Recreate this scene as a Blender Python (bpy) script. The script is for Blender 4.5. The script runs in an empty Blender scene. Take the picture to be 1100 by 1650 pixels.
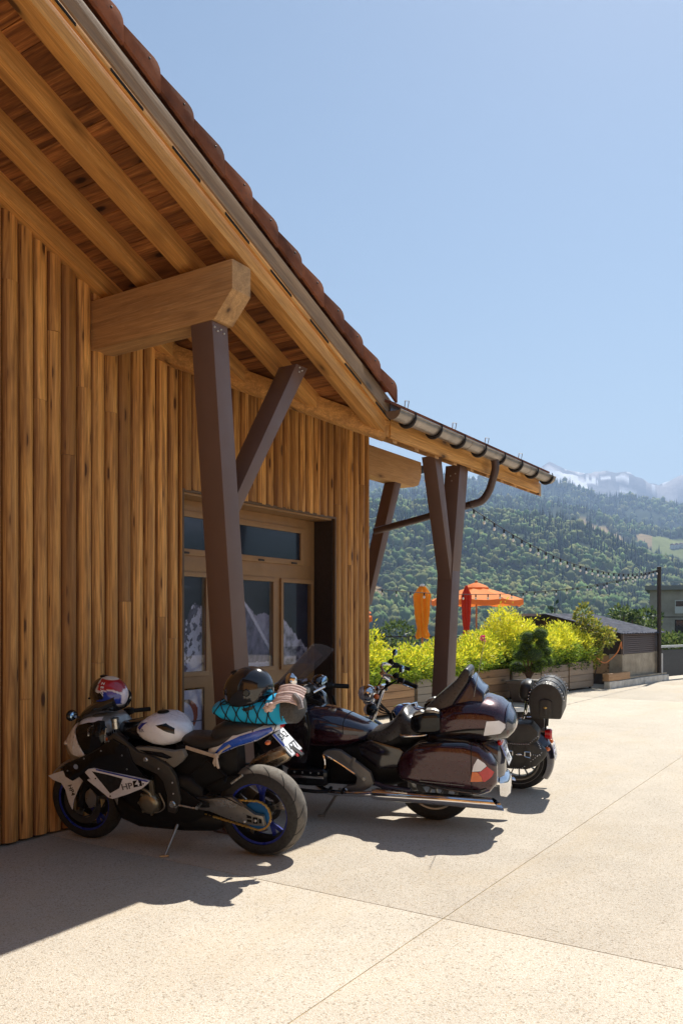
import bpy, bmesh, math, random
import numpy as np
from mathutils import Vector, Matrix, noise as mnoise
R = math.radians
random.seed(7)
rng = np.random.default_rng(7)
SC = bpy.context.scene
COL = SC.collection

# ------------------------------------------------------------------ camera
# World frame: X runs along the timber wall (away from the camera), Y points into the wall.
FPX, CXP, HYP, CH = 1348.0, 550.0, 1000.0, 1.65
cam_d = bpy.data.cameras.new('camera')
cam = bpy.data.objects.new('camera', cam_d); COL.objects.link(cam)
_n = math.hypot(870, 1348)
UX, UY = 870 / _n, 1348 / _n
cam.location = (0, 0, CH)
cam.rotation_euler = (R(90), 0, math.atan2(UX, UY) - R(90))
cam_d.sensor_fit = 'VERTICAL'; cam_d.sensor_height = 36.0
cam_d.lens = FPX / 1650 * 36
cam_d.shift_y = (HYP - 825) / 1650
cam_d.clip_start = 0.05; cam_d.clip_end = 40000
SC.camera = cam

# ------------------------------------------------------------------ sky and sun
SUN = Vector((.70, .038, 1.0)).normalized()
sun_el = math.asin(SUN.z)
W = bpy.data.worlds.new("World"); SC.world = W; W.use_nodes = True
nt = W.node_tree
sky = nt.nodes.new('ShaderNodeTexSky'); sky.sky_type = 'NISHITA'; sky.sun_disc = False
sky.sun_elevation = sun_el; sky.sun_rotation = math.atan2(SUN.x, SUN.y)
sky.altitude = 900; sky.air_density = 1.7; sky.dust_density = 1.2; sky.ozone_density = 1.0
bg = nt.nodes['Background']; bg.inputs['Strength'].default_value = 0.05
nt.links.new(sky.outputs[0], bg.inputs[0])
sl = bpy.data.lights.new('sun', 'SUN'); sl.energy = 5.0; sl.angle = R(.5); sl.color = (1, .95, .86)
so = bpy.data.objects.new('sun', sl); COL.objects.link(so)
so.rotation_euler = SUN.to_track_quat('Z', 'Y').to_euler()
SC.view_settings.view_transform = 'Standard'; SC.view_settings.look = 'None'
SC.view_settings.exposure = 0.88; SC.view_settings.gamma = 1.0
SC.cycles.max_bounces = 7; SC.cycles.diffuse_bounces = 4; SC.cycles.glossy_bounces = 3
SC.cycles.transmission_bounces = 4; SC.cycles.transparent_max_bounces = 8
SC.cycles.sample_clamp_indirect = 6

# ------------------------------------------------------------------ helpers: tags
def tag(o, label=None, cat=None, group=None, kind=None):
    if label: o['label'] = label
    if cat: o['category'] = cat
    if group: o['group'] = group
    if kind: o['kind'] = kind
    return o

def empty(name, loc=(0, 0, 0), mat=None, parent=None):
    o = bpy.data.objects.new(name, None); COL.objects.link(o)
    o.empty_display_size = .2
    if mat is not None: o.matrix_world = mat
    else: o.location = loc
    if parent: o.parent = parent
    return o

# ------------------------------------------------------------------ helpers: materials
_M = {}
def _new(name):
    m = bpy.data.materials.new(name); m.use_nodes = True
    _M[name] = m
    return m, m.node_tree, m.node_tree.nodes['Principled BSDF']

def N(t, typ, **kw):
    n = t.nodes.new(typ)
    for k, v in kw.items(): setattr(n, k, v)
    return n

def ramp(t, fac, stops, interp='LINEAR'):
    r = N(t, 'ShaderNodeValToRGB'); cr = r.color_ramp; cr.interpolation = interp
    while len(cr.elements) < len(stops): cr.elements.new(.5)
    for e, (p, c) in zip(cr.elements, stops):
        e.position = p; e.color = (*c, 1) if len(c) == 3 else c
    t.links.new(fac, r.inputs[0]); return r.outputs[0]

def mixc(t, fac, a, b, mode='MIX'):
    m = N(t, 'ShaderNodeMix', data_type='RGBA', blend_type=mode)
    for i, v in ((0, fac), (6, a), (7, b)):
        s = m.inputs[i]
        if hasattr(v, 'is_output'): t.links.new(v, s)
        elif isinstance(v, (int, float)): s.default_value = v
        else: s.default_value = (*v, 1)
    return m.outputs[2]

def math_(t, op, a, b=0.0):
    m = N(t, 'ShaderNodeMath', operation=op)
    for i, v in ((0, a), (1, b)):
        if hasattr(v, 'is_output'): t.links.new(v, m.inputs[i])
        else: m.inputs[i].default_value = v
    return m.outputs[0]

ROT = [0.0]
def coords(t, scale=(1, 1, 1), kind='Object', off=None):
    c = N(t, 'ShaderNodeTexCoord'); mp = N(t, 'ShaderNodeMapping')
    mp.inputs['Scale'].default_value = scale
    src = c.outputs[kind]
    if ROT[0]:
        m0 = N(t, 'ShaderNodeMapping'); m0.inputs['Rotation'].default_value = (0, ROT[0], 0)
        t.links.new(src, m0.inputs[0]); src = m0.outputs[0]
    t.links.new(src, mp.inputs[0])
    out = mp.outputs[0]
    if off is not None:
        a = N(t, 'ShaderNodeVectorMath', operation='ADD')
        t.links.new(out, a.inputs[0]); t.links.new(off, a.inputs[1]); out = a.outputs[0]
    return out

def noise_(t, vec, scale, detail=4, rough=.55, dist=0):
    n = N(t, 'ShaderNodeTexNoise'); n.inputs['Scale'].default_value = scale
    n.inputs['Detail'].default_value = detail; n.inputs['Roughness'].default_value = rough
    n.inputs['Distortion'].default_value = dist
    t.links.new(vec, n.inputs['Vector']); return n.outputs[0]

def bump(t, bsdf, h, strength=.3, dist=.01):
    b = N(t, 'ShaderNodeBump'); b.inputs['Strength'].default_value = strength
    b.inputs['Distance'].default_value = dist
    t.links.new(h, b.inputs['Height']); t.links.new(b.outputs[0], bsdf.inputs['Normal'])

def plain(name, col, rough=.5, metal=0, coat=0, var=.12, scale=14, bmp=0, spec=.5, emit=0, alpha=1, trans=0):
    """paint / metal / rubber with light mottling and roughness variation"""
    if name in _M: return _M[name]
    m, t, b = _new(name)
    v = coords(t)
    nz = noise_(t, v, scale, 5, .6)
    lo = tuple(c * (1 - var) for c in col); hi = tuple(min(1, c * (1 + var)) for c in col)
    t.links.new(ramp(t, nz, [(.3, lo), (.7, hi)]), b.inputs['Base Color'])
    rr = ramp(t, noise_(t, v, scale * 2.3, 4), [(.3, (rough * .8,) * 3), (.75, (min(1, rough * 1.25),) * 3)])
    t.links.new(rr, b.inputs['Roughness'])
    b.inputs['Metallic'].default_value = metal
    b.inputs['Specular IOR Level'].default_value = spec
    b.inputs['Coat Weight'].default_value = coat; b.inputs['Coat Roughness'].default_value = .04
    if trans: b.inputs['Transmission Weight'].default_value = trans
    if alpha < 1: b.inputs['Alpha'].default_value = alpha
    if emit: b.inputs['Emission Color'].default_value = (*col, 1); b.inputs['Emission Strength'].default_value = emit
    if bmp: bump(t, b, noise_(t, v, scale * 6, 3), bmp, .004)
    return m

def wood(name, axis='Z', base=(.40, .20, .07), dark=(.13, .05, .018), light=(.55, .31, .13),
         board=True, contrast=1.0, knots=.6, rough=.62, scorch=.5, gscale=1.0, grey=0, rot=0.0, edge=0, flat=None):
    """timber: grain and scorched streaks drawn out along `axis`, knots, a tone per board (colour attribute 'bid')"""
    if name in _M: return _M[name]
    m, t, b = _new(name); ROT[0] = rot
    at = N(t, 'ShaderNodeAttribute'); at.attribute_name = 'bid'
    off = N(t, 'ShaderNodeVectorMath', operation='SCALE'); t.links.new(at.outputs['Color'], off.inputs[0]); off.inputs['Scale'].default_value = 37.0
    ax = 'XYZ'.index(axis)
    s1 = [1, 1, 1]; s1[ax] = .035
    s2 = [1, 1, 1]; s2[ax] = .05
    s3 = [1, 1, 1]; s3[ax] = .33
    if flat: s3['XYZ'.index(flat)] = 0.0
    o = off.outputs[0]
    grain = noise_(t, coords(t, s1, off=o), 95 * gscale, 6, .65, .4)
    streak = noise_(t, coords(t, s2, off=o), 17 * gscale, 4, .6, 1.2)
    ring = noise_(t, coords(t, s1, off=o), 24 * gscale, 2, .5, 1.6)
    ringw = math_(t, 'SINE', math_(t, 'MULTIPLY', ring, 46.0))
    vk = N(t, 'ShaderNodeTexVoronoi'); vk.inputs['Scale'].default_value = 7.5 * gscale
    t.links.new(coords(t, s3, off=o), vk.inputs['Vector'])
    sepc = N(t, 'ShaderNodeSeparateColor'); t.links.new(vk.outputs['Color'], sepc.inputs[0])
    kn = math_(t, 'ADD', vk.outputs['Distance'], math_(t, 'MULTIPLY', math_(t, 'LESS_THAN', sepc.outputs[0], 1 - knots), 2.0))
    knot = ramp(t, kn, [(.0, (1,) * 3), (.11, (.95,) * 3), (.17, (.35,) * 3), (.34, (0,) * 3)])
    halo = ramp(t, kn, [(.1, (1,) * 3), (.6, (0,) * 3)])
    c = ramp(t, grain, [(.28, tuple(x * .72 + y * .28 for x, y in zip(base, dark))), (.5, base), (.72, light)])
    c = mixc(t, math_(t, 'MULTIPLY', ramp(t, ringw, [(.0, (0,) * 3), (1, (.30 * contrast,) * 3)]), 1.0), c, tuple(x * .45 for x in base))
    sc = ramp(t, streak, [(.40 - .0, (0,) * 3), (.66, (scorch,) * 3)])
    c = mixc(t, sc, c, dark)
    sepb = N(t, 'ShaderNodeSeparateColor'); t.links.new(at.outputs['Color'], sepb.inputs[0])
    if board:
        tone = ramp(t, sepb.outputs[0], [(0, (.48, .42, .38)), (.3, (.86, .83, .80)), (1, (1.28, 1.26, 1.2))])
        c = mixc(t, 1.0, c, tone, 'MULTIPLY')
        c = mixc(t, ramp(t, sepb.outputs[1], [(.55, (0,) * 3), (1, (.35,) * 3)]), c, tuple(x * .5 for x in base))
    c = mixc(t, math_(t, 'MULTIPLY', halo, .55), c, tuple((x + y) / 2 for x, y in zip(base, dark)))
    c = mixc(t, knot, c, tuple(x * .45 for x in dark))
    if grey:
        g = ramp(t, noise_(t, coords(t, s3, off=o), 9, 4, .6), [(.25, (grey * .5,) * 3), (.7, (grey,) * 3)])
        c = mixc(t, g, c, (.30, .27, .23))
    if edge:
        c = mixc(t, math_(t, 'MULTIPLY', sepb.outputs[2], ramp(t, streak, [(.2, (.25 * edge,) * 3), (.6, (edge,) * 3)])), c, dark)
    t.links.new(c, b.inputs['Base Color'])
    b.inputs['Roughness'].default_value = rough; b.inputs['Specular IOR Level'].default_value = .3
    hh = math_(t, 'SUBTRACT', math_(t, 'ADD', grain, math_(t, 'MULTIPLY', streak, .6)), math_(t, 'MULTIPLY', knot, .6))
    bump(t, b, hh, .35, .004); ROT[0] = 0.0
    return m

def attrmat(name, attr='col', rough=.8, spec=.3, coat=0, bmp=0):
    if name in _M: return _M[name]
    m, t, b = _new(name)
    at = N(t, 'ShaderNodeAttribute'); at.attribute_name = attr
    c = mixc(t, 1.0, at.outputs['Color'], ramp(t, noise_(t, coords(t), 60, 3), [(.3, (.9,) * 3), (.7, (1.08,) * 3)]), 'MULTIPLY')
    t.links.new(c, b.inputs['Base Color']); b.inputs['Roughness'].default_value = rough
    b.inputs['Specular IOR Level'].default_value = spec; b.inputs['Coat Weight'].default_value = coat
    if bmp: bump(t, b, noise_(t, coords(t), 40, 4), bmp, .01)
    return m

# ------------------------------------------------------------------ helpers: mesh builder
class MB:
    """collects shapes into one mesh; every face may carry a board id colour"""
    def __init__(s): s.v = []; s.f = []; s.c = []; s.mi = []; s.cc = (.5, .5, .5); s.m = 0
    def add(s, vs, fs):
        o = len(s.v); s.v += [tuple(p) for p in vs]
        for f in fs: s.f.append([o + i for i in f]); s.c.append(s.cc); s.mi.append(s.m)
    def rnd(s): s.cc = (random.random(), random.random(), random.random()); return s
    def box(s, x0, x1, y0, y1, z0, z1, T=None):
        p = [Vector((x, y, z)) for x in (x0, x1) for y in (y0, y1) for z in (z0, z1)]
        if T is not None: p = [T @ q for q in p]
        s.add(p, [(0, 1, 3, 2), (4, 6, 7, 5), (0, 4, 5, 1), (2, 3, 7, 6), (0, 2, 6, 4), (1, 5, 7, 3)])
    def quadbox(s, base, top):
        """closed box between two lists of 4 points"""
        s.add(list(base) + list(top), [(3, 2, 1, 0), (4, 5, 6, 7)] + [(i, (i + 1) % 4, 4 + (i + 1) % 4, 4 + i) for i in range(4)])
    def prism(s, poly, fn, a, b):
        """poly (list of 2d) swept between depth a and b ; fn(p,q,d) -> point"""
        n = len(poly)
        A = [fn(p, q, a) for p, q in poly]; B = [fn(p, q, b) for p, q in poly]
        s.add(A + B, [list(range(n))[::-1], list(range(n, 2 * n))] + [(i, (i + 1) % n, n + (i + 1) % n, n + i) for i in range(n)])
    def tube(s, pts, r, seg=10, cap=True, sx=1.0):
        pts = [Vector(p) for p in pts]; n = len(pts)
        rs = r if isinstance(r, (list, tuple)) else [r] * n
        ds = []
        for i in range(n):
            d = (pts[min(i + 1, n - 1)] - pts[max(i - 1, 0)])
            ds.append(d.normalized() if d.length > 1e-9 else Vector((0, 0, 1)))
        up = Vector((0, 0, 1)) if abs(ds[0].z) < .9 else Vector((1, 0, 0))
        u = ds[0].cross(up).normalized(); vs = []
        for i in range(n):
            u = (u - ds[i] * u.dot(ds[i])); u = u.normalized() if u.length > 1e-6 else ds[i].orthogonal().normalized()
            w = ds[i].cross(u)
            for k in range(seg):
                a = 2 * math.pi * k / seg
                vs.append(pts[i] + (u * math.cos(a) * sx + w * math.sin(a)) * rs[i])
        fs = [(i * seg + k, i * seg + (k + 1) % seg, (i + 1) * seg + (k + 1) % seg, (i + 1) * seg + k) for i in range(n - 1) for k in range(seg)]
        if cap: fs += [list(range(seg))[::-1], list(range((n - 1) * seg, n * seg))]
        s.add(vs, fs)
    def lathe(s, prof, c=(0, 0, 0), axis=(0, 1, 0), seg=32, closed=False, arc=None):
        """prof: list of (r, h); revolve about axis through c"""
        A = Vector(axis).normalized(); u = A.orthogonal().normalized()
        if abs(A.z) < .5: u = (Vector((0, 0, 1)) - A * A.z).normalized()
        w = A.cross(u); c = Vector(c); n = len(prof); vs = []
        a0, a1 = arc if arc else (0, 2 * math.pi)
        ns = seg + (1 if arc else 0)
        for k in range(ns):
            a = a0 + (a1 - a0) * k / seg
            for r, h in prof: vs.append(c + A * h + (u * math.cos(a) + w * math.sin(a)) * r)
        fs = []
        for k in range(seg):
            k2 = (k + 1) % ns if not arc else k + 1
            for i in range(n if closed else n - 1):
                j = (i + 1) % n
                fs.append((k * n + i, k * n + j, k2 * n + j, k2 * n + i))
        s.add(vs, fs)
    def ball(s, c, r, seg=16, rings=10, T=None, fn=None):
        r = (r, r, r) if isinstance(r, (int, float)) else r
        c = Vector(c); vs = [Vector((0, 0, 1))]
        for i in range(1, rings):
            for k in range(seg):
                th = math.pi * i / rings; ph = 2 * math.pi * k / seg
                vs.append(Vector((math.sin(th) * math.cos(ph), math.sin(th) * math.sin(ph), math.cos(th))))
        vs.append(Vector((0, 0, -1)))
        if fn: vs = [fn(v) for v in vs]
        vs = [Vector((v.x * r[0], v.y * r[1], v.z * r[2])) for v in vs]
        if T is not None: vs = [T @ v for v in vs]
        vs = [c + v for v in vs]; L = len(vs) - 1
        fs = [(0, 1 + k, 1 + (k + 1) % seg) for k in range(seg)]
        for i in range(rings - 2):
            a = 1 + i * seg
            fs += [(a + k, a + seg + k, a + seg + (k + 1) % seg, a + (k + 1) % seg) for k in range(seg)]
        a = 1 + (rings - 2) * seg
        fs += [(L, a + (k + 1) % seg, a + k) for k in range(seg)]
        s.add(vs, fs)
    def loft(s, secs, seg=24, cap=True):
        """secs: (x, zlo, zhi, halfwidth, exponent[, ycentre, tilt]) superellipse sections along x"""
        vs = []
        for q in secs:
            x, z0, z1, hw, e = q[:5]; yc = q[5] if len(q) > 5 else 0; tl = q[6] if len(q) > 6 else 0
            for k in range(seg):
                a = 2 * math.pi * k / seg; ca, sa = math.cos(a), math.sin(a)
                yy = yc + hw * math.copysign(abs(ca) ** (2 / e), ca)
                hz = math.copysign(abs(sa) ** (2 / e), sa)
                vs.append(Vector((x + tl * hz, yy, (z0 + z1) / 2 + (z1 - z0) / 2 * hz)))
        n = len(secs)
        fs = [(i * seg + k, (i + 1) * seg + k, (i + 1) * seg + (k + 1) % seg, i * seg + (k + 1) % seg) for i in range(n - 1) for k in range(seg)]
        if cap: fs += [list(range(seg)), list(range((n - 1) * seg, n * seg))[::-1]]
        s.add(vs, fs)
    def build(s, name, mats, parent=None, bevel=0, smooth=True, ang=38, sub=0, loc=None, noid=False):
        me = bpy.data.meshes.new(name); me.from_pydata([tuple(p) for p in s.v], [], s.f); me.update()
        mats = mats if isinstance(mats, (list, tuple)) else [mats]
        for m in mats: me.materials.append(m)
        if len(mats) > 1: me.polygons.foreach_set('material_index', s.mi)
        if not noid:
            at = me.color_attributes.new('bid', 'FLOAT_COLOR', 'CORNER')
            arr = np.empty((len(me.loops), 4), np.float32); i = 0
            for f, c in zip(s.f, s.c): arr[i:i + len(f)] = (*c, 1); i += len(f)
            at.data.foreach_set('color', arr.ravel())
        bm = bmesh.new(); bm.from_mesh(me)
        bmesh.ops.recalc_face_normals(bm, faces=bm.faces)
        if bevel:
            es = [e for e in bm.edges if len(e.link_faces) == 2 and e.calc_face_angle(0) > R(28)]
            bmesh.ops.bevel(bm, geom=es, offset=bevel, segments=2, affect='EDGES', profile=.6, clamp_overlap=True)
        bm.to_mesh(me); bm.free()
        if smooth:
            me.polygons.foreach_set('use_smooth', [True] * len(me.polygons))
            if not sub: me.set_sharp_from_angle(angle=R(ang))
        o = bpy.data.objects.new(name, me); COL.objects.link(o)
        if sub:
            md = o.modifiers.new('s', 'SUBSURF'); md.levels = sub; md.render_levels = sub
        if loc is not None: o.location = loc
        if parent: o.parent = parent
        return o

def rect_beam(mb, p0, p1, w, h, up=(0, 0, 1)):
    """straight timber from p0 to p1, w across, h along up, centred on the line"""
    p0, p1 = Vector(p0), Vector(p1); d = (p1 - p0).normalized()
    upv = Vector(up); upv = (upv - d * upv.dot(d)).normalized(); sd = d.cross(upv)
    q = [(-1, -1), (1, -1), (1, 1), (-1, 1)]
    mb.quadbox([p0 + sd * a * w / 2 + upv * b * h / 2 for a, b in q], [p1 + sd * a * w / 2 + upv * b * h / 2 for a, b in q])

def text_mesh(name, txt, size, mat, parent, T, bold=0.0, depth=.001, align='CENTER', sx=1.0):
    cu = bpy.data.curves.new(name, 'FONT'); cu.body = txt; cu.size = size; cu.extrude = depth
    cu.offset = bold; cu.align_x = align; cu.align_y = 'CENTER'; cu.resolution_u = 2
    tmp = bpy.data.objects.new(name, cu); COL.objects.link(tmp)
    dg = bpy.context.evaluated_depsgraph_get()
    me = bpy.data.meshes.new_from_object(tmp.evaluated_get(dg))
    bpy.data.objects.remove(tmp); me.transform(T @ Matrix.Diagonal((sx, 1, 1, 1)))
    me.materials.clear(); me.materials.append(mat)
    o = bpy.data.objects.new(name, me); COL.objects.link(o); o.parent = parent
    return o
# ================================================================== ground
WY = 5.40          # plane of the timber wall
RY = 3.90          # outer face of the rake rafter
def ZB(x): return 4.674 - .42 * (x - 3.777)        # underside of the gable rafters
def ZE(y): return 3.37 + .42 * (y - 3.90)          # underside of the porch rafters
def VX(y): return 6.87 - (y - 3.90)                # valley between the two soffits

def pave_mat():
    m, t, b = _new('aggregate_paving')
    v = coords(t)
    big = noise_(t, v, .35, 5, .6); mid = noise_(t, v, 2.2, 5, .6)
    vo = N(t, 'ShaderNodeTexVoronoi'); vo.inputs['Scale'].default_value = 190; t.links.new(v, vo.inputs['Vector'])
    vo2 = N(t, 'ShaderNodeTexVoronoi'); vo2.inputs['Scale'].default_value = 105; t.links.new(v, vo2.inputs['Vector'])
    s = N(t, 'ShaderNodeSeparateColor'); t.links.new(vo.outputs['Color'], s.inputs[0])
    s2 = N(t, 'ShaderNodeSeparateColor'); t.links.new(vo2.outputs['Color'], s2.inputs[0])
    stone = ramp(t, s.outputs[0], [(0, (.34, .28, .20)), (.12, (.52, .45, .36)), (.6, (.60, .53, .43)), (.9, (.68, .63, .54)), (.97, (.50, .36, .20)), (1, (.3, .26, .2))])
    c = mixc(t, ramp(t, s2.outputs[1], [(.93, (0,) * 3), (.95, (.6,) * 3)]), stone, (.20, .15, .10))
    c = mixc(t, .15, c, (.60, .53, .43))
    c = mixc(t, 1, c, ramp(t, big, [(.3, (.76, .765, .78)), (.7, (.90, .905, .92))]), 'MULTIPLY')
    c = mixc(t, 1, c, ramp(t, mid, [(.3, (.93,) * 3), (.7, (1.04,) * 3)]), 'MULTIPLY')
    stain = ramp(t, noise_(t, coords(t, (.5, 1, 1)), .8, 6, .7, 1), [(.5, (0,) * 3), (.72, (.5,) * 3)])
    c = mixc(t, stain, c, (.46, .37, .25))
    oil = ramp(t, noise_(t, coords(t, (1, 1, 1)), 1.7, 7, .75, .6), [(.66, (0,) * 3), (.74, (.30,) * 3)])
    c = mixc(t, oil, c, (.22, .18, .13))
    t.links.new(c, b.inputs['Base Color']); b.inputs['Roughness'].default_value = .9; b.inputs['Specular IOR Level'].default_value = .2
    bump(t, b, math_(t, 'ADD', vo.outputs['Distance'], math_(t, 'MULTIPLY', mid, .5)), .45, .006)
    return m
PAVE = pave_mat()
JX = [4.20 + 4.6 * k for k in range(-5, 6) if k not in (1, 2)]; JY = [2.04, -2.6, -7.2, -11.8]
def slabs():
    mb = MB(); g = .006
    xs = [-26] + sorted(JX) + [31.5]; ys = [-16] + sorted(JY) + [9.0]
    for i in range(len(xs) - 1):
        for j in range(len(ys) - 1):
            x0, x1, y0, y1 = xs[i] + g / 2, xs[i + 1] - g / 2, ys[j] + g / 2, ys[j + 1] - g / 2
            mb.box(x0, x1, y0, y1, -.12, 0)
    return mb.build('pavement', PAVE, bevel=.003)
tag(slabs(), kind='structure')
jb = MB(); jb.box(-26, 31.5, -16, 9.0, -.14, -.004)
tag(jb.build('pavement_joint', plain('joint_filler', (.40, .30, .16), .9, var=.4, scale=9)), kind='structure')
lb = MB(); lb.add([(21.9, 4.15, .004), (22.0, 3.95, .004), (31, 2.6, .004), (31, 2.85, .004)], [(0, 1, 2, 3)])
tag(lb.build('painted_line', plain('line_paint', (.75, .72, .66), .8)), kind='structure')

# ================================================================== timber building
bld = empty('timber_building', (8.99, WY, 0))
tag(bld, 'honey-coloured timber chalet with board wall, deep tiled eaves, brown steel props and a porch', 'building')
_bi = Matrix.Translation(Vector((-8.99, -WY, 0)))
def bpart(o):
    """parent to the building keeping world coordinates"""
    o.matrix_parent_inverse = _bi
    return o
def BP(mb, name, mats, parent=None, **kw):
    o = mb.build(name, mats, None, **kw)
    o.parent = parent or bld
    if (parent or bld) is bld: o.matrix_parent_inverse = _bi
    return o
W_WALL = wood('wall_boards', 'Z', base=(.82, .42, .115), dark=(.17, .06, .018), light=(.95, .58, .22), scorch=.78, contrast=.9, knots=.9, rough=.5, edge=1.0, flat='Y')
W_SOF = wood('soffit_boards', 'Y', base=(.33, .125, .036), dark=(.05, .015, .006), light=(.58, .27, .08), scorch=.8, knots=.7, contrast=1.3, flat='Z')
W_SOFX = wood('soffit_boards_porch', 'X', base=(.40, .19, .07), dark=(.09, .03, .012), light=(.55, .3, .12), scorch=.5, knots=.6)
W_SL = dict(rot=-math.atan(.42))
W_RAF = wood('fascia_timber', 'X', base=(.62, .315, .090), dark=(.20, .085, .028), light=(.78, .45, .16), scorch=.55, knots=.45)
W_RAFS = wood('rafter_timber', 'X', **W_SL, base=(.62, .315, .090), dark=(.20, .085, .028), light=(.78, .45, .16), scorch=.55, knots=.45)
W_RAFY = wood('purlin_timber', 'Y', base=(.56, .32, .13), dark=(.20, .10, .045), light=(.66, .42, .2), scorch=.5, knots=.6, board=False)
W_BARGE = wood('weathered_barge', 'X', **W_SL, base=(.30, .19, .11), dark=(.12, .07, .04), light=(.50, .33, .18), scorch=.5, knots=.4, grey=.28)
M_STEEL = plain('brown_steel_paint', (.150, .090, .068), .45, var=.08, scale=3)
M_ZINC = plain('zinc_gutter', (.30, .255, .22), .38, metal=.75, var=.25, scale=5)
M_ZINCD = plain('bracket_iron', (.028, .026, .028), .5, metal=.4)
M_BOLT = plain('bolt_steel', (.55, .53, .5), .3, metal=1)
M_TILE = None

def tile_mat():
    m, t, b = _new('clay_tile')
    at = N(t, 'ShaderNodeAttribute'); at.attribute_name = 'bid'
    v = coords(t)
    c = ramp(t, noise_(t, v, 5, 6, .65), [(.25, (.10, .046, .034)), (.5, (.23, .088, .048)), (.75, (.34, .14, .075))])
    sp = N(t, 'ShaderNodeSeparateColor'); t.links.new(at.outputs['Color'], sp.inputs[0])
    c = mixc(t, 1, c, ramp(t, sp.outputs[0], [(0, (.7, .7, .74)), (1, (1.15, 1.1, 1.05))]), 'MULTIPLY')
    c = mixc(t, ramp(t, noise_(t, v, 22, 5, .7), [(.58, (0,) * 3), (.72, (.5,) * 3)]), c, (.10, .085, .08))
    t.links.new(c, b.inputs['Base Color']); b.inputs['Roughness'].default_value = .9; b.inputs['Specular IOR Level'].default_value = .12
    bump(t, b, noise_(t, v, 45, 4), .3, .004); return m
M_TILE = tile_mat()

# ---- board wall (real boards: rounded faces, varying widths, end joints), with the entrance recess left open
OX0, OX1, OZ = 5.65, 8.19, 2.85
def wall_top(x):
    xv = VX(WY)
    return (ZB(x) if x < xv else ZE(WY)) - .005
def wall_boards():
    mb = MB(); x = -1.0
    random.seed(21)
    while x < 8.99:
        w = random.choice((.128, .134, .140, .144, .148))
        if x < OX0 < x + w + .03: w = OX0 - x
        elif x < OX1 < x + w + .03: w = OX1 - x
        elif x + w > 8.94: w = 8.99 - x
        x0, x1 = x, x + w; x = x1
        inside = OX0 - .001 <= (x0 + x1) / 2 <= OX1
        z = OZ if inside else 0.02
        top = wall_top((x0 + x1) / 2) + .06
        prof0 = random.uniform(.028, .042)
        first = True
        while z < top - .01:
            ln = random.uniform(2.0, 4.6) if not first else random.uniform(.9, 4.2)
            z1 = min(top, z + ln)
            if top - z1 < .35: z1 = top
            mb.rnd(); d = prof0 + random.uniform(-.006, .006); base = random.uniform(0, .006)
            n = 10; row = []; AA = [0, .035, .09, .18, .32, .5, .68, .82, .91, .965, 1]
            for k in range(n + 1):
                a = AA[k]; xx = x0 + .0022 + (w - .0044) * a
                dep = d * (1 - abs(2 * a - 1) ** 2.3) + base
                row.append((xx, WY - dep))
            vs = [(p[0], p[1], z + .001) for p in row] + [(p[0], p[1], z1 - .001) for p in row]
            vs += [(x0 + .0022, WY + .03, z + .001), (x1 - .0022, WY + .03, z + .001), (x0 + .0022, WY + .03, z1 - .001), (x1 - .0022, WY + .03, z1 - .001)]
            m = n + 1; L = 2 * m
            fs = [(k, k + 1, m + k + 1, m + k) for k in range(n)]
            fs += [(L, 0, m, L + 2), (n, L + 1, L + 3, m + n)]
            fs += [[L] + list(range(n, -1, -1))[::-1] + [L + 1], [L + 2, L + 3] + list(range(2 * m - 1, m - 1, -1))]
            c0 = mb.cc; lop = random.choice((0, 0, 1, 2))
            for i_, f_ in enumerate(fs):
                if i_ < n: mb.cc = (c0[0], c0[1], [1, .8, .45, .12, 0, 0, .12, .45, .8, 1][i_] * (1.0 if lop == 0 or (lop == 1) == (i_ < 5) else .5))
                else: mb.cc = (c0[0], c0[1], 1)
                mb.f.append([len(mb.v) + q_ for q_ in f_]); mb.c.append(mb.cc); mb.mi.append(0)
            mb.v += [tuple(p_) for p_ in vs]; mb.cc = c0
            z = z1; first = False
    # side wall at the far corner, boards facing +X
    y = WY + .03
    while y < 14:
        w = random.choice((.118, .125, .132)); mb.rnd()
        mb.box(8.955 + random.uniform(0, .01), 8.985, y + .002, y + w - .002, .02, ZE(min(y, 9.5)) - .03); y += w
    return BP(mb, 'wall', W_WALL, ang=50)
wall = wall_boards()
core = MB(); M_CORE = plain('wall_core', (.035, .022, .014), .9)
def corebox(x0, x1, z0, z1): core.box(x0, x1, WY + .031, WY + .40, z0, z1)
corebox(-1, OX0, 0, 3.9); corebox(OX1 + .001, 8.95, 0, 3.9); corebox(OX0 + .001, OX1, OZ + .01, 3.9)
core.prism([(-1, 3.901), (5.35, 3.901), (-1, ZB(-1) + .05)], lambda p, q, d: (p, d, q), WY + .031, WY + .40)
BP(core, 'wall_backing', M_CORE)

# unseen timber wing added behind the camera's left shoulder to cut bounce light
mb = MB(); random.seed(3); y = -9.0
while y < WY - .05:
    w = random.choice((.12, .13, .14)); mb.rnd(); w = min(w, WY - .04 - y)
    mb.box(-2.4, -2.36 + random.uniform(0, .012), y + .002, y + w - .002, .02, 5.6); y += w
BP(mb, 'added_blocker_wall', W_WALL)
mb = MB(); mb.box(-9, -1.3, -9.8, WY, 5.601, 5.85); mb.box(-9, -2.41, -9, WY, 0, 5.6); BP(mb, 'added_blocker_roof', M_CORE)
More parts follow.
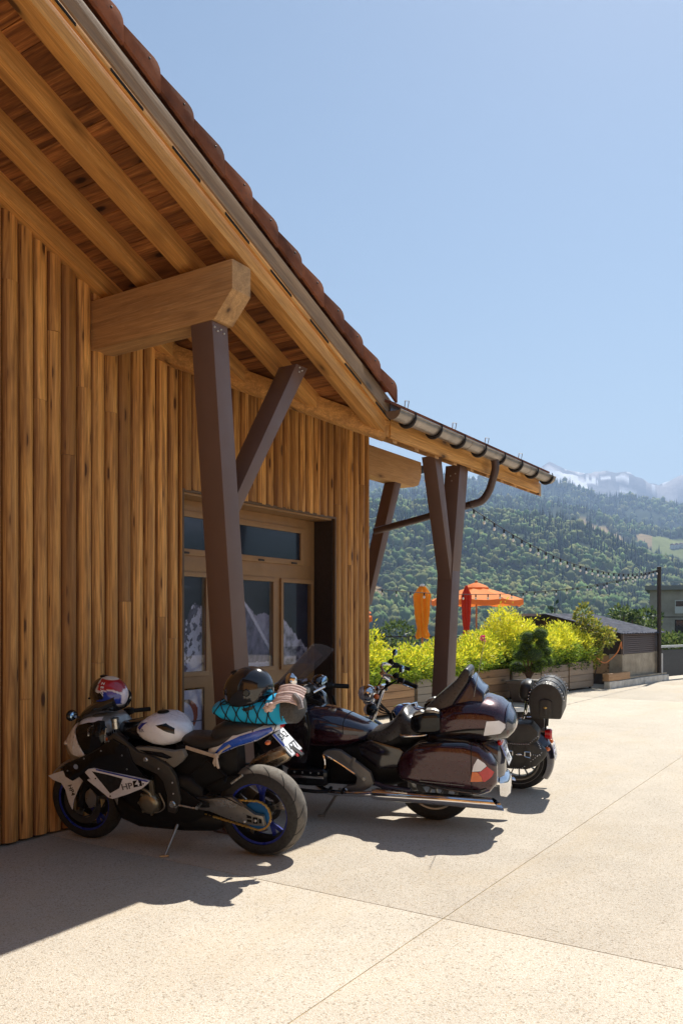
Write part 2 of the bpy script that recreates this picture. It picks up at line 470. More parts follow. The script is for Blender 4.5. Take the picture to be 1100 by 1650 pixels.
# ---- entrance recess: jambs, head, frame, panes, printed mountain panels behind the glass
M_FRAME = plain('bronze_frame_paint', (.34, .185, .075), .45, var=.1, scale=6)
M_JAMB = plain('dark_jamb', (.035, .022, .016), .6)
M_EDGE = plain('opening_trim', (.13, .075, .035), .5)
ent = empty('entrance_window'); ent.parent = bld; ent.matrix_parent_inverse = _bi
FY = 5.65
mb = MB()
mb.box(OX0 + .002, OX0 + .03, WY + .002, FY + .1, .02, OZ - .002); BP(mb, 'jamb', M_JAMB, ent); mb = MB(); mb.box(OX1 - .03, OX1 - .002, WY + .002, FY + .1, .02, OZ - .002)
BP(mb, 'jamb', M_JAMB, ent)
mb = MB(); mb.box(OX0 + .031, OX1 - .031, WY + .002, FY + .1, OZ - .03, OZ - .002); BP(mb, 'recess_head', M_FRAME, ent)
mb = MB()
mb.box(OX0 - .012, OX0 + .012, WY - .034, WY + .001, .02, OZ + .012); mb.box(OX0 + .013, OX1 + .012, WY - .034, WY + .001, OZ - .012, OZ + .012); mb.box(OX1 - .012, OX1 + .012, WY - .034, WY + .001, .02, OZ - .013)
BP(mb, 'trim', M_EDGE, ent, bevel=.002)
mb = MB()
X0, X1 = OX0 + .031, OX1 - .031
cols = [(5.73, 6.25), (6.81, 7.34), (7.53, 8.07)]
fy0, fy1 = FY, FY + .07
mb.box(X0, X1, fy0, fy1, 2.67, OZ - .031)                     # head
mb.box(X0, X1, fy0, fy1, 2.10, 2.29)                          # transom
mb.box(X0, X1, fy0, fy1, .99, 1.13); mb.box(X0, X1, fy0, fy1, .02, .52)
mb.box(X0, 5.73, fy0 + .001, fy1 - .001, .53, 2.66)
mb.box(6.25, 6.81, fy0 + .001, fy1 - .001, .53, 2.11); mb.box(6.46, 6.60, fy0 + .001, fy1 - .001, 2.28, 2.68)
mb.box(7.34, 7.53, fy0 + .001, fy1 - .001, .53, 2.11); mb.box(8.07, X1, fy0 + .001, fy1 - .001, .53, 2.11); mb.box(7.93, X1, fy0 + .001, fy1 - .001, 2.28, 2.68)
BP(mb, 'frame', M_FRAME, ent, bevel=.004)
def sash(x0, x1, z0, z1, wd=.045):
    mb = MB(); y0, y1 = FY - .022, FY + .002
    mb.box(x0 - wd, x1 + wd, y0, y1, z1, z1 + wd); mb.box(x0 - wd, x1 + wd, y0, y1, z0 - wd, z0)
    mb.box(x0 - wd, x0, y0 + .0005, y1, z0, z1); mb.box(x1, x1 + wd, y0 + .0005, y1, z0, z1)
    return BP(mb, 'sash', M_FRAME, ent, bevel=.004)
def glass_mat():
    m, t, b = _new('window_glass')
    b.inputs['Base Color'].default_value = (1, 1, 1, 1); b.inputs['Roughness'].default_value = .02
    b.inputs['Transmission Weight'].default_value = 1; b.inputs['IOR'].default_value = 1.35
    return m
M_GLASS = glass_mat()
M_NIGHT = plain('tinted_glass', (.012, .018, .032), .12, spec=.6, coat=.5)
for (a, b_) in ((5.73, 6.46), (6.60, 7.86)):
    sash(a, b_, 2.345, 2.655, .06)
    mb = MB(); mb.box(a, b_, FY - .004, FY + .012, 2.345, 2.655); BP(mb, 'pane', M_NIGHT, ent)
for hx in (5.95, 7.12, 7.72):
    mb = MB(); mb.box(hx - .05, hx + .05, FY - .034, FY - .022, 2.295, 2.315); BP(mb, 'hinge', M_JAMB, ent, bevel=.003)
# the printed panels: dusk sky over lit snow mountains, one paraglider low on the left
def fbm(x, y, z=0, o=5):
    s = 0; a = .5
    for i in range(o):
        s += a * mnoise.noise(Vector((x, y, z + i * 3.1))); x *= 2.03; y *= 2.03; a *= .52
    return s
def panel(x0, x1, z0, z1, fn, nx=60):
    nz = int(nx * (z1 - z0) / (x1 - x0)); vs = []; cs = []
    for j in range(nz + 1):
        for i in range(nx + 1):
            x = x0 + (x1 - x0) * i / nx; z = z0 + (z1 - z0) * j / nz
            vs.append((x, FY + .04, z)); cs.append((*fn(x, z), 1))
    o_ = len(vs); fs = [(j * (nx + 1) + i, j * (nx + 1) + i + 1, (j + 1) * (nx + 1) + i + 1, (j + 1) * (nx + 1) + i) for j in range(nz) for i in range(nx)]
    me = bpy.data.meshes.new('printed_panel'); me.from_pydata(vs, [], fs)
    at = me.color_attributes.new('col', 'FLOAT_COLOR', 'POINT'); at.data.foreach_set('color', np.array(cs, np.float32).ravel())
    me.materials.append(attrmat('printed_vinyl', rough=.5))
    o = bpy.data.objects.new('printed_panel', me); COL.objects.link(o); o.parent = ent
    return o
def lerp(a, b, f): f = max(0, min(1, f)); return tuple(p + (q - p) * f for p, q in zip(a, b))
SKYN, SNOW, SNOWD, ROCK = (.028, .03, .055), (.74, .72, .90), (.30, .28, .44), (.05, .045, .08)
def sky_c(x, z): return lerp(SKYN, (.06, .065, .11), .6 * (fbm(x * 3, z * 5, 9) + .3))
def pA(x, z):
    ridge = 1.80 + (x - 6.0) * .25 - abs(x - 6.16) * .9 + .10 * fbm(x * 14, 2.2)
    if z > ridge: return sky_c(x, z)
    d = ridge - z; k = fbm(x * 16 + z * 7, (z - x) * 9, 1)
    if d < .5 and k + .25 - d * .35 - max(0, x - 6.05) > .12: c = lerp(ROCK, SNOWD, k + .2)
    else: c = lerp(SNOWD, SNOW, .75 + .9 * fbm((x + z * .8) * 5, (z - x * 1.5) * 2, 4) + .2 * d)
    return c
def pB(x, z):
    r1 = 1.86 - abs(x - 6.90) * .75 + .06 * fbm(x * 9, 7); r1 = max(r1, 1.74 - abs(x - 7.22) * .25 + .05 * fbm(x * 12, 3) - (0.5 if x < 6.95 else 0))
    if z > r1: return sky_c(x, z)
    if z < 1.20 + .02 * fbm(x * 5, 1): return lerp(SNOWD, SNOW, .9)
    k = fbm(x * 11 - z * 5, z * 8 + x * 4, 5)
    edge = abs((z - 1.86) + (x - 6.9) * 1.15)
    if edge < .03: return SNOW
    if z > 1.86 - (x - 6.9) * 1.15: return lerp(SNOWD, (.48, .45, .62), .5 + 1.6 * k)
    return lerp((.10, .085, .14), SNOWD, .55 + 1.3 * k)
def pC(x, z):
    r1 = 1.72 - (x - 7.53) * .75 + .08 * fbm(x * 12, 11); r1 = max(r1, 1.10 + (x - 7.53) * .45 + .06 * fbm(x * 9, 2))
    if z > r1: return sky_c(x, z)
    k = fbm(x * 10, z * 10, 6)
    return lerp((.07, .06, .11), SNOW, .45 + 1.7 * k + (.4 if z > 1.35 else -.1))
def pD(x, z):
    c = lerp(SNOWD, SNOW, .95 + 1.0 * fbm((x - z) * 3, (x + z) * 7, 8))
    cx, cz = 5.98, .70; dx, dz = x - cx, z - cz; rr = math.hypot(dx, dz * .95); an = math.atan2(dz, dx)
    if .15 < rr < .15 + .075 * (1 - abs(an - .4) / 1.5) and -.75 < an < 1.75:
        c = (.44, .10, .045) if an < .95 else (.26, .15, .12)
    if abs(z - .66) < .004 and x > 5.9: c = (.12, .1, .16)
    if abs(x - 6.03) < .018 and .545 < z < .655: c = (.24, .2, .22)
    return c
def pD2(x, z): return lerp(SNOWD, SNOW, .7 + 1.0 * fbm((x - z) * 3, (x + z) * 6, 14))
for (a, b_), f in zip(cols, (pA, pB, pC)):
    sash(a, b_, 1.15, 2.08); panel(a, b_, 1.15, 2.08, f)
    mb = MB(); mb.box(a, b_, FY - .006, FY + .002, 1.15, 2.08); BP(mb, 'pane', M_GLASS, ent)
for (a, b_), f in zip(cols, (pD, pD2, pD2)):
    panel(a, b_, .54, .97, f, 90)
    mb = MB(); mb.box(a, b_, FY + .01, FY + .018, .54, .97); BP(mb, 'pane', M_GLASS, ent)

# ---- gable rafters
RAFY = [(3.90, 4.035), (4.355, 4.49), (4.82, 4.955), (5.27, 5.405)]
def raf_z(x): return ZB(x)
for k, (y0, y1) in enumerate(RAFY):
    mb = MB(); mb.cc = (.35 + .4 * random.random(), random.random() * .5, random.random())
    xe0, xe1 = VX(y0) + (.0 if k else .0), VX(y1)
    h = .165; xs = -1.6
    vs = [(xs, y0, ZB(xs)), (xe0, y0, ZB(xe0)), (xe1, y1, ZB(xe1)), (xs, y1, ZB(xs))]
    mb.quadbox(vs, [(a, b_, c + h) for a, b_, c in vs])
    BP(mb, 'rafter', W_RAFS, bevel=.004)
# valley timber from the wall to the outer corner
mb = MB(); mb.cc = (.6, .2, .3)
rect_beam(mb, (VX(3.92), 3.92, ZE(3.92) + .05), (VX(6.4), 6.4, ZE(6.4) + .05), .12, .17); BP(mb, 'valley_rafter', W_RAF, bevel=.004)
# soffit boards of the gable
mb = MB(); x = -1.6; random.seed(5)
while x < 6.85:
    w = random.choice((.10, .115, .13, .14)); mb.rnd()
    d = random.uniform(0, .01)
    def yv(xx): return max(3.9, min(5.7, 6.87 - xx + 3.9))
    if 6.87 - x + 3.9 > 3.93:
        xa, xb = x + .002, x + w - .002; ya, yb = yv(xa), yv(xb)
        B_ = [(xa, 3.905, ZB(xa) + .15 - d), (xb, 3.905, ZB(xb) + .15 - d), (xb, yb, ZB(xb) + .15 - d), (xa, ya, ZB(xa) + .15 - d)]
        mb.quadbox(B_, [(a, b_, c + .022) for a, b_, c in B_])
    x += w
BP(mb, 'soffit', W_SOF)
# barge board, slotted batten, verge tiles
mb = MB(); mb.cc = (.5, .3, .2)
def slope_box(mb, x0, x1, y0, y1, o0, o1, step=None):
    B_ = [(x0, y0, ZB(x0) + o0), (x1, y0, ZB(x1) + o0), (x1, y1, ZB(x1) + o0), (x0, y1, ZB(x0) + o0)]
    mb.quadbox(B_, [(a, b_, c + o1 - o0) for a, b_, c in B_])
slope_box(mb, -1.6, 6.86, 3.862, 3.899, .172, .325)
BP(mb, 'barge_board', W_BARGE, bevel=.003)
mb = MB(); mb.cc = (.8, .1, .6); slope_box(mb, -1.6, 6.84, 3.878, 3.8995, .128, .171); BP(mb, 'batten', W_RAFS, bevel=.002)
x = 1.9
while x < 6.7:
    mb = MB(); slope_box(mb, x, x + .26, 3.869, 3.877, .136, .152); x += .52
    BP(mb, 'vent_slot', plain('slot_black', (.008, .007, .006), .9))
def verge_tile(x):
    """x = position of the lower (downslope) end"""
    mb = MB(); mb.rnd()
    L = .3035; pts = []
    # profile in slope space (s downslope, n up)
    lo, hi = .308, .462
    prof = [(-L, lo + .012), (-L, hi - .040)]
    prof += [(-.06, hi + .006), (-.028, hi + .003), (-.008, hi - .014), (0, hi - .045), (.002, lo - .004)]
    fn = lambda p, q, d: (x + p, d, ZB(x + p) + q)
    mb.prism(prof, fn, 3.800, 3.826)
    top = [(-L, hi - .055), (-L, hi - .040), (-.06, hi + .006), (-.03, hi + .002), (-.010, hi - .016), (.012, hi - .037)]
    mb.prism(top, fn, 3.826, 4.00)
    o = BP(mb, 'verge_tile', M_TILE, roof_e, bevel=.003)
    nb = MB(); nb.ball((x - .10, 3.799, ZB(x - .10) + .42), .008, 8, 6); BP(nb, 'nail', M_ZINCD, roof_e)
    return o
roof_e = empty('roof'); roof_e.parent = bld; roof_e.matrix_parent_inverse = _bi
for k in range(22): verge_tile(6.851 - .305 * k)
# tiled slab of the gable roof (stepped courses) and of the porch roof
mb = MB(); k = 0; x = 6.85
while x > -2:
    xa, xb = x - .305, x
    ye = lambda xx: max(4.0, min(14, 6.87 - xx + 4.0)) if xx > 0 else 14
    mb.rnd()
    B_ = [(xa, 4.001, ZB(xa) + .40), (xb, 4.001, ZB(xb) + .43), (xb, ye(xb) + .35, ZB(xb) + .43), (xa, ye(xa) + .35, ZB(xa) + .40)]
    mb.quadbox(B_, [(a, b_, c + .022) for a, b_, c in B_]); x -= .305
BP(mb, 'tile_courses', M_TILE, roof_e)
mb = MB(); xs = -1.6
slope_box(mb, -1.6, 6.8, 3.93, 3.99, .18, .40)        # closing board under the verge
B_ = [(-1.6, 3.99, ZB(-1.6) + .19), (6.7, 3.99, ZB(6.7) + .19), (-1.6, 10, ZB(-1.6) + .19)]
mb.add(B_ + [(a, b_, c + .2) for a, b_, c in B_], [(0, 1, 2), (5, 4, 3), (0, 3, 4, 1), (1, 4, 5, 2), (2, 5, 3, 0)])
BP(mb, 'roof_deck', M_CORE, roof_e)
PX1 = 11.05     # far end of the porch roof
mb = MB(); y = 3.80; r = 0
while y < 9.2:
    x = max(6.72 if r == 0 else VX(y) + .1, -1)
    while x < PX1 + .05:
        mb.rnd(); x2 = min(x + .28, PX1 + .06)
        B_ = [(x, y, ZE(y) + .325), (x2, y, ZE(y) + .325), (x2, y + .32, ZE(y + .32) + .30), (x, y + .32, ZE(y + .32) + .30)]
        if r == 0 or x > VX(y): mb.quadbox(B_, [(a, b_, c + .024) for a, b_, c in B_])
        x += .282
    y += .30; r += 1
BP(mb, 'porch_tile_courses', M_TILE, roof_e)
mb = MB(); random.seed(9); y = 3.915
while y < 9.4:
    w = random.choice((.10, .11, .12)); mb.rnd(); xa = max(VX(y), -1) + .02
    B_ = [(xa, y, ZE(y) + .15), (PX1 - .05, y, ZE(y) + .15), (PX1 - .05, y + w - .006, ZE(y + w - .006) + .15), (xa, y + w - .006, ZE(y + w - .006) + .15)]
    mb.quadbox(B_, [(a, b_, c + .022) for a, b_, c in B_]); y += w
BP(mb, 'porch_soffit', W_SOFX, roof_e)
mb = MB(); mb.add([(6.9, 3.98, 3.60), (PX1 - .06, 3.98, 3.60), (PX1 - .06, 9.3, ZE(9.3) + .2), (1.9, 9.3, ZE(9.3) + .2)] +
                 [(6.9, 3.98, 3.66), (PX1 - .06, 3.98, 3.66), (PX1 - .06, 9.3, ZE(9.3) + .27), (1.9, 9.3, ZE(9.3) + .27)],
                 [(3, 2, 1, 0), (4, 5, 6, 7), (0, 1, 5, 4), (1, 2, 6, 5), (2, 3, 7, 6), (3, 0, 4, 7)])
BP(mb, 'porch_deck', M_CORE, roof_e)
# porch rafters
for k in range(10):
    x0 = 6.98 + .45 * k
    mb = MB(); mb.cc = (random.uniform(.6, 1), .1, random.random())
    B_ = [(x0, 3.925, ZE(3.925) - .03), (x0 + .09, 3.925, ZE(3.925) - .03), (x0 + .09, 8.8, ZE(8.8) - .03), (x0, 8.8, ZE(8.8) - .03)]
    mb.quadbox(B_, [(a, b_, c + .175) for a, b_, c in B_]); BP(mb, 'porch_rafter', W_RAFY, bevel=.003)
# fascia along the porch eave, drip flashing, gutter with brackets, snow hooks
mb = MB(); mb.cc = (.75, .1, .2); mb.box(6.875, 10.93, 3.885, 3.92, 3.375, 3.555); BP(mb, 'fascia_board', W_RAF, bevel=.004)
mb = MB(); mb.box(6.80, PX1, 3.845, 3.853, 3.545, 3.70); mb.box(6.80, PX1, 3.853, 3.95, 3.688, 3.694); BP(mb, 'drip_flashing', plain('slate_zinc', (.13, .135, .17), .45, metal=.5), roof_e)
gut = MB(); gx0, gx1 = 6.70, 11.02; gr = .078; gy, gz = 3.765, 3.575
prof = []
for k in range(13):
    a = math.pi + math.pi * k / 12; prof.append((gy + gr * math.cos(a), gz + gr * math.sin(a)))
inner = [(gy + (gr - .004) * math.cos(math.pi + math.pi * k / 12), gz + (gr - .004) * math.sin(math.pi + math.pi * k / 12)) for k in range(13)][::-1]
gut.prism(prof + inner, lambda p, q, d: (d, p, q), gx0, gx1)
for gx in (gx0, gx1 - .004): gut.prism(prof, lambda p, q, d: (d, p, q), gx + .0002, gx + .0038)
gut.tube([(gx0, gy - gr, gz + .004), (gx1, gy - gr, gz + .004)], .009, 8)
for jx in (8.3, 10.1): gut.prism([(a * 1.0, b_) for a, b_ in [(gy + (gr + .003) * math.cos(math.pi + math.pi * k / 12), gz + (gr + .003) * math.sin(math.pi + math.pi * k / 12)) for k in range(13)]], lambda p, q, d: (d, p, q), jx, jx + .02)
gutter = BP(gut, 'gutter', M_ZINC)
for k in range(8):
    bx = 6.98 + .555 * k
    mb = MB(); pts = []
    for j in range(15):
        a = math.pi * .98 + math.pi * 1.04 * j / 14; pts.append((bx, gy + (gr + .014) * math.cos(a), gz + (gr + .014) * math.sin(a)))
    rs = [.006] + [.010 + .016 * math.sin(math.pi * j / 14) for j in range(1, 14)] + [.006]
    mb.tube(pts, [r_ * .8 for r_ in rs], 8, sx=1.0); mb.tube([pts[0], (bx, gy - gr - .004, gz + .035)], .006, 6)
    mb.tube([pts[-1], (bx, 3.905, gz + .05)], .008, 6)
    o = mb.build('gutter_bracket', M_ZINCD, gutter)
for k in range(4):
    hx = 7.45 + 1.02 * k + .1 * (k % 2)
    mb = MB(); hy = 4.02
    z0 = ZE(hy) + .33
    mb.tube([(hx, hy + .14, ZE(hy + .14) + .34), (hx, hy, z0 + .02), (hx, hy - .02, z0 + .11), (hx + .01, hy + .03, z0 + .125), (hx + .05, hy + .06, z0 + .03)], .005, 6)
    BP(mb, 'snow_hook', M_ZINC, roof_e)
# downpipe: out of the gutter, swan neck, then a slanted run back to the wall corner
def smooth_path(P, n=8):
    P = [Vector(p) for p in P]; out = []
    for i in range(len(P) - 1):
        p0, p1, p2, p3 = P[max(i - 1, 0)], P[i], P[i + 1], P[min(i + 2, len(P) - 1)]
        for k in range(n):
            t = k / n
            out.append(.5 * ((2 * p1) + (-p0 + p2) * t + (2 * p0 - 5 * p1 + 4 * p2 - p3) * t * t + (-p0 + 3 * p1 - 3 * p2 + p3) * t ** 3))
    return out + [P[-1]]
M_PIPE = plain('downpipe_brown', (.085, .055, .048), .4, metal=.3)
mb = MB(); mb.tube(smooth_path([(9.10, 3.765, 3.52), (9.12, 3.765, 3.42), (9.13, 3.80, 3.30), (9.16, 3.86, 3.17), (9.16, 3.95, 3.06), (9.13, 4.08, 3.02)], 6), .045, 14)
mb.tube([(9.13, 4.08, 3.02), (9.11, 4.7, 2.90), (9.07, 5.36, 2.775)], .042, 14)
mb.lathe([(.05, -.012), (.05, .012)], (9.125, 4.25, 2.985), (0, 1, -.19), 14)
BP(mb, 'downpipe', M_PIPE)

# ---- purlin carrying the gable overhang
mb = MB(); mb.cc = (.5, .2, .4)
zt, zb_ = 4.245, 3.845
fn = lambda p, q, d: (d, p, q)
mb.prism([(3.905, zt), (3.905, 4.03), (4.075, zb_), (5.43, zb_), (5.43, zt)], fn, 4.61, 4.82)
BP(mb, 'purlin', W_RAFY, bevel=.006)
# wall-plate timber running on past the corner
mb = MB(); mb.cc = (.9, .2, .7)
mb.prism([(8.7, 3.49), (10.22, 3.49), (10.36, 3.53), (10.44, 3.66), (10.44, 3.865), (8.7, 3.865)], lambda p, q, d: (p, d, q), 5.41, 5.62)
BP(mb, 'wall_plate', wood('plate_timber', 'X', base=(.52, .30, .13), dark=(.26, .13, .05), light=(.62, .40, .2), scorch=.2, knots=.3, board=False), bevel=.008)

# ---- brown steel Y props
def prop(parts, bolts):
    e = empty('prop'); e.parent = bld; e.matrix_parent_inverse = _bi
    for nm, b0, _a, t0, _b in parts:
        mb = MB()
        # box section: bottom rect -> top rect, each (x0,x1,y0,y1,z)
        q = lambda r: [(r[0], r[2], r[4]), (r[1], r[2], r[4]), (r[1], r[3], r[4]), (r[0], r[3], r[4])]
        mb.quadbox(q(b0), q(t0)); o = mb.build(nm, M_STEEL, e, bevel=.004)
    x0, x1, y0, y1, _z = parts[0][1]
    if _z == 0:
        mb = MB(); mb.box(x0 - .05, x1 + .05, y0 - .05, y1 + .05, .001, .014); mb.build('base_plate', M_STEEL, e, bevel=.003)
        bolts = bolts + [(x, y, .018) for x in (x0 - .03, x1 + .03) for y in (y0 - .03, y1 + .03)]
    for p in bolts:
        mb = MB(); mb.ball(p, .009, 8, 6); mb.build('bolt', M_BOLT, e)
    return e
prop([('post', (4.995, 5.165, 4.10, 4.33, 0), None, (4.615, 4.785, 4.10, 4.31, 3.842), None),
      ('brace', (4.79, 4.90, 4.112, 4.298, 2.42), None, (5.68, 5.84, 4.112, 4.298, 3.80), None)],
     [(4.64 + .035 * k, 4.098, 3.80 - (.02 if k % 2 else 0)) for k in range(4)] + [(5.71, 4.107, 3.74), (5.75, 4.107, 3.76), (5.72, 4.11, 3.78)])
prop([('post', (8.16, 8.36, 3.97, 4.15, 0), None, (8.40, 8.60, 3.97, 4.15, 2.2), None),
      ('post_head', (8.40, 8.60, 3.97, 4.15, 2.199), None, (8.60, 8.82, 3.97, 4.15, 3.40), None),
      ('brace', (8.385, 8.48, 3.982, 4.138, 2.1), None, (7.99, 8.15, 3.982, 4.138, 3.40), None)],
     [(8.58, 4.02, 3.30), (8.575, 4.06, 3.22), (8.58, 4.08, 3.28)])
prop([('strut', (8.995, 9.10, 5.42, 5.58, 1.85), None, (9.70, 9.88, 5.42, 5.58, 3.495), None)], [])
fl = MB(); fl.prism([(0, 0), (.14, .05), (.14, -.06), (.0, -.10)], lambda p, q, d: (10.45 + p, d, 3.80 + q), 5.44, 5.56)
BP(fl, 'light_fitting', M_ZINCD, bevel=.005)
# ================================================================== valley, hills and mountains
def az_of_px(px): return math.atan2(UX, UY) - math.atan((px - CXP) / FPX)
def interp(x, xs, ys): return float(np.interp(x, xs, ys))
# skyline heights given as bearings along the valley: tan(elevation) of each ridge
RID = {
 1: (1500, [595, 690, 762, 860, 939, 991, 1056, 1100, 1200], [812, 812, 821, 835, 855, 875, 903, 918, 940]),
 2: (2400, [595, 760, 860, 939, 1021, 1065, 1100, 1200], [800, 806, 816, 824, 840, 845, 851, 870]),
 3: (3500, [595, 700, 860, 925, 1013, 1100, 1200], [758, 765, 776, 783, 797, 815, 836]),
 4: (5600, [595, 780, 870, 885, 905, 935, 960, 1000, 1035, 1060, 1085, 1100, 1200], [770, 768, 750, 741, 749, 760, 765, 760, 771, 780, 772, 768, 750]),
}
RK = {}
for k, (D, xs, ys) in RID.items():
    az = [az_of_px(x) for x in xs][::-1]
    hh = [((HYP - y) / FPX) * D * math.cos(math.atan((x - CXP) / FPX)) for x, y in zip(xs, ys)][::-1]
    RK[k] = (D, np.array(az), np.array(hh))
def vnoise(x, y, s, o=4, seed=0):
    """vectorised value noise fbm"""
    out = np.zeros_like(x); a = .5; f = 1 / s
    for i in range(o):
        X = x * f; Y = y * f; xi = np.floor(X); yi = np.floor(Y); fx = X - xi; fy = Y - yi
        fx = fx * fx * (3 - 2 * fx); fy = fy * fy * (3 - 2 * fy)
        def h(a_, b_):
            v = np.sin(a_ * 127.1 + b_ * 311.7 + seed * 74.7 + i * 17.3) * 43758.5453
            return v - np.floor(v)
        v = (h(xi, yi) * (1 - fx) + h(xi + 1, yi) * fx) * (1 - fy) + (h(xi, yi + 1) * (1 - fx) + h(xi + 1, yi + 1) * fx) * fy
        out += a * (v - .5) * 2; a *= .5; f *= 2.1
    return out
def terrain_h(az, r):
    H = {k: np.interp(az, RK[k][1], RK[k][2]) for k in RK}
    d1, d2, d3, d4 = (RK[k][0] for k in (1, 2, 3, 4))
    z = np.zeros_like(r)
    def seg(r0, r1, z0, z1, p=1.0):
        m = (r >= r0) & (r < r1); t = (r[m] - r0) / (r1 - r0); t = t ** p
        z[m] = (z0 if np.isscalar(z0) else z0[m]) * (1 - t) + (z1 if np.isscalar(z1) else z1[m]) * t
    seg(0, 42, -.35, -.35); seg(42, 560, -.4, -95., .8); seg(560, 700, -95., -85.)
    seg(700, d1, -85., H[1], .92)
    seg(d1, d1 + 420, H[1], np.minimum(H[1] * .75, H[2] * .55)); z1 = np.minimum(H[1] * .75, H[2] * .55)
    seg(d1 + 420, d2, z1, H[2]); z2 = H[2] * .8
    seg(d2, d2 + 500, H[2], z2); seg(d2 + 500, d3, z2, H[3]); z3 = H[3] * .8
    seg(d3, d3 + 500, H[3], z3); seg(d3 + 500, d4, z3, H[4], 1.25); seg(d4, 1e6, H[4], H[4] * .6)
    x, y = r * np.cos(az), r * np.sin(az)
    w = np.clip((r - 700) / 400, 0, 1)
    z = z + w * (vnoise(x, y, 240, 4, 1) * 42 * np.clip(r / 1500, 0, 1) * (1 - .8 * (np.abs(r - d1) < 100)))
    # spurs and gullies on the far faces
    w3 = np.clip((r - d2 - 200) / 700, 0, 1) * np.clip((d3 - r) / 300, 0.15, 1) * (r < d3 + 300)
    z = z + w3 * vnoise(x, y, 600, 4, 5) * 70
    w4 = np.clip((r - d3 - 500) / 800, 0, 1)
    z = z + w4 * (np.abs(vnoise(x, y, 800, 6, 9)) * -260 + 70) * np.where(r < d4 - 60, 1, .42)
    return z
MEAD = [  # (azimuth, radius, half size) of meadow clearings on the second ridge
    (az_of_px(955), 2080, 85, 190), (az_of_px(985), 2010, 66, 110), (az_of_px(1085), 2230, 95, 120), (az_of_px(606), 1040, 12, 30), (az_of_px(775), 1478, 50, 30)]
def meadow(az, r):
    m = np.zeros_like(r)
    for a, R0, wa, wr in MEAD:
        d = ((az - a) * R0 / wa) ** 2 + ((r - R0) / wr) ** 2
        x, y = r * np.cos(az), r * np.sin(az)
        m = np.maximum(m, (d + vnoise(x, y, 60, 3, 3) * .9 < 1).astype(float))
    return m
def land_mat():
    m, t, b = _new('hill_ground')
    at = N(t, 'ShaderNodeAttribute'); at.attribute_name = 'col'
    v = coords(t)
    c = mixc(t, 1, at.outputs['Color'], ramp(t, noise_(t, v, .03, 6, .7), [(.3, (.75,) * 3), (.7, (1.2,) * 3)]), 'MULTIPLY')
    t.links.new(c, b.inputs['Base Color']); b.inputs['Roughness'].default_value = 1; b.inputs['Specular IOR Level'].default_value = .05
    return m
NA, NR = 420, 330
azs = np.linspace(R(-75), R(118), NA); azs = np.sort(np.concatenate([azs, np.linspace(R(6), R(38), 520)]))
rs = np.concatenate([[0.5, 20], np.geomspace(40, 14000, NR)])
A, RR = np.meshgrid(azs, rs, indexing='ij')
Z = terrain_h(A.ravel(), RR.ravel()).reshape(A.shape)
PX, PY = RR * np.cos(A), RR * np.sin(A)
verts = np.stack([PX, PY, Z], -1).reshape(-1, 3)
na, nr = len(azs), len(rs)
ii, jj = np.meshgrid(np.arange(na - 1), np.arange(nr - 1), indexing='ij')
q = np.stack([ii * nr + jj, (ii) * nr + jj + 1, (ii + 1) * nr + jj + 1, (ii + 1) * nr + jj], -1).reshape(-1, 4)
def np_mesh(name, V, F, mat_, col=None, smooth=True, n=None):
    me = bpy.data.meshes.new(name); V = np.asarray(V, np.float32); F = np.asarray(F, np.int32); k = F.shape[1]
    me.vertices.add(len(V)); me.vertices.foreach_set('co', V.ravel())
    me.loops.add(F.size); me.loops.foreach_set('vertex_index', F.ravel())
    me.polygons.add(len(F)); me.polygons.foreach_set('loop_start', np.arange(0, F.size, k, dtype=np.int32)); me.polygons.foreach_set('loop_total', np.full(len(F), k, np.int32))
    if smooth: me.polygons.foreach_set('use_smooth', np.ones(len(F), bool))
    me.update(calc_edges=True)
    if col is not None:
        at = me.color_attributes.new('col', 'FLOAT_COLOR', 'POINT'); c = np.ones((len(V), 4), np.float32); c[:, :3] = col
        at.data.foreach_set('color', c.ravel())
    me.materials.append(mat_)
    o = bpy.data.objects.new(name, me); COL.objects.link(o); return o
fa, fr = A.ravel(), RR.ravel()
col = np.tile(np.array([.035, .05, .02]), (len(fa), 1))
col[fr < 60] = (.20, .17, .11)
mm = meadow(fa, fr) > 0; col[mm] = (.26, .19, .10)
mg = mm & (fa < az_of_px(1050)); col[mg] = (.17, .19, .06)
rock = fr > 3950
cc = vnoise(fr * np.cos(fa), fr * np.sin(fa), 260, 5, 12)[:, None]
zz = Z.ravel()
rk = np.where(cc > .05, np.array([[.36, .34, .34]]), np.array([[.18, .18, .19]]))
snow = (zz > 640) & (vnoise(fr * np.cos(fa), fr * np.sin(fa), 150, 4, 31) > .12)
rk = np.where(snow[:, None], np.array([[.62, .63, .66]]), rk)
col = np.where(rock[:, None], rk, col)
land = np_mesh('ground', verts, q, land_mat(), col); tag(land, kind='structure')

# ------------------------------------------------------------------ forest (one mass of trees)
def leafy_mat(name, attr='col'):
    m, t, b = _new(name)
    at = N(t, 'ShaderNodeAttribute'); at.attribute_name = attr
    t.links.new(at.outputs['Color'], b.inputs['Base Color']); b.inputs['Roughness'].default_value = .9; b.inputs['Specular IOR Level'].default_value = .05
    tr = N(t, 'ShaderNodeBsdfTranslucent'); t.links.new(at.outputs['Color'], tr.inputs[0])
    mx = N(t, 'ShaderNodeMixShader'); mx.inputs[0].default_value = .4
    o = t.nodes['Material Output']; t.links.new(b.outputs[0], mx.inputs[1]); t.links.new(tr.outputs[0], mx.inputs[2]); t.links.new(mx.outputs[0], o.inputs[0])
    return m
M_FOREST = leafy_mat('forest_foliage')
def round_crown(lv):
    bm = bmesh.new(); bmesh.ops.create_icosphere(bm, subdivisions=lv, radius=1)
    V = np.array([v.co for v in bm.verts]); F = np.array([[v.index for v in f.verts] for f in bm.faces]); bm.free(); return V, F
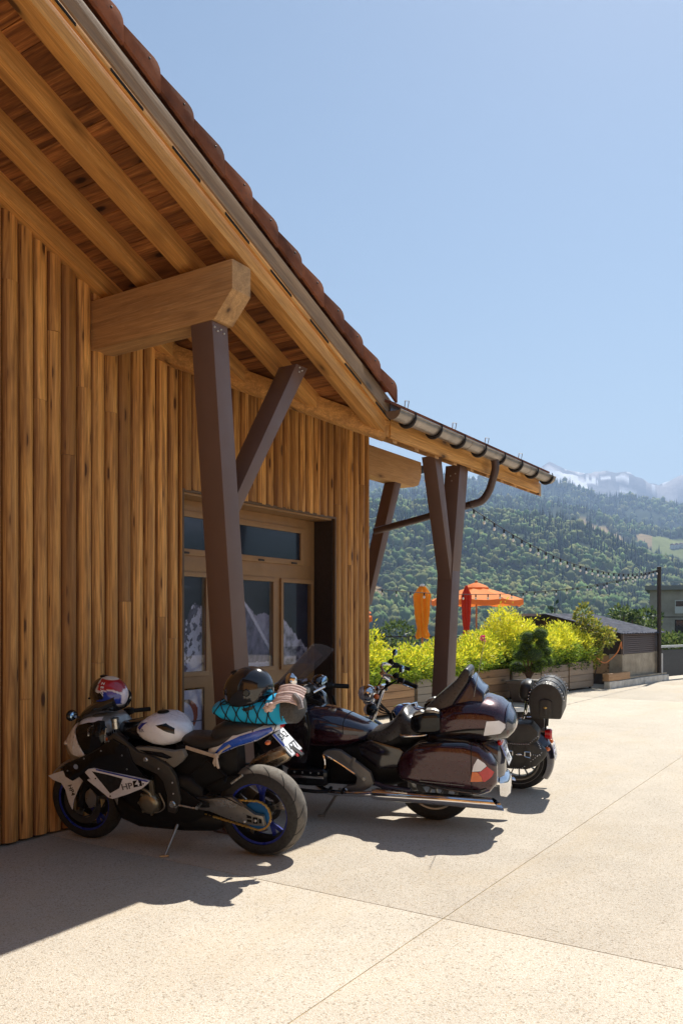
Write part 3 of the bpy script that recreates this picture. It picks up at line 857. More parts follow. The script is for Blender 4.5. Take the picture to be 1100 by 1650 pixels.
def conifer(n, tiers):
    V = []; F = []
    for k in range(tiers):
        z0 = k / tiers * .85; r0 = (1 - k / tiers) * .9 + .05; z1 = z0 + 1.6 / tiers
        o = len(V)
        for i in range(n):
            a = 2 * math.pi * (i + .5 * (k % 2)) / n; rr_ = r0 * (1 if i % 2 else .62); V.append((rr_ * math.cos(a), rr_ * math.sin(a), z0 * 2 - 1))
        V.append((0, 0, min(1, z1) * 2 - 1))
        F += [(o + i, o + (i + 1) % n, o + n) for i in range(n)]
    return np.array(V), np.array(F)
def cluster_crown(k, lv, seed):
    g = np.random.default_rng(seed); BV, BF = round_crown(lv); V = []; F = []
    for i in range(k):
        d = g.normal(size=3); d /= np.linalg.norm(d); d[2] = abs(d[2]) * 1.1 - .35
        c = d * .52; s_ = g.uniform(.42, .62)
        V.append(BV * s_ + c if i else BV * .72); F.append(BF + i * len(BV))
    return np.concatenate(V), np.concatenate(F)
def scatter_forest(name, r0, r1, spacing, size, lv, tiers, seed, pcon, a0=R(6.0), a1=R(41), clus=0):
    g = np.random.default_rng(seed)
    n = int((a1 - a0) * (r1 ** 2 - r0 ** 2) / 2 / spacing ** 2)
    az = g.uniform(a0, a1, n); r = np.sqrt(g.uniform(r0 ** 2, r1 ** 2, n))
    keep = meadow(az, r) < .5
    x, y = r * np.cos(az), r * np.sin(az)
    dens = vnoise(x, y, 120, 3, 21); keep &= dens > -.42
    az, r, x, y = az[keep], r[keep], x[keep], y[keep]; z = terrain_h(az, r); n = len(r)
    con = g.uniform(0, 1, n) < np.clip(pcon + .9 * vnoise(x, y, 170, 3, 40), .02, .98)
    s = size * g.uniform(.45, 1.5, n) * (1 + .5 * vnoise(x, y, 60, 2, 77))
    VS = []; FS = []; CS = []; off = 0
    for flag, (BV, BF) in ((False, cluster_crown(clus, lv, seed) if clus else round_crown(lv)), (True, conifer(8 if tiers > 2 else 6, tiers))):
        idx = np.where(con == flag)[0]; m_ = len(idx)
        if not m_: continue
        ang = g.uniform(0, 6.28, m_); ca, sa = np.cos(ang), np.sin(ang)
        V = np.repeat(BV[None], m_, 0)
        if not flag:
            V = V * (1 + g.normal(0, .17, (m_, len(BV), 1)))
            sc = np.stack([s[idx] * g.uniform(.42, .6, m_)] * 2 + [s[idx] * g.uniform(.5, .72, m_)], -1); lift = sc[:, 2] * .75
        else:
            V = V * (1 + g.normal(0, .08, (m_, len(BV), 1)))
            sc = np.stack([s[idx] * .30] * 2 + [s[idx] * .80], -1); lift = sc[:, 2] * .9
        V = V * sc[:, None, :]
        X = V[..., 0] * ca[:, None] - V[..., 1] * sa[:, None] + x[idx][:, None]
        Y = V[..., 0] * sa[:, None] + V[..., 1] * ca[:, None] + y[idx][:, None]
        Zz = V[..., 2] + (z[idx] + lift)[:, None]
        VS.append(np.stack([X, Y, Zz], -1).reshape(-1, 3))
        FS.append((BF[None] + (np.arange(m_) * len(BV))[:, None, None] + off).reshape(-1, 3)); off += m_ * len(BV)
        base = np.array([.030, .055, .026]) if flag else np.array([.185, .245, .085])
        tone = g.uniform(.78, 1.25, (m_, 1)) * (1 + .55 * vnoise(x[idx], y[idx], 110, 3, 8)[:, None])
        hue = g.uniform(-.2, .35, m_)
        c = base[None] * tone; c[:, 0] *= 1 + hue
        c = np.repeat(c, len(BV), 0); c *= g.uniform(.88, 1.14, (len(c), 1)); CS.append(c)
    o = np_mesh(name, np.concatenate(VS), np.concatenate(FS), M_FOREST, np.concatenate(CS), smooth=False)
    return o
tag(scatter_forest('forest', 640, 1130, 6.6, 11.5, 1, 5, 3, .2, clus=7), 'mixed forest on the near lower valley side', 'forest', kind='stuff')
tag(scatter_forest('upper_forest', 1130, 1640, 7.2, 12.5, 1, 4, 13, .3, clus=4), 'mixed forest climbing to the near ridge', 'forest', kind='stuff')
tag(scatter_forest('distant_forest', 1620, 2700, 12, 13, 1, 2, 4, .55), 'distant mixed woods with meadow clearings', 'forest', kind='stuff')
tag(scatter_forest('ridge_forest', 2700, 3620, 16, 16, 1, 2, 5, .6), 'blue hazy forest on the high ridge', 'forest', kind='stuff')
# a few pale houses by the far meadow
M_FARW = plain('far_house_wall', (.6, .58, .54), .8)
M_FARR = plain('far_house_roof', (.25, .16, .12), .8)
for k, (px, r_) in enumerate(((1090, 2190), (1097, 2200), (1083, 2175))):
    a = az_of_px(px); z = float(terrain_h(np.array([a]), np.array([float(r_)]))[0])
    e = empty('farmhouse', (r_ * math.cos(a), r_ * math.sin(a), z))
    tag(e, ['white farmhouse in the middle of the three beside the green far meadow', 'white farmhouse at the right end of the three beside the green far meadow', 'white farmhouse at the left end of the three beside the green far meadow'][k], 'house', 'farmhouses by the far meadow')
    mb = MB(); mb.box(-7, 7, -5, 5, -3, 7); mb.build('wall', M_FARW, e)
    mb = MB(); mb.prism([(-6.5, 6.9), (6.5, 6.9), (0, 11)], lambda p, q_, d: (d, p, q_), -8, 8); mb.build('roof', M_FARR, e)

# ------------------------------------------------------------------ haze
hz = MB(); hz.box(-1500, 14300, -14300, 14300, -140, 1180)
hzm = bpy.data.materials.new('haze'); hzm.use_nodes = True
t = hzm.node_tree; t.nodes.clear(); out = t.nodes.new('ShaderNodeOutputMaterial'); pv = t.nodes.new('ShaderNodeVolumePrincipled')
pv.inputs['Color'].default_value = (.46, .65, 1, 1); pv.inputs['Density'].default_value = 1.6e-4; pv.inputs['Anisotropy'].default_value = .2
t.links.new(pv.outputs[0], out.inputs['Volume'])
tag(hz.build('haze', hzm, smooth=False, noid=True), 'thin blue mountain haze', 'haze', kind='stuff')
# ================================================================== terrace
M_PLANK = wood('planter_planks', 'X', base=(.36, .24, .15), dark=(.15, .09, .05), light=(.48, .36, .25), scorch=.5, knots=.4, grey=.5)
M_PLANKO = wood('planter_planks_new', 'X', base=(.46, .26, .12), dark=(.2, .1, .04), light=(.6, .38, .2), scorch=.3, knots=.5, grey=.15)
M_PLANKG = wood('planter_planks_grey', 'X', base=(.26, .22, .17), dark=(.1, .08, .06), light=(.36, .31, .26), scorch=.5, knots=.3, grey=.9)
M_SOIL = plain('soil', (.05, .035, .022), 1)
M_DARK = plain('dark_stained_wood', (.035, .024, .018), .7, var=.3, scale=8)
TA = math.atan(-.143)
TO = Vector((20.5, 5.92, 0))
def TP(s, w, z=0):
    """terrace frame: s along the planter row (0 at its far end, negative nearer), w back from it"""
    return Vector((TO.x + s * math.cos(TA) - w * math.sin(TA), TO.y + s * math.sin(TA) + w * math.cos(TA), z))
def TM(s, w, z=0): return Matrix.Translation(TP(s, w, z)) @ Matrix.Rotation(TA, 4, 'Z')
def at(px, py, D):
    """point seen at a photograph pixel, D metres ahead of the camera"""
    F = Vector((UY, UX, 0)); Rr = Vector((UX, -UY, 0))
    return Vector((0, 0, CH)) + (F + Rr * ((px - CXP) / FPX) + Vector((0, 0, 1)) * ((HYP - py) / FPX)) * D
pl_spec = [(-11.6, 2.05, .56, M_PLANKO, 'long pale wooden planter nearest the porch, under the left shrubs'),
           (-9.45, 2.05, .56, M_PLANKO, 'pale wooden planter directly behind the foot of the porch prop'),
           (-7.3, 1.75, .60, M_PLANKG, 'grey weathered wooden planter between the prop and the orange planter'),
           (-5.4, 1.35, .66, M_PLANKO, 'orange wooden planter box beside the cloud-pruned shrub'),
           (-3.95, 1.25, .62, M_PLANK, 'brown plank planter behind the leather roll bag, left of the pair with dark gaps'),
           (-2.65, 1.3, .64, M_PLANK, 'brown plank planter in the middle of the row by the pavement'),
           (-1.28, 1.28, .68, M_PLANK, 'brown plank planter at the far end of the row next to the low block wall')]
for s0, L, h, m_, lab in pl_spec:
    e = empty('planter', mat=TM(s0, 0)); tag(e, lab, 'planter', 'wooden planters along the terrace edge')
    n = 4
    mb = MB()
    for k in range(n):
        z0 = .05 + (h - .05) * k / n; z1 = .05 + (h - .05) * (k + 1) / n - .008
        mb.rnd(); mb.box(0, L, 0, .03, z0, z1); mb.rnd(); mb.box(0, .03, .031, .769, z0, z1); mb.rnd(); mb.box(L - .03, L, .031, .769, z0, z1); mb.rnd(); mb.box(0, L, .77, .80, z0, z1)
    mb.build('plank_wall', m_, e, bevel=.003)
    for x in (.04, L - .09):
        for y in (.035, .715): mb = MB(); mb.box(x, x + .05, y, y + .05, 0, h - .02); mb.build('leg', M_DARK, e)
    mb = MB(); mb.box(.032, L - .032, .032, .768, h - .12, h - .07); mb.build('soil', M_SOIL, e)
def leaf_cloud(blobs, n, size, cols, seed, up=.3, thin=.35, droop=0, mat=None, name='foliage', parent=None, low=None, rmin=.45):
    """leaf-sized faces spread through a set of ellipsoids ; blobs (x,y,z,rx,ry,rz)"""
    g = np.random.default_rng(seed); B = np.array(blobs, float); vol = B[:, 3] * B[:, 4] * B[:, 5]
    bi = g.choice(len(B), n, p=vol / vol.sum()); d = g.normal(size=(n, 3)); d /= np.linalg.norm(d, axis=1, keepdims=True)
    rr_ = g.uniform(rmin, 1.08 if rmin < .6 else 1.0, n) ** .6
    wob = 1 + (.22 if rmin < .6 else .05) * vnoise(d[:, 0] * 3 + bi * 7, d[:, 1] * 3 + d[:, 2] * 3, 1, 2, seed)
    P = B[bi, :3] + d * (rr_ * wob)[:, None] * B[bi, 3:6]
    out = d * .8 + g.normal(size=(n, 3)) * .55; out[:, 2] += up - droop; out /= np.linalg.norm(out, axis=1, keepdims=True)
    sd = np.cross(out, g.normal(size=(n, 3))); sd /= np.linalg.norm(sd, axis=1, keepdims=True)
    L = size * g.uniform(.5, 1.5, n)[:, None]; w = L * thin * .5
    V = np.stack([P, P + out * L * .5 + sd * w, P + out * L, P + out * L * .5 - sd * w], 1).reshape(-1, 3)
    F = np.arange(4 * n).reshape(-1, 4)
    cols = np.array(cols); c = cols[g.integers(0, len(cols), n)] * g.uniform(.75, 1.25, (n, 1))
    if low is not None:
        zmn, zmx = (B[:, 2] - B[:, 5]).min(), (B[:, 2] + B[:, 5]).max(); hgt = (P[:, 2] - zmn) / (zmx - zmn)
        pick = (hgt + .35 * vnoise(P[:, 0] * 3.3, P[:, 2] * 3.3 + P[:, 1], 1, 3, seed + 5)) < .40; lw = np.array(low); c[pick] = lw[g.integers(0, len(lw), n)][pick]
    o = np_mesh(name, V, F, mat, np.repeat(c, 4, 0), smooth=False); o.parent = parent
    return o
def leaf_mat(name):
    m, t, b = _new(name)
    a = N(t, 'ShaderNodeAttribute'); a.attribute_name = 'col'
    t.links.new(a.outputs['Color'], b.inputs['Base Color']); b.inputs['Roughness'].default_value = .55; b.inputs['Specular IOR Level'].default_value = .3
    tr = N(t, 'ShaderNodeBsdfTranslucent'); t.links.new(a.outputs['Color'], tr.inputs[0])
    mx = N(t, 'ShaderNodeMixShader'); mx.inputs[0].default_value = .45
    o = t.nodes['Material Output']; t.links.new(b.outputs[0], mx.inputs[1]); t.links.new(tr.outputs[0], mx.inputs[2]); t.links.new(mx.outputs[0], o.inputs[0])
    return m
M_LEAF = leaf_mat('leaf'); M_BARK = plain('bark', (.10, .065, .04), .9, var=.3, scale=20)
YEL = [(.80, .74, .04), (.70, .68, .04), (.86, .77, .08), (.50, .55, .04), (.26, .36, .03)]
GRN = [(.28, .40, .04), (.18, .29, .03), (.48, .55, .05), (.11, .18, .025)]
DGR = [(.035, .075, .018), (.06, .11, .025), (.09, .15, .03), (.025, .05, .015)]
def shrub(name, base, blobs, n, size, cols, seed, label, cat, group=None, stems=5, thin=.3, up=.3, low=None):
    e = empty(name, base); tag(e, label, cat, group)
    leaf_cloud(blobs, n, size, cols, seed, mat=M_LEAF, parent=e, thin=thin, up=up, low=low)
    mb = MB(); g = random.Random(seed)
    for k in range(stems):
        b = blobs[k % len(blobs)]
        top = Vector((b[0] + g.uniform(-.1, .1), b[1], b[2] + b[5] * .5)); rt = Vector((b[0] * .6, g.uniform(-.06, .06), 0))
        mb.tube([rt, rt.lerp(top, .5) + Vector((g.uniform(-.05, .05), 0, .05)), top], [.018, .012, .005], 6)
    mb.build('stem', M_BARK, e)
    return e
# the shrubs in the planters: base sits on the soil
def row_shrub(s, w, z0, L, H, dep, n, cols, seed, label, size=.068, thin=.30):
    g = random.Random(seed); bl = []
    k = max(3, int(L / .35))
    for i in range(k):
        x = -L / 2 + L * (i + .5) / k
        hh = H * g.uniform(.75, 1.05)
        bl.append((x, g.uniform(-.1, .1), hh * .42, L / k * .95, dep * .5, hh * .48))
        if g.random() < .8: bl.append((x + g.uniform(-.15, .15), g.uniform(-.2, .2), hh * 1.0, .035, .035, hh * .22)); bl.append((x + g.uniform(-.2, .2), g.uniform(-.3, -.1), hh * .55, .2, .08, .06))
        if g.random() < .7: bl.append((x + g.uniform(-.1, .1), g.uniform(-.15, .15), hh * .8, L / k * .6, dep * .3, hh * .28))
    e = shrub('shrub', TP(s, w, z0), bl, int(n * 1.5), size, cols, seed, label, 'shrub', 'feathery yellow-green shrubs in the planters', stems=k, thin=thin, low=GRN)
    e.rotation_euler = (0, 0, TA); return e
row_shrub(-10.75, .35, .46, 2.0, 1.15, 1.0, 9000, GRN + YEL[:4], 1, 'feathery green-yellow shrub nearest the building corner, over the handlebars')
row_shrub(-9.0, .38, .46, 2.0, 1.0, 1.0, 10000, YEL[:4] + GRN[:1] + GRN[2:3], 2, 'feathery bright shrub just left of the porch prop')
row_shrub(-6.9, .40, .5, 2.2, .70, 1.0, 11000, YEL + GRN[2:3], 3, 'wide yellow shrub right of the porch prop, above the grey planter')
row_shrub(-4.75, .45, .56, 1.7, .82, 1.1, 9000, YEL, 4, 'yellow shrub directly behind the cloud-pruned shrub')
row_shrub(-3.0, .42, .52, 1.8, 1.32, 1.1, 11000, YEL[:4], 5, 'tall brilliant yellow shrub in the middle of the row')
row_shrub(-1.2, .42, .58, 2.0, .98, 1.15, 11000, YEL[:4] + GRN[2:3], 6, 'brilliant yellow shrub at the far end, overhanging the low wall')
# greener undergrowth at the planter rims
for k, (s, L) in enumerate(((-3.6, 1.0), (-2.4, 1.3), (-.9, 1.2))):
    bl = [(-L / 2 + L * (i + .5) / 4, -.28, .02, L / 6, .2, .16) for i in range(4)]
    e = shrub('trailing_plant', TP(s, .42, .62), bl, 1800, .06, DGR + GRN[:1], 60 + k, 'dark green trailing plant on the rim of %s' % ('the planter beside the cloud-pruned shrub', 'the middle brown planter', 'the farthest brown planter')[k], 'plant', 'dark green rim plants', stems=3)
    e.rotation_euler = (0, 0, TA)
p = TP(-11.0, 1.6, .1)
shrub('shrub', p, [(0, 0, .9, .55, .5, .75), (.15, 0, 1.45, .38, .35, .5), (-.3, 0, .6, .4, .4, .4)], 9000, .075, GRN + YEL[3:4] + YEL[1:2], 11, 'upright darker green conifer shrub behind the row, near the closed umbrella', 'shrub', thin=.35)
p = TP(-12.6, .5, .45)
shrub('reddish_shrub', p, [(0, 0, .3, .7, .5, .42), (.5, 0, .5, .5, .4, .35), (-.5, .2, .6, .4, .4, .4)], 5500, .07, [(.42, .24, .08), (.5, .34, .10), (.25, .26, .05), (.46, .18, .07)], 12, 'reddish and ochre shrub against the building corner', 'shrub', thin=.4)
# loose leafy branchy shrub by the shed
p = at(948, 1040, 20.6); p.z = .1
shrub('leafy_shrub', p, [(.05, 0, 1.35, .35, .25, .28), (.35, -.3, 1.15, .35, .25, .22), (-.15, .1, 1.68, .22, .2, .26), (0, 0, .8, .3, .3, .4)], 2000, .09, [(.34, .34, .05), (.22, .26, .04), (.10, .14, .03), (.42, .36, .06)], 13, 'loose green shrub with broad leaves in front of the shed', 'shrub', thin=.5, stems=3)
# pink flowers
e = empty('pink_flowers', TP(-4.95, .1, 1.30)); tag(e, 'small cluster of pink flowers at the left edge of the tallest yellow shrub', 'flowers')
leaf_cloud([(0, 0, 0, .04, .04, .035), (.07, 0, -.05, .025, .025, .025)], 90, .035, [(.7, .05, .22), (.6, .1, .3)], 14, mat=M_LEAF, name='petals', parent=e, thin=.8)
mb = MB(); mb.tube([(0, 0, 0), (0, .05, -.7)], .006, 6); mb.build('stem', M_BARK, e)
# cloud-pruned shrub in its dark pot
pot_c = at(851, 1095, 17.0); pot_c.z = 0
e = empty('plant_pot', pot_c); tag(e, 'dark brown tapered square pot under the cloud-pruned shrub', 'pot')
mb = MB(); q4 = lambda r_, z: [(-r_, -r_, z), (r_, -r_, z), (r_, r_, z), (-r_, r_, z)]
mb.quadbox(q4(.25, 0), q4(.33, .38)); mb.build('bowl', plain('pot_taupe', (.07, .055, .05), .6), e, bevel=.01)
mb = MB(); mb.quadbox(q4(.355, .381), q4(.36, .44)); mb.build('rim', plain('pot_rim', (.085, .068, .062), .6), e, bevel=.008)
e = empty('cloud_pruned_shrub', pot_c + Vector((0, 0, .44))); tag(e, 'cloud-pruned evergreen shrub with round green pads in the dark pot', 'topiary')
pads = [(850, 1027, 11.5), (870, 1021, 11), (847, 1042, 10.5), (873, 1037, 9), (861, 1055, 13), (838, 1056, 10), (877, 1049, 10), (833, 1074, 11), (850, 1077, 10.5), (864, 1076, 8.5), (882, 1066, 9), (872, 1068, 8)]
mbs = MB(); random.seed(4)
for px_, py_, r_ in pads:
    dd = 17 + random.uniform(-.18, .18); c = at(px_, py_, dd) - (pot_c + Vector((0, 0, .44))); rad = r_ * 17 / FPX * 1.12
    mb = MB(); mb.ball((0, 0, 0), (rad * .82, rad * .82, rad * .66), 10, 8); o = mb.build('pad_core', plain('pad_core', (.02, .04, .012), .9), e); o.location = c
    lc = leaf_cloud([(0, 0, 0, rad, rad, rad * .8)], 1700, .020, [(.07, .13, .02), (.12, .20, .03), (.20, .28, .04), (.04, .08, .015)], int(px_ + py_), mat=M_LEAF, name='foliage_pad', parent=e, thin=.5, up=.3, rmin=.75); lc.location = c
    mbs.tube([(0, 0, 0), (c.x * .3, c.y * .3, c.z * .5), tuple(c)], [.022, .015, .008], 6)
mbs.build('trunk', M_BARK, e)
p = at(809, 1072, 17.6)
shrub('round_box_shrub', (p.x, p.y, .60), [(0, 0, .16, .22, .22, .26)], 3500, .035, DGR, 16, 'dark green rounded box shrub in the orange planter', 'shrub', thin=.5, stems=3)

# ---- parasols
def canvas(name, c, rough=.8):
    m, t, b = _new(name); v = coords(t)
    cc_ = ramp(t, noise_(t, v, 3, 4), [(.3, tuple(x * .9 for x in c)), (.7, c)])
    t.links.new(cc_, b.inputs['Base Color']); b.inputs['Roughness'].default_value = rough
    tr = N(t, 'ShaderNodeBsdfTranslucent'); t.links.new(cc_, tr.inputs[0])
    mx = N(t, 'ShaderNodeMixShader'); mx.inputs[0].default_value = .4; o = t.nodes['Material Output']
    t.links.new(b.outputs[0], mx.inputs[1]); t.links.new(tr.outputs[0], mx.inputs[2]); t.links.new(mx.outputs[0], o.inputs[0]); return m
M_ORA = canvas('orange_canvas', (.95, .30, .07)); M_YOR = canvas('amber_canvas', (.95, .42, .03)); M_RED = canvas('red_canvas', (.75, .07, .03)); M_POLE = plain('parasol_pole', (.45, .22, .10), .5)
M_WHITE = plain('white_plastic', (.75, .75, .75), .4)
def open_parasol(c, rad, zc, zt, mat_, label):
    e = empty('parasol', (c.x, c.y, 0)); tag(e, label, 'parasol', 'terrace parasols')
    mb = MB(); n = 8; seg = 6
    for k in range(n):
        a0, a1 = 2 * math.pi * k / n + .2, 2 * math.pi * (k + 1) / n + .2
        rows = []
        for i in range(seg + 1):
            f = .10 + .90 * i / seg; row = []
            for j in range(5):
                u = j / 4; a = a0 + (a1 - a0) * u
                pl = math.cos(math.pi / n) / math.cos((a - (a0 + a1) / 2)); sag = .05 * math.sin(math.pi * u) * f
                row.append((rad * f * pl * math.cos(a), rad * f * pl * math.sin(a), zt - (zt - zc) * f ** 1.15 - sag))
            rows.append(row)
        row = [(x * 1.0, y * 1.0, z - .17 + .02 * math.sin(j * 2)) for j, (x, y, z) in enumerate(rows[-1])]; rows.append(row)
        vs = [p for r_ in rows for p in r_]
        mb.add(vs, [(i * 5 + j, i * 5 + j + 1, (i + 1) * 5 + j + 1, (i + 1) * 5 + j) for i in range(len(rows) - 1) for j in range(4)])
    mb.build('canopy', mat_, e)
    mb = MB(); mb.lathe([(.02, .12), (.3, .02), (.42, -.06), (.43, -.10)], (0, 0, zt), (0, 0, 1), 8); mb.build('vent_cap', mat_, e)
    mb = MB(); mb.tube([(0, 0, 0), (0, 0, zt + .02)], .028, 10); mb.build('pole', M_POLE, e)
    mb = MB(); mb.ball((0, 0, zt + .14), .05, 10, 8); mb.build('finial', M_POLE, e)
    for k in range(n):
        a = 2 * math.pi * k / n + .2; mb = MB()
        mb.tube([(0, 0, zt - .1), (rad * .98 * math.cos(a), rad * .98 * math.sin(a), zc + .02)], .010, 6); mb.build('rib', M_POLE, e)
    mb = MB(); mb.box(-.3, .3, -.3, .3, 0, .06); mb.build('base', M_DARK, e, bevel=.01)
def closed_parasol(c, z0, z1, r_, mat_, label, cap=None, tie=.2):
    e = empty('parasol', (c.x, c.y, 0)); tag(e, label, 'parasol', 'terrace parasols')
    mb = MB(); H = z1 - z0; vs = []; fs = []; ns = 48; nr_ = 18
    for i in range(nr_ + 1):
        f = i / nr_
        R_ = r_ * (np.interp(f, [0, .05, tie - .06, tie, tie + .06, .5, .72, .78, .80, .92, 1], [.80, .86, .66, .55, .68, .84, .92, .98, 1.12, .62, .30]))
        for k in range(ns):
            a = 2 * math.pi * k / ns; rr_ = R_ * (1 + .24 * math.sin(8 * a + 5 * f + 1.5 * math.sin(3 * f)) * (1 if f < .95 else .3) + .06 * math.sin(17 * a + f * 9))
            vs.append((rr_ * math.cos(a), rr_ * math.sin(a), z0 + H * f + (.03 * math.sin(4 * a) if i == 0 else 0)))
    for i in range(nr_):
        for k in range(ns): fs.append((i * ns + k, i * ns + (k + 1) % ns, (i + 1) * ns + (k + 1) % ns, (i + 1) * ns + k))
    fs.append(list(range(nr_ * ns, (nr_ + 1) * ns))); mb.add(vs, fs); mb.build('canopy', mat_, e)
    mb = MB(); mb.tube([(0, 0, 0), (0, 0, z1 - .03)], .028, 10); mb.build('pole', M_POLE, e)
    mb = MB(); mb.lathe([(.001, .05), (r_ * .28, .045), (r_ * .34, 0), (r_ * .3, -.05)], (0, 0, z1), (0, 0, 1), 16); mb.build('cap', cap or mat_, e)
    mb = MB(); mb.box(-.3, .3, -.3, .3, 0, .06); mb.build('base', M_DARK, e, bevel=.01)
def zat(py, D): return CH + (HYP - py) / FPX * D
c = at(767, 1000, 27.3); open_parasol(c, 1.52, zat(966, 27.3), zat(944, 27.3), M_ORA, 'wide open orange parasol standing over the terrace')
c = at(680, 1000, 22.5); closed_parasol(c, zat(1028, 22.5), zat(944, 22.5), .20, M_YOR, 'closed amber parasol with a white cap, left of the porch prop', M_WHITE)
c = at(751, 1000, 24.5); closed_parasol(c, zat(1030, 24.5), zat(946, 24.5), .125, M_RED, 'closed red parasol half hidden beside the porch prop')
c = at(579, 1000, 30); open_parasol(c, .48, zat(993, 30), zat(984, 30), M_ORA, 'far orange parasol just peeping past the building corner')

# ---- wooden sun-shade frame
D = 23.0; P = [at(826, 991, D), at(904, 991, D), at(921, 1016, D), at(842, 1016, D)]
e = empty('sun_shade_frame', (P[0].x, P[0].y, 0)); tag(e, 'pinkish wooden frame with a dark tilted roof rising behind the yellow shrubs', 'shade frame')
M_PINK = wood('pink_timber', 'X', base=(.55, .36, .28), dark=(.3, .18, .12), light=(.66, .5, .42), scorch=.2, knots=.2, board=False)
o0 = Vector((P[0].x, P[0].y, 0)); Q = [p - o0 for p in P]
back = Vector((0, 0, 0)); off_ = Vector((-.9, -.25, 0))
mb = MB(); rect_beam(mb, Q[0], Q[1], .07, .07); mb.build('top_rail', M_PINK, e)
F0 = Vector((Q[0].x - .1, Q[0].y - .35, Q[3].z - .1)); F1 = Vector((Q[1].x + .25, Q[1].y - .35, Q[2].z - .1))
for a, b_ in ((Q[0], F0 + Vector((.18, 0, 0))), (Q[1], F1)):
    mb = MB(); rect_beam(mb, a, b_, .06, .07); mb.build('rafter', M_PINK, e)
mb = MB(); z_ = .05
B_ = [Q[0] + Vector((.05, 0, -.02)), Q[1] + Vector((-.05, 0, -.02)), F1 + Vector((-.15, 0, -.02)), F0 + Vector((.25, 0, -.02))]
mb.quadbox(B_, [b + Vector((0, 0, -.02)) for b in B_]); mb.build('roof_panel', plain('dark_shade_cloth', (.06, .04, .045), .8), e)
for b in (Q[0], Q[1], F0, F1):
    mb = MB(); mb.box(b.x - .03, b.x + .03, b.y + .04, b.y + .10, 0, b.z - .03); mb.build('leg', M_PINK, e)

# ---- shed, low wall, rope, lamp pole, railing, concrete block
e = empty('shed', mat=TM(1.28, -.20)); tag(e, 'dark brown garden shed with louvred side and corrugated roof behind the low wall', 'shed')
SL, SW = 2.45, 2.1
mb = MB(); mb.box(0, SL, 0, .12, -.05, .79); mb.box(.0, .12, .121, .35, -.05, .79); mb.build('concrete_wall', plain('stained_concrete', (.36, .30, .22), .9, var=.3, scale=3, bmp=.3), e, bevel=.006)
mb = MB(); mb.box(0, .05, .36, SW, .28, .75); mb.build('lower_boarding', M_PLANKO, e)
mb = MB(); mb.box(.06, .10, .36, SW, -.05, .28); mb.build('plinth', M_DARK, e)
mb = MB(); k = 0
while .80 + k * .052 < 1.29:
    z = .80 + k * .052; mb.quadbox([(0.04, -.012, z), (SL, -.012, z), (SL, .012, z + .012), (0.04, .012, z + .012)], [(0.04, -.004, z + .038), (SL, -.004, z + .038), (SL, .018, z + .05), (0.04, .018, z + .05)]); k += 1
mb.build('louvre', plain('louvre_brown', (.11, .08, .07), .6), e)
mb = MB(); mb.box(-.02, .04, -.02, .04, .79, 1.34); mb.build('corner_post', plain('louvre_brown', (.11, .08, .07), .6), e)
mb = MB(); mb.prism([(.0, .76), (SW, .76), (SW, 1.80), (.0, 1.31)], lambda p, q, d: (d, p, q), .045, .09); mb.box(.05, SL, .05, .07, .8, 1.3); mb.build('gable_boarding', M_DARK, e)
mb = MB(); n = 60
pts = [((-.35 + (SL + .6) * i / n), .012 * math.sin(i * 1.9)) for i in range(n + 1)]
top = [(x, -.12, 1.33 + w) for x, w in pts]; rid = [(x, SW - .1, 1.84 + w) for x, w in pts]
vs = top + rid + [(x, y, z - .015) for x, y, z in top] + [(x, y, z - .015) for x, y, z in rid]; m_ = n + 1
fs = [(i, i + 1, m_ + i + 1, m_ + i) for i in range(n)] + [(2 * m_ + i, 3 * m_ + i, 3 * m_ + i + 1, 2 * m_ + i + 1) for i in range(n)] + [(i, 2 * m_ + i, 2 * m_ + i + 1, i + 1) for i in range(n)]
mb.add(vs, fs); mb.build('roof', plain('corrugated_grey', (.05, .055, .075), .85, var=.4, scale=4, spec=.1), e)
mb = MB(); mb.quadbox([(-.35, SW - .1, 1.82), (SL + .25, SW - .1, 1.82), (SL + .25, SW + .9, 1.55), (-.35, SW + .9, 1.55)], [(-.35, SW - .1, 1.835), (SL + .25, SW - .1, 1.835), (SL + .25, SW + .9, 1.565), (-.35, SW + .9, 1.565)]); mb.build('rear_roof', plain('corrugated_grey', (.05, .055, .075), .85, spec=.1), e)
e = empty('low_wall', mat=TM(-.02, -.42)); tag(e, 'low wall of white blocks with a sandy plank top in front of the shed', 'wall')
mb = MB(); random.seed(8)
for k in range(9):
    mb.rnd(); mb.box(k * .44 + .004, k * .44 + .436, 0, .14, -.05, .17 + random.uniform(-.006, .006))
mb.build('block_course', plain('pale_block', (.55, .52, .47), .9, var=.25, scale=5, bmp=.3), e, bevel=.008)
mb = MB(); mb.box(0, 1.3, .02, .18, .181, .36); mb.build('plank', M_PLANKO, e, bevel=.005)
mb = MB(); mb.box(1.31, 3.95, .06, .20, .181, .22); mb.build('capping', plain('stained_concrete', (.36, .30, .22)), e)
e = empty('rope', TP(.9, -.1, 0)); tag(e, 'orange rope hanging in a loop from the shed wall', 'rope')
A_, B_, C_ = at(1000, 1034, 21.2), at(974, 1068, 20.9), at(961, 1060, 20.4); o0 = Vector(e.location)
pts = smooth_path([A_ - o0, at(993, 1052, 21.1) - o0, B_ - o0, C_ - o0], 8)
mb = MB(); mb.tube(pts, .016, 8); mb.tube([A_ - o0, at(1001, 1046, 21.2) - o0], .014, 8); mb.build('strand', plain('orange_rope', (.65, .22, .07), .8), e)
pb = Vector((23.98, 5.13, 0)); PT = 3.10
e = empty('lamp_pole', pb); tag(e, 'slim dark pole at the pavement edge carrying the bulb strings', 'pole')
mb = MB(); mb.tube([(0, 0, -.1), (0, 0, PT)], .055, 12); mb.build('shaft', M_DARK, e)
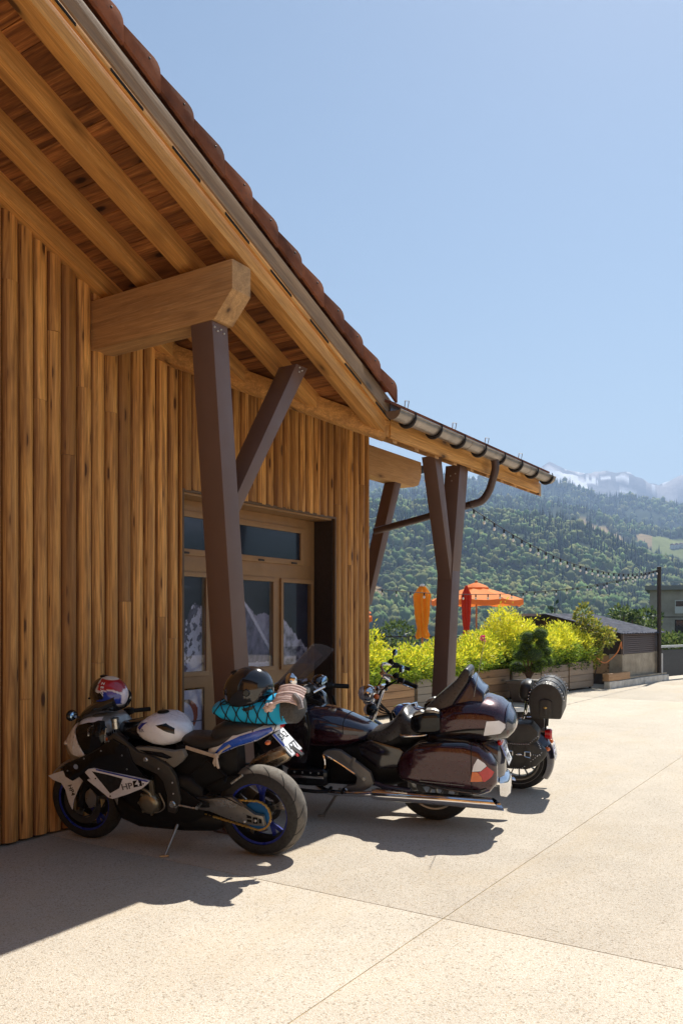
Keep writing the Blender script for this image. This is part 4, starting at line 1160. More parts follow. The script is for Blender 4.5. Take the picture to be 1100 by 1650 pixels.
mb = MB(); mb.box(-.12, .12, -.12, .12, 0, .025); mb.build('base_plate', M_DARK, e); mb = MB(); mb.box(.05, .09, -.08, .0, .02, .75); mb.build('cable_box', M_WHITE, e)
mb = MB(); mb.lathe([(.001, .03), (.06, .02), (.06, -.01)], (0, 0, PT), (0, 0, 1), 12); mb.build('cap', M_DARK, e)
e = empty('railing', (24.1, 5.15, 0)); tag(e, 'dark panel railing with a pale handrail right of the pole', 'railing')
rdir = Vector((7.5, -1.9, 0)); u_ = rdir.normalized(); sdv = Vector((-u_.y, u_.x, 0))
for k in range(5):
    a = u_ * (.08 + 1.5 * k); b_ = u_ * (1.5 * k + 1.5); mb = MB()
    rect_beam(mb, a + Vector((0, 0, .46)), b_ + Vector((0, 0, .46)), .02, .74); mb.build('panel', plain('charcoal_panel', (.035, .036, .04), .6), e)
    mb = MB(); mb.box(-.025, .025, -.025, .025, 0, .9); o = mb.build('post', M_DARK, e); o.location = a
mb = MB(); rect_beam(mb, u_ * 0 + Vector((0, 0, .93)), u_ * 7.6 + Vector((0, 0, .93)), .09, .06); mb.build('handrail', plain('pale_rail', (.42, .44, .44), .5), e)

# concrete apartment block
D = 95; c0 = at(1046, 1000, D)
e = empty('concrete_block', (c0.x, c0.y, 0)); tag(e, 'grey-brown concrete apartment block with a column of small windows', 'building')
e.rotation_euler = (0, 0, R(-79)); zt = zat(951, D); M_CON = plain('raw_concrete', (.36, .32, .265), .9, var=.25, scale=.6)
mb = MB(); mb.box(0, 16, 0, 12, -16, zt); mb.build('facade', M_CON, e)
mb = MB(); mb.box(-.5, 16.5, -.5, 12.5, zt, zt + .5); mb.build('roof_slab', plain('slab_grey', (.25, .25, .24), .9), e)
mb = MB()
for x in range(0, 17, 4): mb.tube([(x, -.3, zt + .5), (x, -.3, zt + .9)], .03, 6)
mb.tube([(-.3, -.3, zt + .9), (16.3, -.3, zt + .9)], .04, 6); mb.build('roof_rail', plain('pale_rail', (.4, .4, .4)), e)
for fl_ in range(5):
    for cx_ in (3.2, 8.0, 12.5):
        z = zt - 1.9 - 2.2 * fl_
        w = empty('window', (cx_, 0, z), parent=e)
        mb = MB(); mb.box(-.55, .55, -.06, .0, -.75, .75); mb.build('shutter', plain('shutter_white', (.6, .6, .58), .7) if (fl_ + int(cx_)) % 2 else M_DARK, w)
        mb = MB(); mb.box(-.45, .45, -.08, -.061, .05, .65); mb.build('pane', M_NIGHT, w)
mb = MB()
for fl_ in range(4): mb.box(-.01, 16.01, -.012, -.001, zt - 3.1 - 2.2 * fl_, zt - 3.0 - 2.2 * fl_)
mb.build('floor_band', M_DARK, e)

# ---- trees between terrace and valley
def tree(px, py_top, D, H, wd, kind, seed, label):
    c = at(px, py_top, D); zt = c.z
    e = empty('tree', (c.x, c.y, zt - H)); tag(e, label, 'tree', 'trees below the terrace')
    g = random.Random(seed)
    mb = MB(); mb.tube([(0, 0, 0), (.05 * H * .1, 0, H * .5), (0, 0, H * .93)], [H * .022, H * .015, H * .004], 8)
    for k in range(7):
        a = g.uniform(0, 6.28); z = H * g.uniform(.3, .75); mb.tube([(0, 0, z), (wd * .35 * math.cos(a), wd * .35 * math.sin(a), z + H * .12)], [H * .008, H * .003], 5)
    mb.build('trunk', M_BARK, e)
    bl = []
    if kind == 'fir':
        for k in range(13):
            f = k / 12; bl.append((0, 0, H * (.12 + .84 * f), wd * .5 * (1 - f) + .12, wd * .5 * (1 - f) + .12, H * .06))
        cols = [(.02, .045, .018), (.03, .06, .022), (.045, .08, .03)]; n = 7000; s = H * .035
    else:
        for k in range(16):
            a = g.uniform(0, 6.28); rr_ = wd * .36 * g.random() ** .5; z = H * g.uniform(.35, .9); r_ = wd * g.uniform(.16, .26)
            bl.append((rr_ * math.cos(a), rr_ * math.sin(a), z, r_, r_, r_ * .8))
        cols = [(.07, .11, .03), (.11, .16, .04), (.16, .2, .05), (.04, .07, .02)]; n = 9000; s = H * .028
    leaf_cloud(bl, n, s, cols, seed, mat=M_LEAF, name='crown', parent=e, thin=.55, up=.2)
tree(893, 962, 62, 11, 4.5, 'fir', 31, 'dark narrow fir behind the pink shade frame')
tree(1004, 968, 70, 12, 6, 'dec', 32, 'olive-green tree right behind the shed ridge')
tree(1033, 975, 74, 12, 5.5, 'dec', 33, 'green tree between the shed roof and the concrete block')
tree(1018, 984, 58, 9, 4.5, 'dec', 34, 'low olive tree just above the far shed eave')
tree(840, 975, 80, 14, 5.5, 'fir', 36, 'dark fir behind the left end of the pink shade frame')
tree(1093, 1012, 48, 7, 4.6, 'dec', 35, 'bushy green tree in front of the concrete block')
tree(612, 1005, 60, 9, 6, 'dec', 37, 'green tree seen between the building corner and the left shrubs')
# low fence line far left behind the terrace
e = empty('terrace_fence', at(585, 1026, 26)); e.location.z = 0
tag(e, 'thin dark rail fence beyond the left shrubs', 'fence')
mb = MB(); d_ = Vector((UX, -UY, 0)); zt = zat(1026, 26)
mb.tube([Vector((0, 0, zt)), d_ * 4 + Vector((0, 0, zt))], .02, 6); mb.build('rail', M_DARK, e)
for k in range(4):
    mb = MB(); mb.tube([d_ * (.2 + 1.2 * k), d_ * (.2 + 1.2 * k) + Vector((0, 0, zt))], .02, 6); mb.build('post', M_DARK, e)
# pale boundary ledge and stony bank at the far left
e = tag(MB().build('x', M_DARK) if False else empty('wooden_ledge', at(580, 1045, 17)), 'pale wooden ledge glimpsed between the building corner and the left shrubs', 'ledge'); e.location.z = 0
mb = MB(); zt = zat(1046, 17); rect_beam(mb, Vector((0, 0, zt - .06)), d_ * .95 + Vector((0, 0, zt - .06)), .3, .12); mb.build('plank', M_PLANKO, e)
mb = MB(); rect_beam(mb, Vector((0.1, 0, 0)) + Vector((0, 0, (zt - .13) / 2)), d_ * .9 + Vector((0, 0, (zt - .13) / 2)), .2, zt - .13); mb.build('support', M_PLANKG, e)

# ---- strings of bulbs
M_CABLE = plain('black_cable', (.012, .012, .012), .6)
M_BULB = plain('clear_bulb', (.85, .83, .78), .15, spec=.8, coat=.5)
def bulb_string(A_, B_, sag, n, label, f0=0.0):
    e = empty('bulb_string', A_); tag(e, label, 'light string', 'strings of outdoor bulbs')
    A_ = Vector(A_); B_ = Vector(B_); d = B_ - A_
    f = lambda u: d * u - Vector((0, 0, sag * 4 * u * (1 - u)))
    mb = MB(); mb.tube([f(k / 40) for k in range(41)], .008, 5); mb.build('cable', M_CABLE, e)
    for k in range(n):
        p_ = f((k + .5) / n)
        mb = MB(); mb.tube([p_ + Vector((0, 0, .0)), p_ - Vector((0, 0, .06))], .017, 8); so_ = mb.build('socket', M_CABLE, e)
        mb = MB(); mb.ball(p_ - Vector((0, 0, .095)), (.025, .025, .032), 8, 6); mb.build('bulb', M_BULB, so_)
bulb_string((10.55, 5.5, 3.80), (23.93, 5.13, 3.05), .62, 34, 'string of clear bulbs from the porch timber to the top of the pole')
q_ = at(580, 946, 17.5)
bulb_string(tuple(q_), (23.93, 5.16, 3.02), .36, 26, 'string of clear bulbs from behind the building corner to the top of the pole')
q_ = at(800, 948, 34)
bulb_string((23.95, 5.18, 3.0), tuple(q_), .3, 14, 'string of clear bulbs running from the pole away over the open orange parasol')
# ================================================================== motorcycles: shared pieces
M_TYRE = plain('tyre_rubber', (.022, .021, .020), .75, var=.25, scale=25, bmp=.2)
M_TYRED = plain('dusty_tread', (.14, .125, .105), .85, var=.25, scale=25, bmp=.25)
M_GROOVE = plain('tread_groove', (.008, .008, .008), .9)
M_BLK = plain('gloss_black', (.004, .004, .005), .14, coat=.25, var=.05, spec=.3)
M_BLKM = plain('matt_black', (.008, .0075, .0075), .45, var=.2, spec=.18)
M_SATIN = plain('satin_grey_metal', (.30, .285, .26), .33, metal=.85, var=.15)
M_SILVER = plain('silver_alloy', (.52, .50, .46), .28, metal=.9, var=.1)
M_CHROME = plain('chrome', (.78, .78, .80), .06, metal=1, var=.02)
M_GOLD = plain('gold_chain', (.62, .40, .12), .4, metal=.85)
M_BRONZE = plain('bronze_cover', (.24, .21, .15), .35, metal=.8)
M_BLUE = plain('metallic_blue', (.02, .085, .50), .25, coat=.8, var=.1)
M_BLUED = plain('dark_blue_rim', (.015, .03, .30), .3, coat=.5)
M_WPAINT = plain('white_paint', (.72, .72, .76), .28, coat=.7, var=.04)
M_GPAINT = plain('grey_silver_paint', (.26, .255, .25), .35, coat=.5, metal=.3, var=.06)
M_SEAT = plain('black_leather', (.022, .021, .021), .38, var=.2, scale=30, bmp=.25)
M_REDL = plain('red_lens', (.55, .01, .015), .12, coat=1, var=.1)
M_ORL = plain('orange_lens', (.75, .16, .02), .15, coat=1)
M_CLEAR = plain('clear_lens', (.66, .66, .72), .12, metal=.4, coat=1, var=.06, scale=8)
M_PLATE = plain('number_plate_white', (.72, .73, .75), .4)
M_INK = plain('plate_ink', (.01, .01, .012), .5)
M_BAND = plain('plate_blue_band', (.03, .07, .5), .4)

def bike_matrix(rear, front, lean):
    f = Vector((front[0] - rear[0], front[1] - rear[1], 0)).normalized(); l = Vector((-f.y, f.x, 0)); a = R(lean)
    up = Vector((0, 0, 1)) * math.cos(a) + l * math.sin(a); L = l * math.cos(a) - Vector((0, 0, 1)) * math.sin(a)
    m = Matrix((f, L, up)).transposed().to_4x4(); m.translation = Vector((rear[0], rear[1], 0)); return m
SIDE = lambda p, q, d: (p, d, q)
def panel(name, poly, y0, y1, mat_, par, bevel=.006, both=True):
    """side panel traced in the bike's own plane, with thickness ; mirrored"""
    out = []
    for s in ((1, -1) if both else (1,)):
        mb = MB(); mb.prism(poly, SIDE, y0 * s, y1 * s); out.append(mb.build(name, mat_, par, bevel=bevel))
    return out
def tyre_mesh(c, Ro, w, Ri):
    mb = MB(); mb.m = 0; n = 14; prof = []
    h = Ro - Ri
    for k in range(n + 1):
        a = math.pi * k / n - math.pi / 2
        yy = w / 2 * math.sin(a) * (1.0 if abs(math.sin(a)) < .98 else 1)
        rr = Ri + h * (abs(math.cos(a)) ** .72)
        prof.append((rr, yy))
    prof += [(Ri + .002, w * .36), (Ri + .002, -w * .36)]
    mb.lathe(prof, c, (0, 1, 0), 64, closed=True)
    return mb
def tread_strip(mb, c, Ro, w, Ri, a0, a1, u0, u1, th=.012, n=8):
    """a groove across the tyre: angle a0->a1 round the wheel, u0->u1 across (-1..1)"""
    h = Ro - Ri; L_ = []; R_ = []
    for k in range(n + 1):
        f = k / n; a = a0 + (a1 - a0) * f; u = u0 + (u1 - u0) * f; ph = u * math.pi / 2
        wd = th * math.sin(math.pi * min(1, f + .12)) * .5
        for lst, da in ((L_, -wd / Ro), (R_, wd / Ro)):
            rr = Ri + h * (abs(math.cos(ph)) ** .72) + .0012; yy = w / 2 * math.sin(ph) * 1.004
            lst.append((c[0] + rr * math.cos(a + da), c[1] + yy, c[2] + rr * math.sin(a + da)))
    mb.add(L_ + R_, [(k, k + 1, n + 2 + k, n + 1 + k) for k in range(n)])
def disc(par, c, y, r, name='brake_disc', holes=20):
    mb = MB(); mb.lathe([(r * .72, -.0025), (r, -.0025), (r, .0025), (r * .72, .0025)], (c[0], y, c[2]), (0, 1, 0), 40, closed=True)
    mb.lathe([(r * .66, -.004), (r * .73, -.004), (r * .73, .004), (r * .66, .004)], (c[0], y, c[2]), (0, 1, 0), 10, closed=True)
    o = mb.build(name, plain('disc_steel', (.10, .095, .09), .4, metal=.9), par); return o
def bolt_row(par, pts, r=.006, mat_=None):
    mb = MB()
    for p in pts: mb.ball(p, r, 8, 6)
    return mb.build('bolt', mat_ or M_BOLT, par)
def tb(name, pts, r, mat_, par, seg=10, sm=0):
    mb = MB(); mb.tube(smooth_path(pts, sm) if sm else pts, r, seg); return mb.build(name, mat_, par)
TXL = lambda x, y, z, rot=0: Matrix.Translation((x, y, z)) @ Matrix(((-1, 0, 0, 0), (0, 0, 1, 0), (0, 1, 0, 0), (0, 0, 0, 1))) @ Matrix.Rotation(rot, 4, 'Z')

# ================================================================== white, black and blue sport bike
SM = bike_matrix((4.69, 3.64), (4.33, 5.04), 9)
sb = empty('motorcycle', mat=SM)
tag(sb, 'white, black and blue sport motorcycle nosed up to the timber wall, nearest the camera', 'motorcycle')
RC = (.022, 0, .325); FC = (1.46, 0, .30)
# rear wheel
def sport_wheel(c, Ro, w, Ri, rear):
    mb = MB(); wr = w * .40
    mb.lathe([(Ri + .006, -wr), (Ri - .010, -wr * .98), (Ri - .022, -wr * .7), (Ri - .026, 0), (Ri - .022, wr * .7), (Ri - .010, wr * .98), (Ri + .006, wr), (Ri + .002, wr * .8), (Ri + .002, -wr * .8)], c, (0, 1, 0), 56, closed=True)
    wh = mb.build('wheel', M_BLKM, sb)
    mb = MB()
    for s in (1, -1): mb.lathe([(Ri - .014, s * wr * 1.0), (Ri + .007, s * wr * 1.03), (Ri + .007, s * wr * .96), (Ri - .014, s * wr * .94)], c, (0, 1, 0), 56, closed=True)
    mb.build('rim_stripe', M_BLUED, wh)
    for k in range(5):
        a = 2 * math.pi * k / 5 + .35
        mb = MB()
        for da in (-.17, .17):
            p0 = Vector((c[0] + .04 * math.cos(a), 0, c[2] + .04 * math.sin(a))); p1 = Vector((c[0] + .11 * math.cos(a), 0, c[2] + .11 * math.sin(a))); p2 = Vector((c[0] + (Ri - .02) * math.cos(a + da), 0, c[2] + (Ri - .02) * math.sin(a + da)))
            rect_beam(mb, p0, p1, .035, .030, up=(0, 0, 1) if abs(math.sin(a)) < .9 else (1, 0, 0)); rect_beam(mb, p1, p2, .030, .016, up=(0, 1, 0))
        mb.build('spoke', M_BLUED if k % 2 else M_SATIN, wh, bevel=.003)
    mb = MB(); mb.lathe([(.018, -.07), (.05, -.06), (.052, 0), (.05, .06), (.018, .07)], c, (0, 1, 0), 24); mb.build('hub', M_BLKM, wh)
    ty = tyre_mesh(c, Ro, w, Ri).build('tyre', M_TYRE, wh)
    mb = MB(); h = Ro - Ri; prof = []
    for k in range(11):
        u = -.60 + 1.2 * k / 10; ph = u * math.pi / 2
        prof.append((Ri + h * (abs(math.cos(ph)) ** .72) + .0006, w / 2 * math.sin(ph) * 1.002))
    mb.lathe(prof, c, (0, 1, 0), 72); mb.build('tread', M_TYRED if rear else M_TYRE, wh)
    mb = MB(); n = 15
    for k in range(n):
        a = 2 * math.pi * k / n
        for s in (1, -1):
            tread_strip(mb, c, Ro, w, Ri, a, a + .30, s * .10, s * .66, .013)
            tread_strip(mb, c, Ro, w, Ri, a + .2, a + .32, s * .45, s * .80, .009)
    mb.build('tread_groove', M_GROOVE, wh)
    return wh
rw = sport_wheel(RC, .325, .19, .222, True); fw = sport_wheel(FC, .30, .12, .222, False)
disc(rw, RC, -.075, .11)
for s in (1, -1): disc(fw, FC, s * .07, .16)
# sprocket and chain
mb = MB(); n = 42; prof = []
for k in range(n * 2):
    a = math.pi * k / n; r_ = .104 if k % 2 else .096; prof.append((RC[0] + r_ * math.cos(a), RC[2] + r_ * math.sin(a)))
mb.prism(prof, SIDE, .098, .104); mb.build('sprocket', plain('blue_anodised', (.03, .16, .42), .35, metal=.7), rw)
CFx, CFz, CFr = .60, .385, .042
path = []
import itertools
for k in range(25):
    a = R(98) + R(180 - 8) * k / 24; path.append((RC[0] + .104 * math.cos(a), RC[2] + .104 * math.sin(a)))
for k in range(9):
    a = R(-75) + R(165) * k / 8; path.append((CFx + CFr * math.cos(a), CFz + CFr * math.sin(a)))
path.append(path[0]); P_ = [Vector((p[0], 0, p[1])) for p in path]
mb = MB(); seg_l = .0158; acc = 0; kk = 0
for a_, b_ in zip(P_[:-1], P_[1:]):
    L_ = (b_ - a_).length; d_ = (b_ - a_).normalized()
    while acc < L_:
        p = a_ + d_ * acc; yy = .101 + (.004 if kk % 2 else -.001)
        rect_beam(mb, p - d_ * .0085 + Vector((0, yy, 0)), p + d_ * .0085 + Vector((0, yy, 0)), .011, .013, up=(d_.z * -1, 0, d_.x)); acc += seg_l; kk += 1
    acc -= L_
mb.build('chain', M_GOLD, sb)
# swingarm
arm = [(.50, .44), (.37, .435), (.19, .462), (.02, .350), (-.045, .342), (-.055, .268), (.02, .268), (.16, .284), (.36, .345), (.50, .36)]
for s in (1, -1):
    mb = MB(); mb.prism(arm, SIDE, s * .112, s * .150); sw = mb.build('swingarm', M_SATIN, sb, bevel=.007)
    mb = MB()
    for poly in ([(.075, .345), (.04, .335), (.04, .318), (.075, .322)], [(.03, .33), (-.005, .33), (-.005, .285), (.03, .285)], [(-.012, .325), (-.035, .32), (-.035, .29), (-.012, .288)], [(.075, .312), (.04, .308), (.04, .29), (.075, .295)]):
        mb.prism(poly, SIDE, s * .1502, s * .1512)
    mb.build('cutout', M_BLKM, sw)
    bolt_row(sw, [(.095, s * .152, .292), (.012, s * .152, .307)], .012)
    mb = MB(); mb.prism([(.33, .428), (.20, .447), (.15, .415), (.12, .425), (.16, .385), (.30, .392)], SIDE, s * .1502, s * .1525); mb.build('pad', M_SILVER, sw, bevel=.001)
mb = MB(); rect_beam(mb, (.44, -.13, .40), (.44, .13, .40), .10, .07, up=(0, 0, 1)); mb.build('swingarm_bridge', M_SATIN, sb, bevel=.01)
panel('hugger', [(.40, .50), (.30, .56), (.20, .60), (.12, .60), (.20, .52), (.34, .44)], .02, .105, M_BLKM, sb)
tb('hugger_stay', [(.185, .13, .555), (.10, .12, .615)], .010, M_SILVER, sb)
# frame, engine, belly
fr_poly = [(1.10, .86), (1.04, .90), (.86, .765), (.72, .73), (.62, .675), (.575, .60), (.545, .43), (.60, .33), (.66, .34), (.655, .46), (.675, .56), (.72, .61), (.86, .665), (1.06, .74)]
for s in (1, -1):
    mb = MB(); mb.prism(fr_poly, SIDE, s * .165, s * .205); f_ = mb.build('frame_beam', plain('bronze_black_frame', (.075, .068, .058), .35, metal=.6), sb, bevel=.012)
    mb = MB(); mb.lathe([(.001, .006), (.013, .006), (.018, 0)], (.80, s * .206, .715), (0, s, 0), 16); mb.lathe([(.001, .008), (.02, .008), (.026, 0)], (.615, s * .206, .40), (0, s, 0), 20); mb.build('frame_plug', M_SILVER, f_)
mb = MB(); mb.loft([(.42, .26, .50, .12, 5), (.50, .22, .60, .16, 5), (.70, .20, .62, .165, 5), (.90, .22, .60, .16, 5), (1.02, .30, .66, .15, 4), (1.10, .40, .64, .12, 4)], 28); eng = mb.build('engine', M_BLKM, sb)
for s in (1, -1):
    mb = MB(); mb.lathe([(.001, .05), (.035, .048), (.062, .040), (.078, .022), (.085, 0), (.085, -.02)], (.815, s * .165, .385), (0, s, 0), 28)
    for k in range(7):
        a = k * .9; mb.tube([(.815 + .08 * math.cos(a), s * .16, .385 + .08 * math.sin(a)), (.815 + .08 * math.cos(a), s * .192, .385 + .08 * math.sin(a))], .010, 8)
    mb.build('engine_cover', M_BRONZE, eng)
    mb = MB(); mb.tube([(.86, s * .19, .50), (.80, s * .195, .47), (.78, s * .185, .42)], .013, 8); mb.box(.765, .80, s * .18 - .012, s * .18 + .012, .44, .56); mb.build('coolant_fitting', M_BRONZE, eng, bevel=.004)
    mb = MB(); mb.lathe([(.001, .03), (.05, .03), (.055, 0)], (.62, s * .165, .47), (0, s, 0), 20); mb.build('sprocket_cover', M_BLK, eng)
mb = MB(); mb.loft([(.30, .19, .26, .07, 3), (.36, .165, .33, .12, 3), (.60, .155, .33, .15, 3), (.95, .16, .36, .16, 3), (1.10, .20, .42, .14, 3), (1.18, .27, .42, .08, 2.5)], 24); mb.build('belly_pan', M_BLKM, sb)
mb = MB()
for k in range(9): mb.box(1.085 + .002 * k, 1.10 + .002 * k, -.16, .16, .44 + k * .035, .455 + k * .035)
mb.build('radiator', M_BLKM, sb)
# tank, airbox cover, seat
TK = [(.545, .855, .875, .035, 2.2), (.56, .835, .915, .085, 2.5), (.59, .812, .950, .115, 2.8), (.64, .793, .985, .150, 3.0), (.70, .785, 1.004, .172, 3.1), (.77, .792, 1.006, .178, 3.0), (.83, .812, .992, .172, 2.8), (.88, .84, .965, .155, 2.5)]
mb = MB(); mb.loft(TK, 40); tank = mb.build('fuel_tank', M_WPAINT, sb, ang=70)
mb = MB(); mb.loft([(.865, .80, .968, .158, 2.4), (.93, .80, .955, .15, 2.4), (1.02, .82, .94, .12, 2.3), (1.08, .84, .93, .07, 2)], 28); mb.build('airbox_cover', M_BLK, sb, ang=70)
mb = MB(); mb.lathe([(.001, .012), (.034, .012), (.042, .006), (.044, 0)], (.75, 0, 1.006), (0, 0, 1), 24); mb.build('filler_cap', M_BLKM, tank)
# tank graphics: dark wedge at the rear, blue edge, small badge
def skin(name, poly, secs, off, mat_, par, sides=(1, -1), yc=0):
    """a decal patch: 2-D outline (x,z) laid onto the side of a lofted body"""
    from mathutils.geometry import tessellate_polygon
    xs = [q[0] for q in secs]
    def wid(x, z):
        z0 = np.interp(x, xs, [q[1] for q in secs]); z1 = np.interp(x, xs, [q[2] for q in secs]); hw = np.interp(x, xs, [q[3] for q in secs]); e_ = np.interp(x, xs, [q[4] for q in secs])
        h_ = min(1, abs((z - (z0 + z1) / 2) / ((z1 - z0) / 2))); return hw * (1 - h_ ** e_) ** (1 / e_)
    for s in sides:
        bm = bmesh.new(); vs = [bm.verts.new((p, 0, q)) for p, q in poly]; bm.faces.new(vs)
        bmesh.ops.triangulate(bm, faces=bm.faces); bmesh.ops.subdivide_edges(bm, edges=bm.edges, cuts=5, use_grid_fill=True); bmesh.ops.triangulate(bm, faces=bm.faces)
        for v in bm.verts: v.co.y = s * (yc + wid(v.co.x, v.co.z) + off)
        me = bpy.data.meshes.new(name); bm.to_mesh(me); bm.free(); me.materials.append(mat_)
        for p in me.polygons: p.use_smooth = True
        o = bpy.data.objects.new(name, me); COL.objects.link(o); o.parent = par
skin('dark_wedge', [(.60, .925), (.655, .965), (.72, .955), (.66, .915), (.60, .885)], TK, .0015, M_BLK, tank)
skin('front_stripe', [(.872, .93), (.845, .962), (.79, .972), (.82, .95), (.85, .915)], TK, .0015, M_BLUED, tank)
text_mesh('tank_badge', 'RR', .034, plain('badge_grey', (.12, .12, .16), .4), tank, TXL(.83, .178, .915, R(8)))
mb = MB(); mb.loft([(.10, .87, .92, .09, 3), (.16, .84, .925, .13, 3), (.26, .80, .885, .14, 3), (.38, .775, .865, .135, 3), (.50, .77, .870, .115, 3), (.57, .79, .87, .08, 3)], 24); mb.build('seat', M_SEAT, sb, ang=60)
mb = MB(); mb.loft([(-.06, .93, .965, .07, 2.6), (.0, .90, .985, .11, 2.8), (.12, .86, .99, .13, 3), (.24, .84, .975, .13, 3), (.31, .84, .94, .12, 3), (.34, .85, .90, .09, 2.6)], 24); mb.build('passenger_seat', M_SEAT, sb, ang=60)
mb = MB(); mb.loft([(.16, .60, .80, .07, 4), (.30, .50, .80, .10, 4), (.50, .45, .80, .12, 4), (.62, .50, .80, .11, 4)], 20); mb.build('subframe_cover', M_BLKM, sb)
# side cover (grey moulded) under the tank
panel('side_cover', [(.90, .79), (.80, .795), (.60, .775), (.52, .79), (.50, .74), (.545, .69), (.60, .655), (.66, .70), (.78, .735), (.87, .755)], .125, .175, plain('side_cover_grey', (.17, .16, .14), .4), sb, .01)
panel('side_scoop', [(.86, .775), (.68, .765), (.60, .735), (.64, .72), (.80, .75)], .1755, .180, M_BLK, sb, .002)
# tail
TL = [(.36, .725, .80, .10, 2.6), (.27, .740, .860, .13, 2.6), (.15, .795, .925, .14, 2.6), (.0, .842, .960, .125, 2.5), (-.10, .895, .968, .095, 2.4), (-.165, .925, .972, .05, 2.2)]
mb = MB(); mb.loft(TL[::-1], 32); tl = mb.build('tail_unit', M_WPAINT, sb, ang=60)
skin('blue_panel', [(.33, .735), (.18, .785), (.05, .828), (-.08, .898), (-.13, .93), (-.12, .955), (-.02, .932), (.10, .895), (.22, .84)], TL[::-1], .002, M_BLUE, tl)
mb = MB(); mb.loft([(-.175, .935, .965, .03, 2), (-.15, .92, .967, .055, 2.4)], 16); mb.build('tail_light', M_REDL, tl)
# plate on its hanger
pdir = Vector((-.68, 0, -.73)).normalized()
mb = MB(); rect_beam(mb, (-.06, 0, .90), (-.30, 0, .735), .05, .025, up=(.7, 0, -.7)); mb.build('plate_hanger', M_BLKM, sb, bevel=.004)
pc = Vector((-.195, 0, .83)); nrm = Vector((-.73, 0, .68)).normalized(); upv = Vector((.68, 0, .73)).normalized()
PT_ = Matrix((Vector((0, -1, 0)), upv, nrm)).transposed().to_4x4(); PT_.translation = pc
def number_plate(par, T, w, h, rows, sizes, band=True):
    mb = MB(); mb.box(-w / 2, w / 2, -h / 2, h / 2, 0, .003, T); pl = mb.build('number_plate', M_PLATE, par, bevel=.001)
    if band:
        mb = MB(); mb.box(-w / 2 + .003, -w / 2 + .032, -h * .05, h / 2 - .003, .0032, .0038, T); mb.build('band', M_BAND, pl)
    mb = MB()
    for a in (-w / 2 + .002, w / 2 - .004): mb.box(a, a + .002, -h / 2 + .004, h / 2 - .004, .0032, .0038, T)
    for a in (-h / 2 + .002, h / 2 - .004): mb.box(-w / 2 + .004, w / 2 - .004, a, a + .002, .0032, .0038, T)
    mb.build('plate_edge', M_INK, pl)
    for (txt, x, y), sz in zip(rows, sizes): text_mesh('plate_text', txt, sz, M_INK, pl, T @ Matrix.Translation((x, y, .0036)), bold=.0015, depth=.0004)
    return pl
number_plate(sb, PT_, .19, .20, [('5A2', .012, .05), ('1477', .0, -.05)], [.075, .085])
mb = MB(); mb.box(-.04, .04, -.125, -.102, .0, .012, PT_); mb.build('reflector', M_REDL, sb)
tb('indicator', [(-.10, .05, .87), (-.11, .12, .86)], .011, M_BLKM, sb); tb('indicator', [(-.10, -.05, .87), (-.11, -.12, .86)], .011, M_BLKM, sb)
mb = MB(); mb.ball((-.11, .13, .86), (.02, .03, .016), 10, 8); mb.ball((-.11, -.13, .86), (.02, .03, .016), 10, 8); mb.build('indicator_lens', M_ORL, sb)
# silencer (right side) and headers
mb = MB(); mb.tube(smooth_path([(.42, -.10, .40), (.30, -.15, .46), (.20, -.17, .53), (.10, -.17, .59)], 4), .032, 12); mb.build('exhaust_pipe', M_SILVER, sb)
mb = MB(); d_ = Vector((-.24, -.01, .115)).normalized(); p0 = Vector((.17, -.165, .56))
mb.tube([p0, p0 + d_ * .05, p0 + d_ * .22, p0 + d_ * .30, p0 + d_ * .33], [.036, .060, .064, .060, .048], 8); so_ = mb.build('silencer', plain('heat_tinted_steel', (.36, .29, .21), .28, metal=.9, var=.25), sb, bevel=.004)
mb = MB(); mb.tube([p0 + d_ * .331, p0 + d_ * .335], .040, 16); mb.build('silencer_end', M_BLK, so_)
for k in range(4):
    y = -.12 + .08 * k; tb('header_pipe', [(1.06, y, .55), (1.13, y, .42), (1.05, y * .8, .25), (.8, y * .5, .19), (.5, -.05, .24), (.42, -.10, .36)], .019, M_SATIN, sb, 8, 5)
# footrest hangers
for s in (1, -1):
    mb = MB(); mb.prism([(.56, .52), (.52, .50), (.42, .44), (.34, .42), (.34, .39), (.44, .38), (.55, .40)], SIDE, s * .175, s * .188); mb.build('footrest_plate', M_BLKM, sb, bevel=.003)
    tb('footrest', [(.40, s * .19, .415), (.39, s * .27, .415)], .012, M_SILVER, sb)
    tb('pedal', [(.42, s * .20, .38), (.56, s * .21, .40), (.565, s * .25, .40)], .007, M_SILVER, sb)
    tb('passenger_footrest', [(.22, s * .13, .60), (.20, s * .2, .585)], .010, M_BLKM, sb); tb('passenger_hanger', [(.40, s * .10, .74), (.22, s * .13, .60)], .012, M_BLKM, sb)
    tb('shock', [(.52, s * .03, .42), (.50, s * .03, .66)], .03, M_BLKM, sb)
# side stand: foot on the ground
foot = SM.inverted() @ Vector((4.235, 4.20, .008))
mb = MB(); mb.tube([(.62, .12, .25), foot], [.013, .009], 10); mb.tube([foot + Vector((-.03, -.01, .0)), foot + Vector((.03, .012, 0))], .010, 8); mb.build('side_stand', M_SATIN, sb)
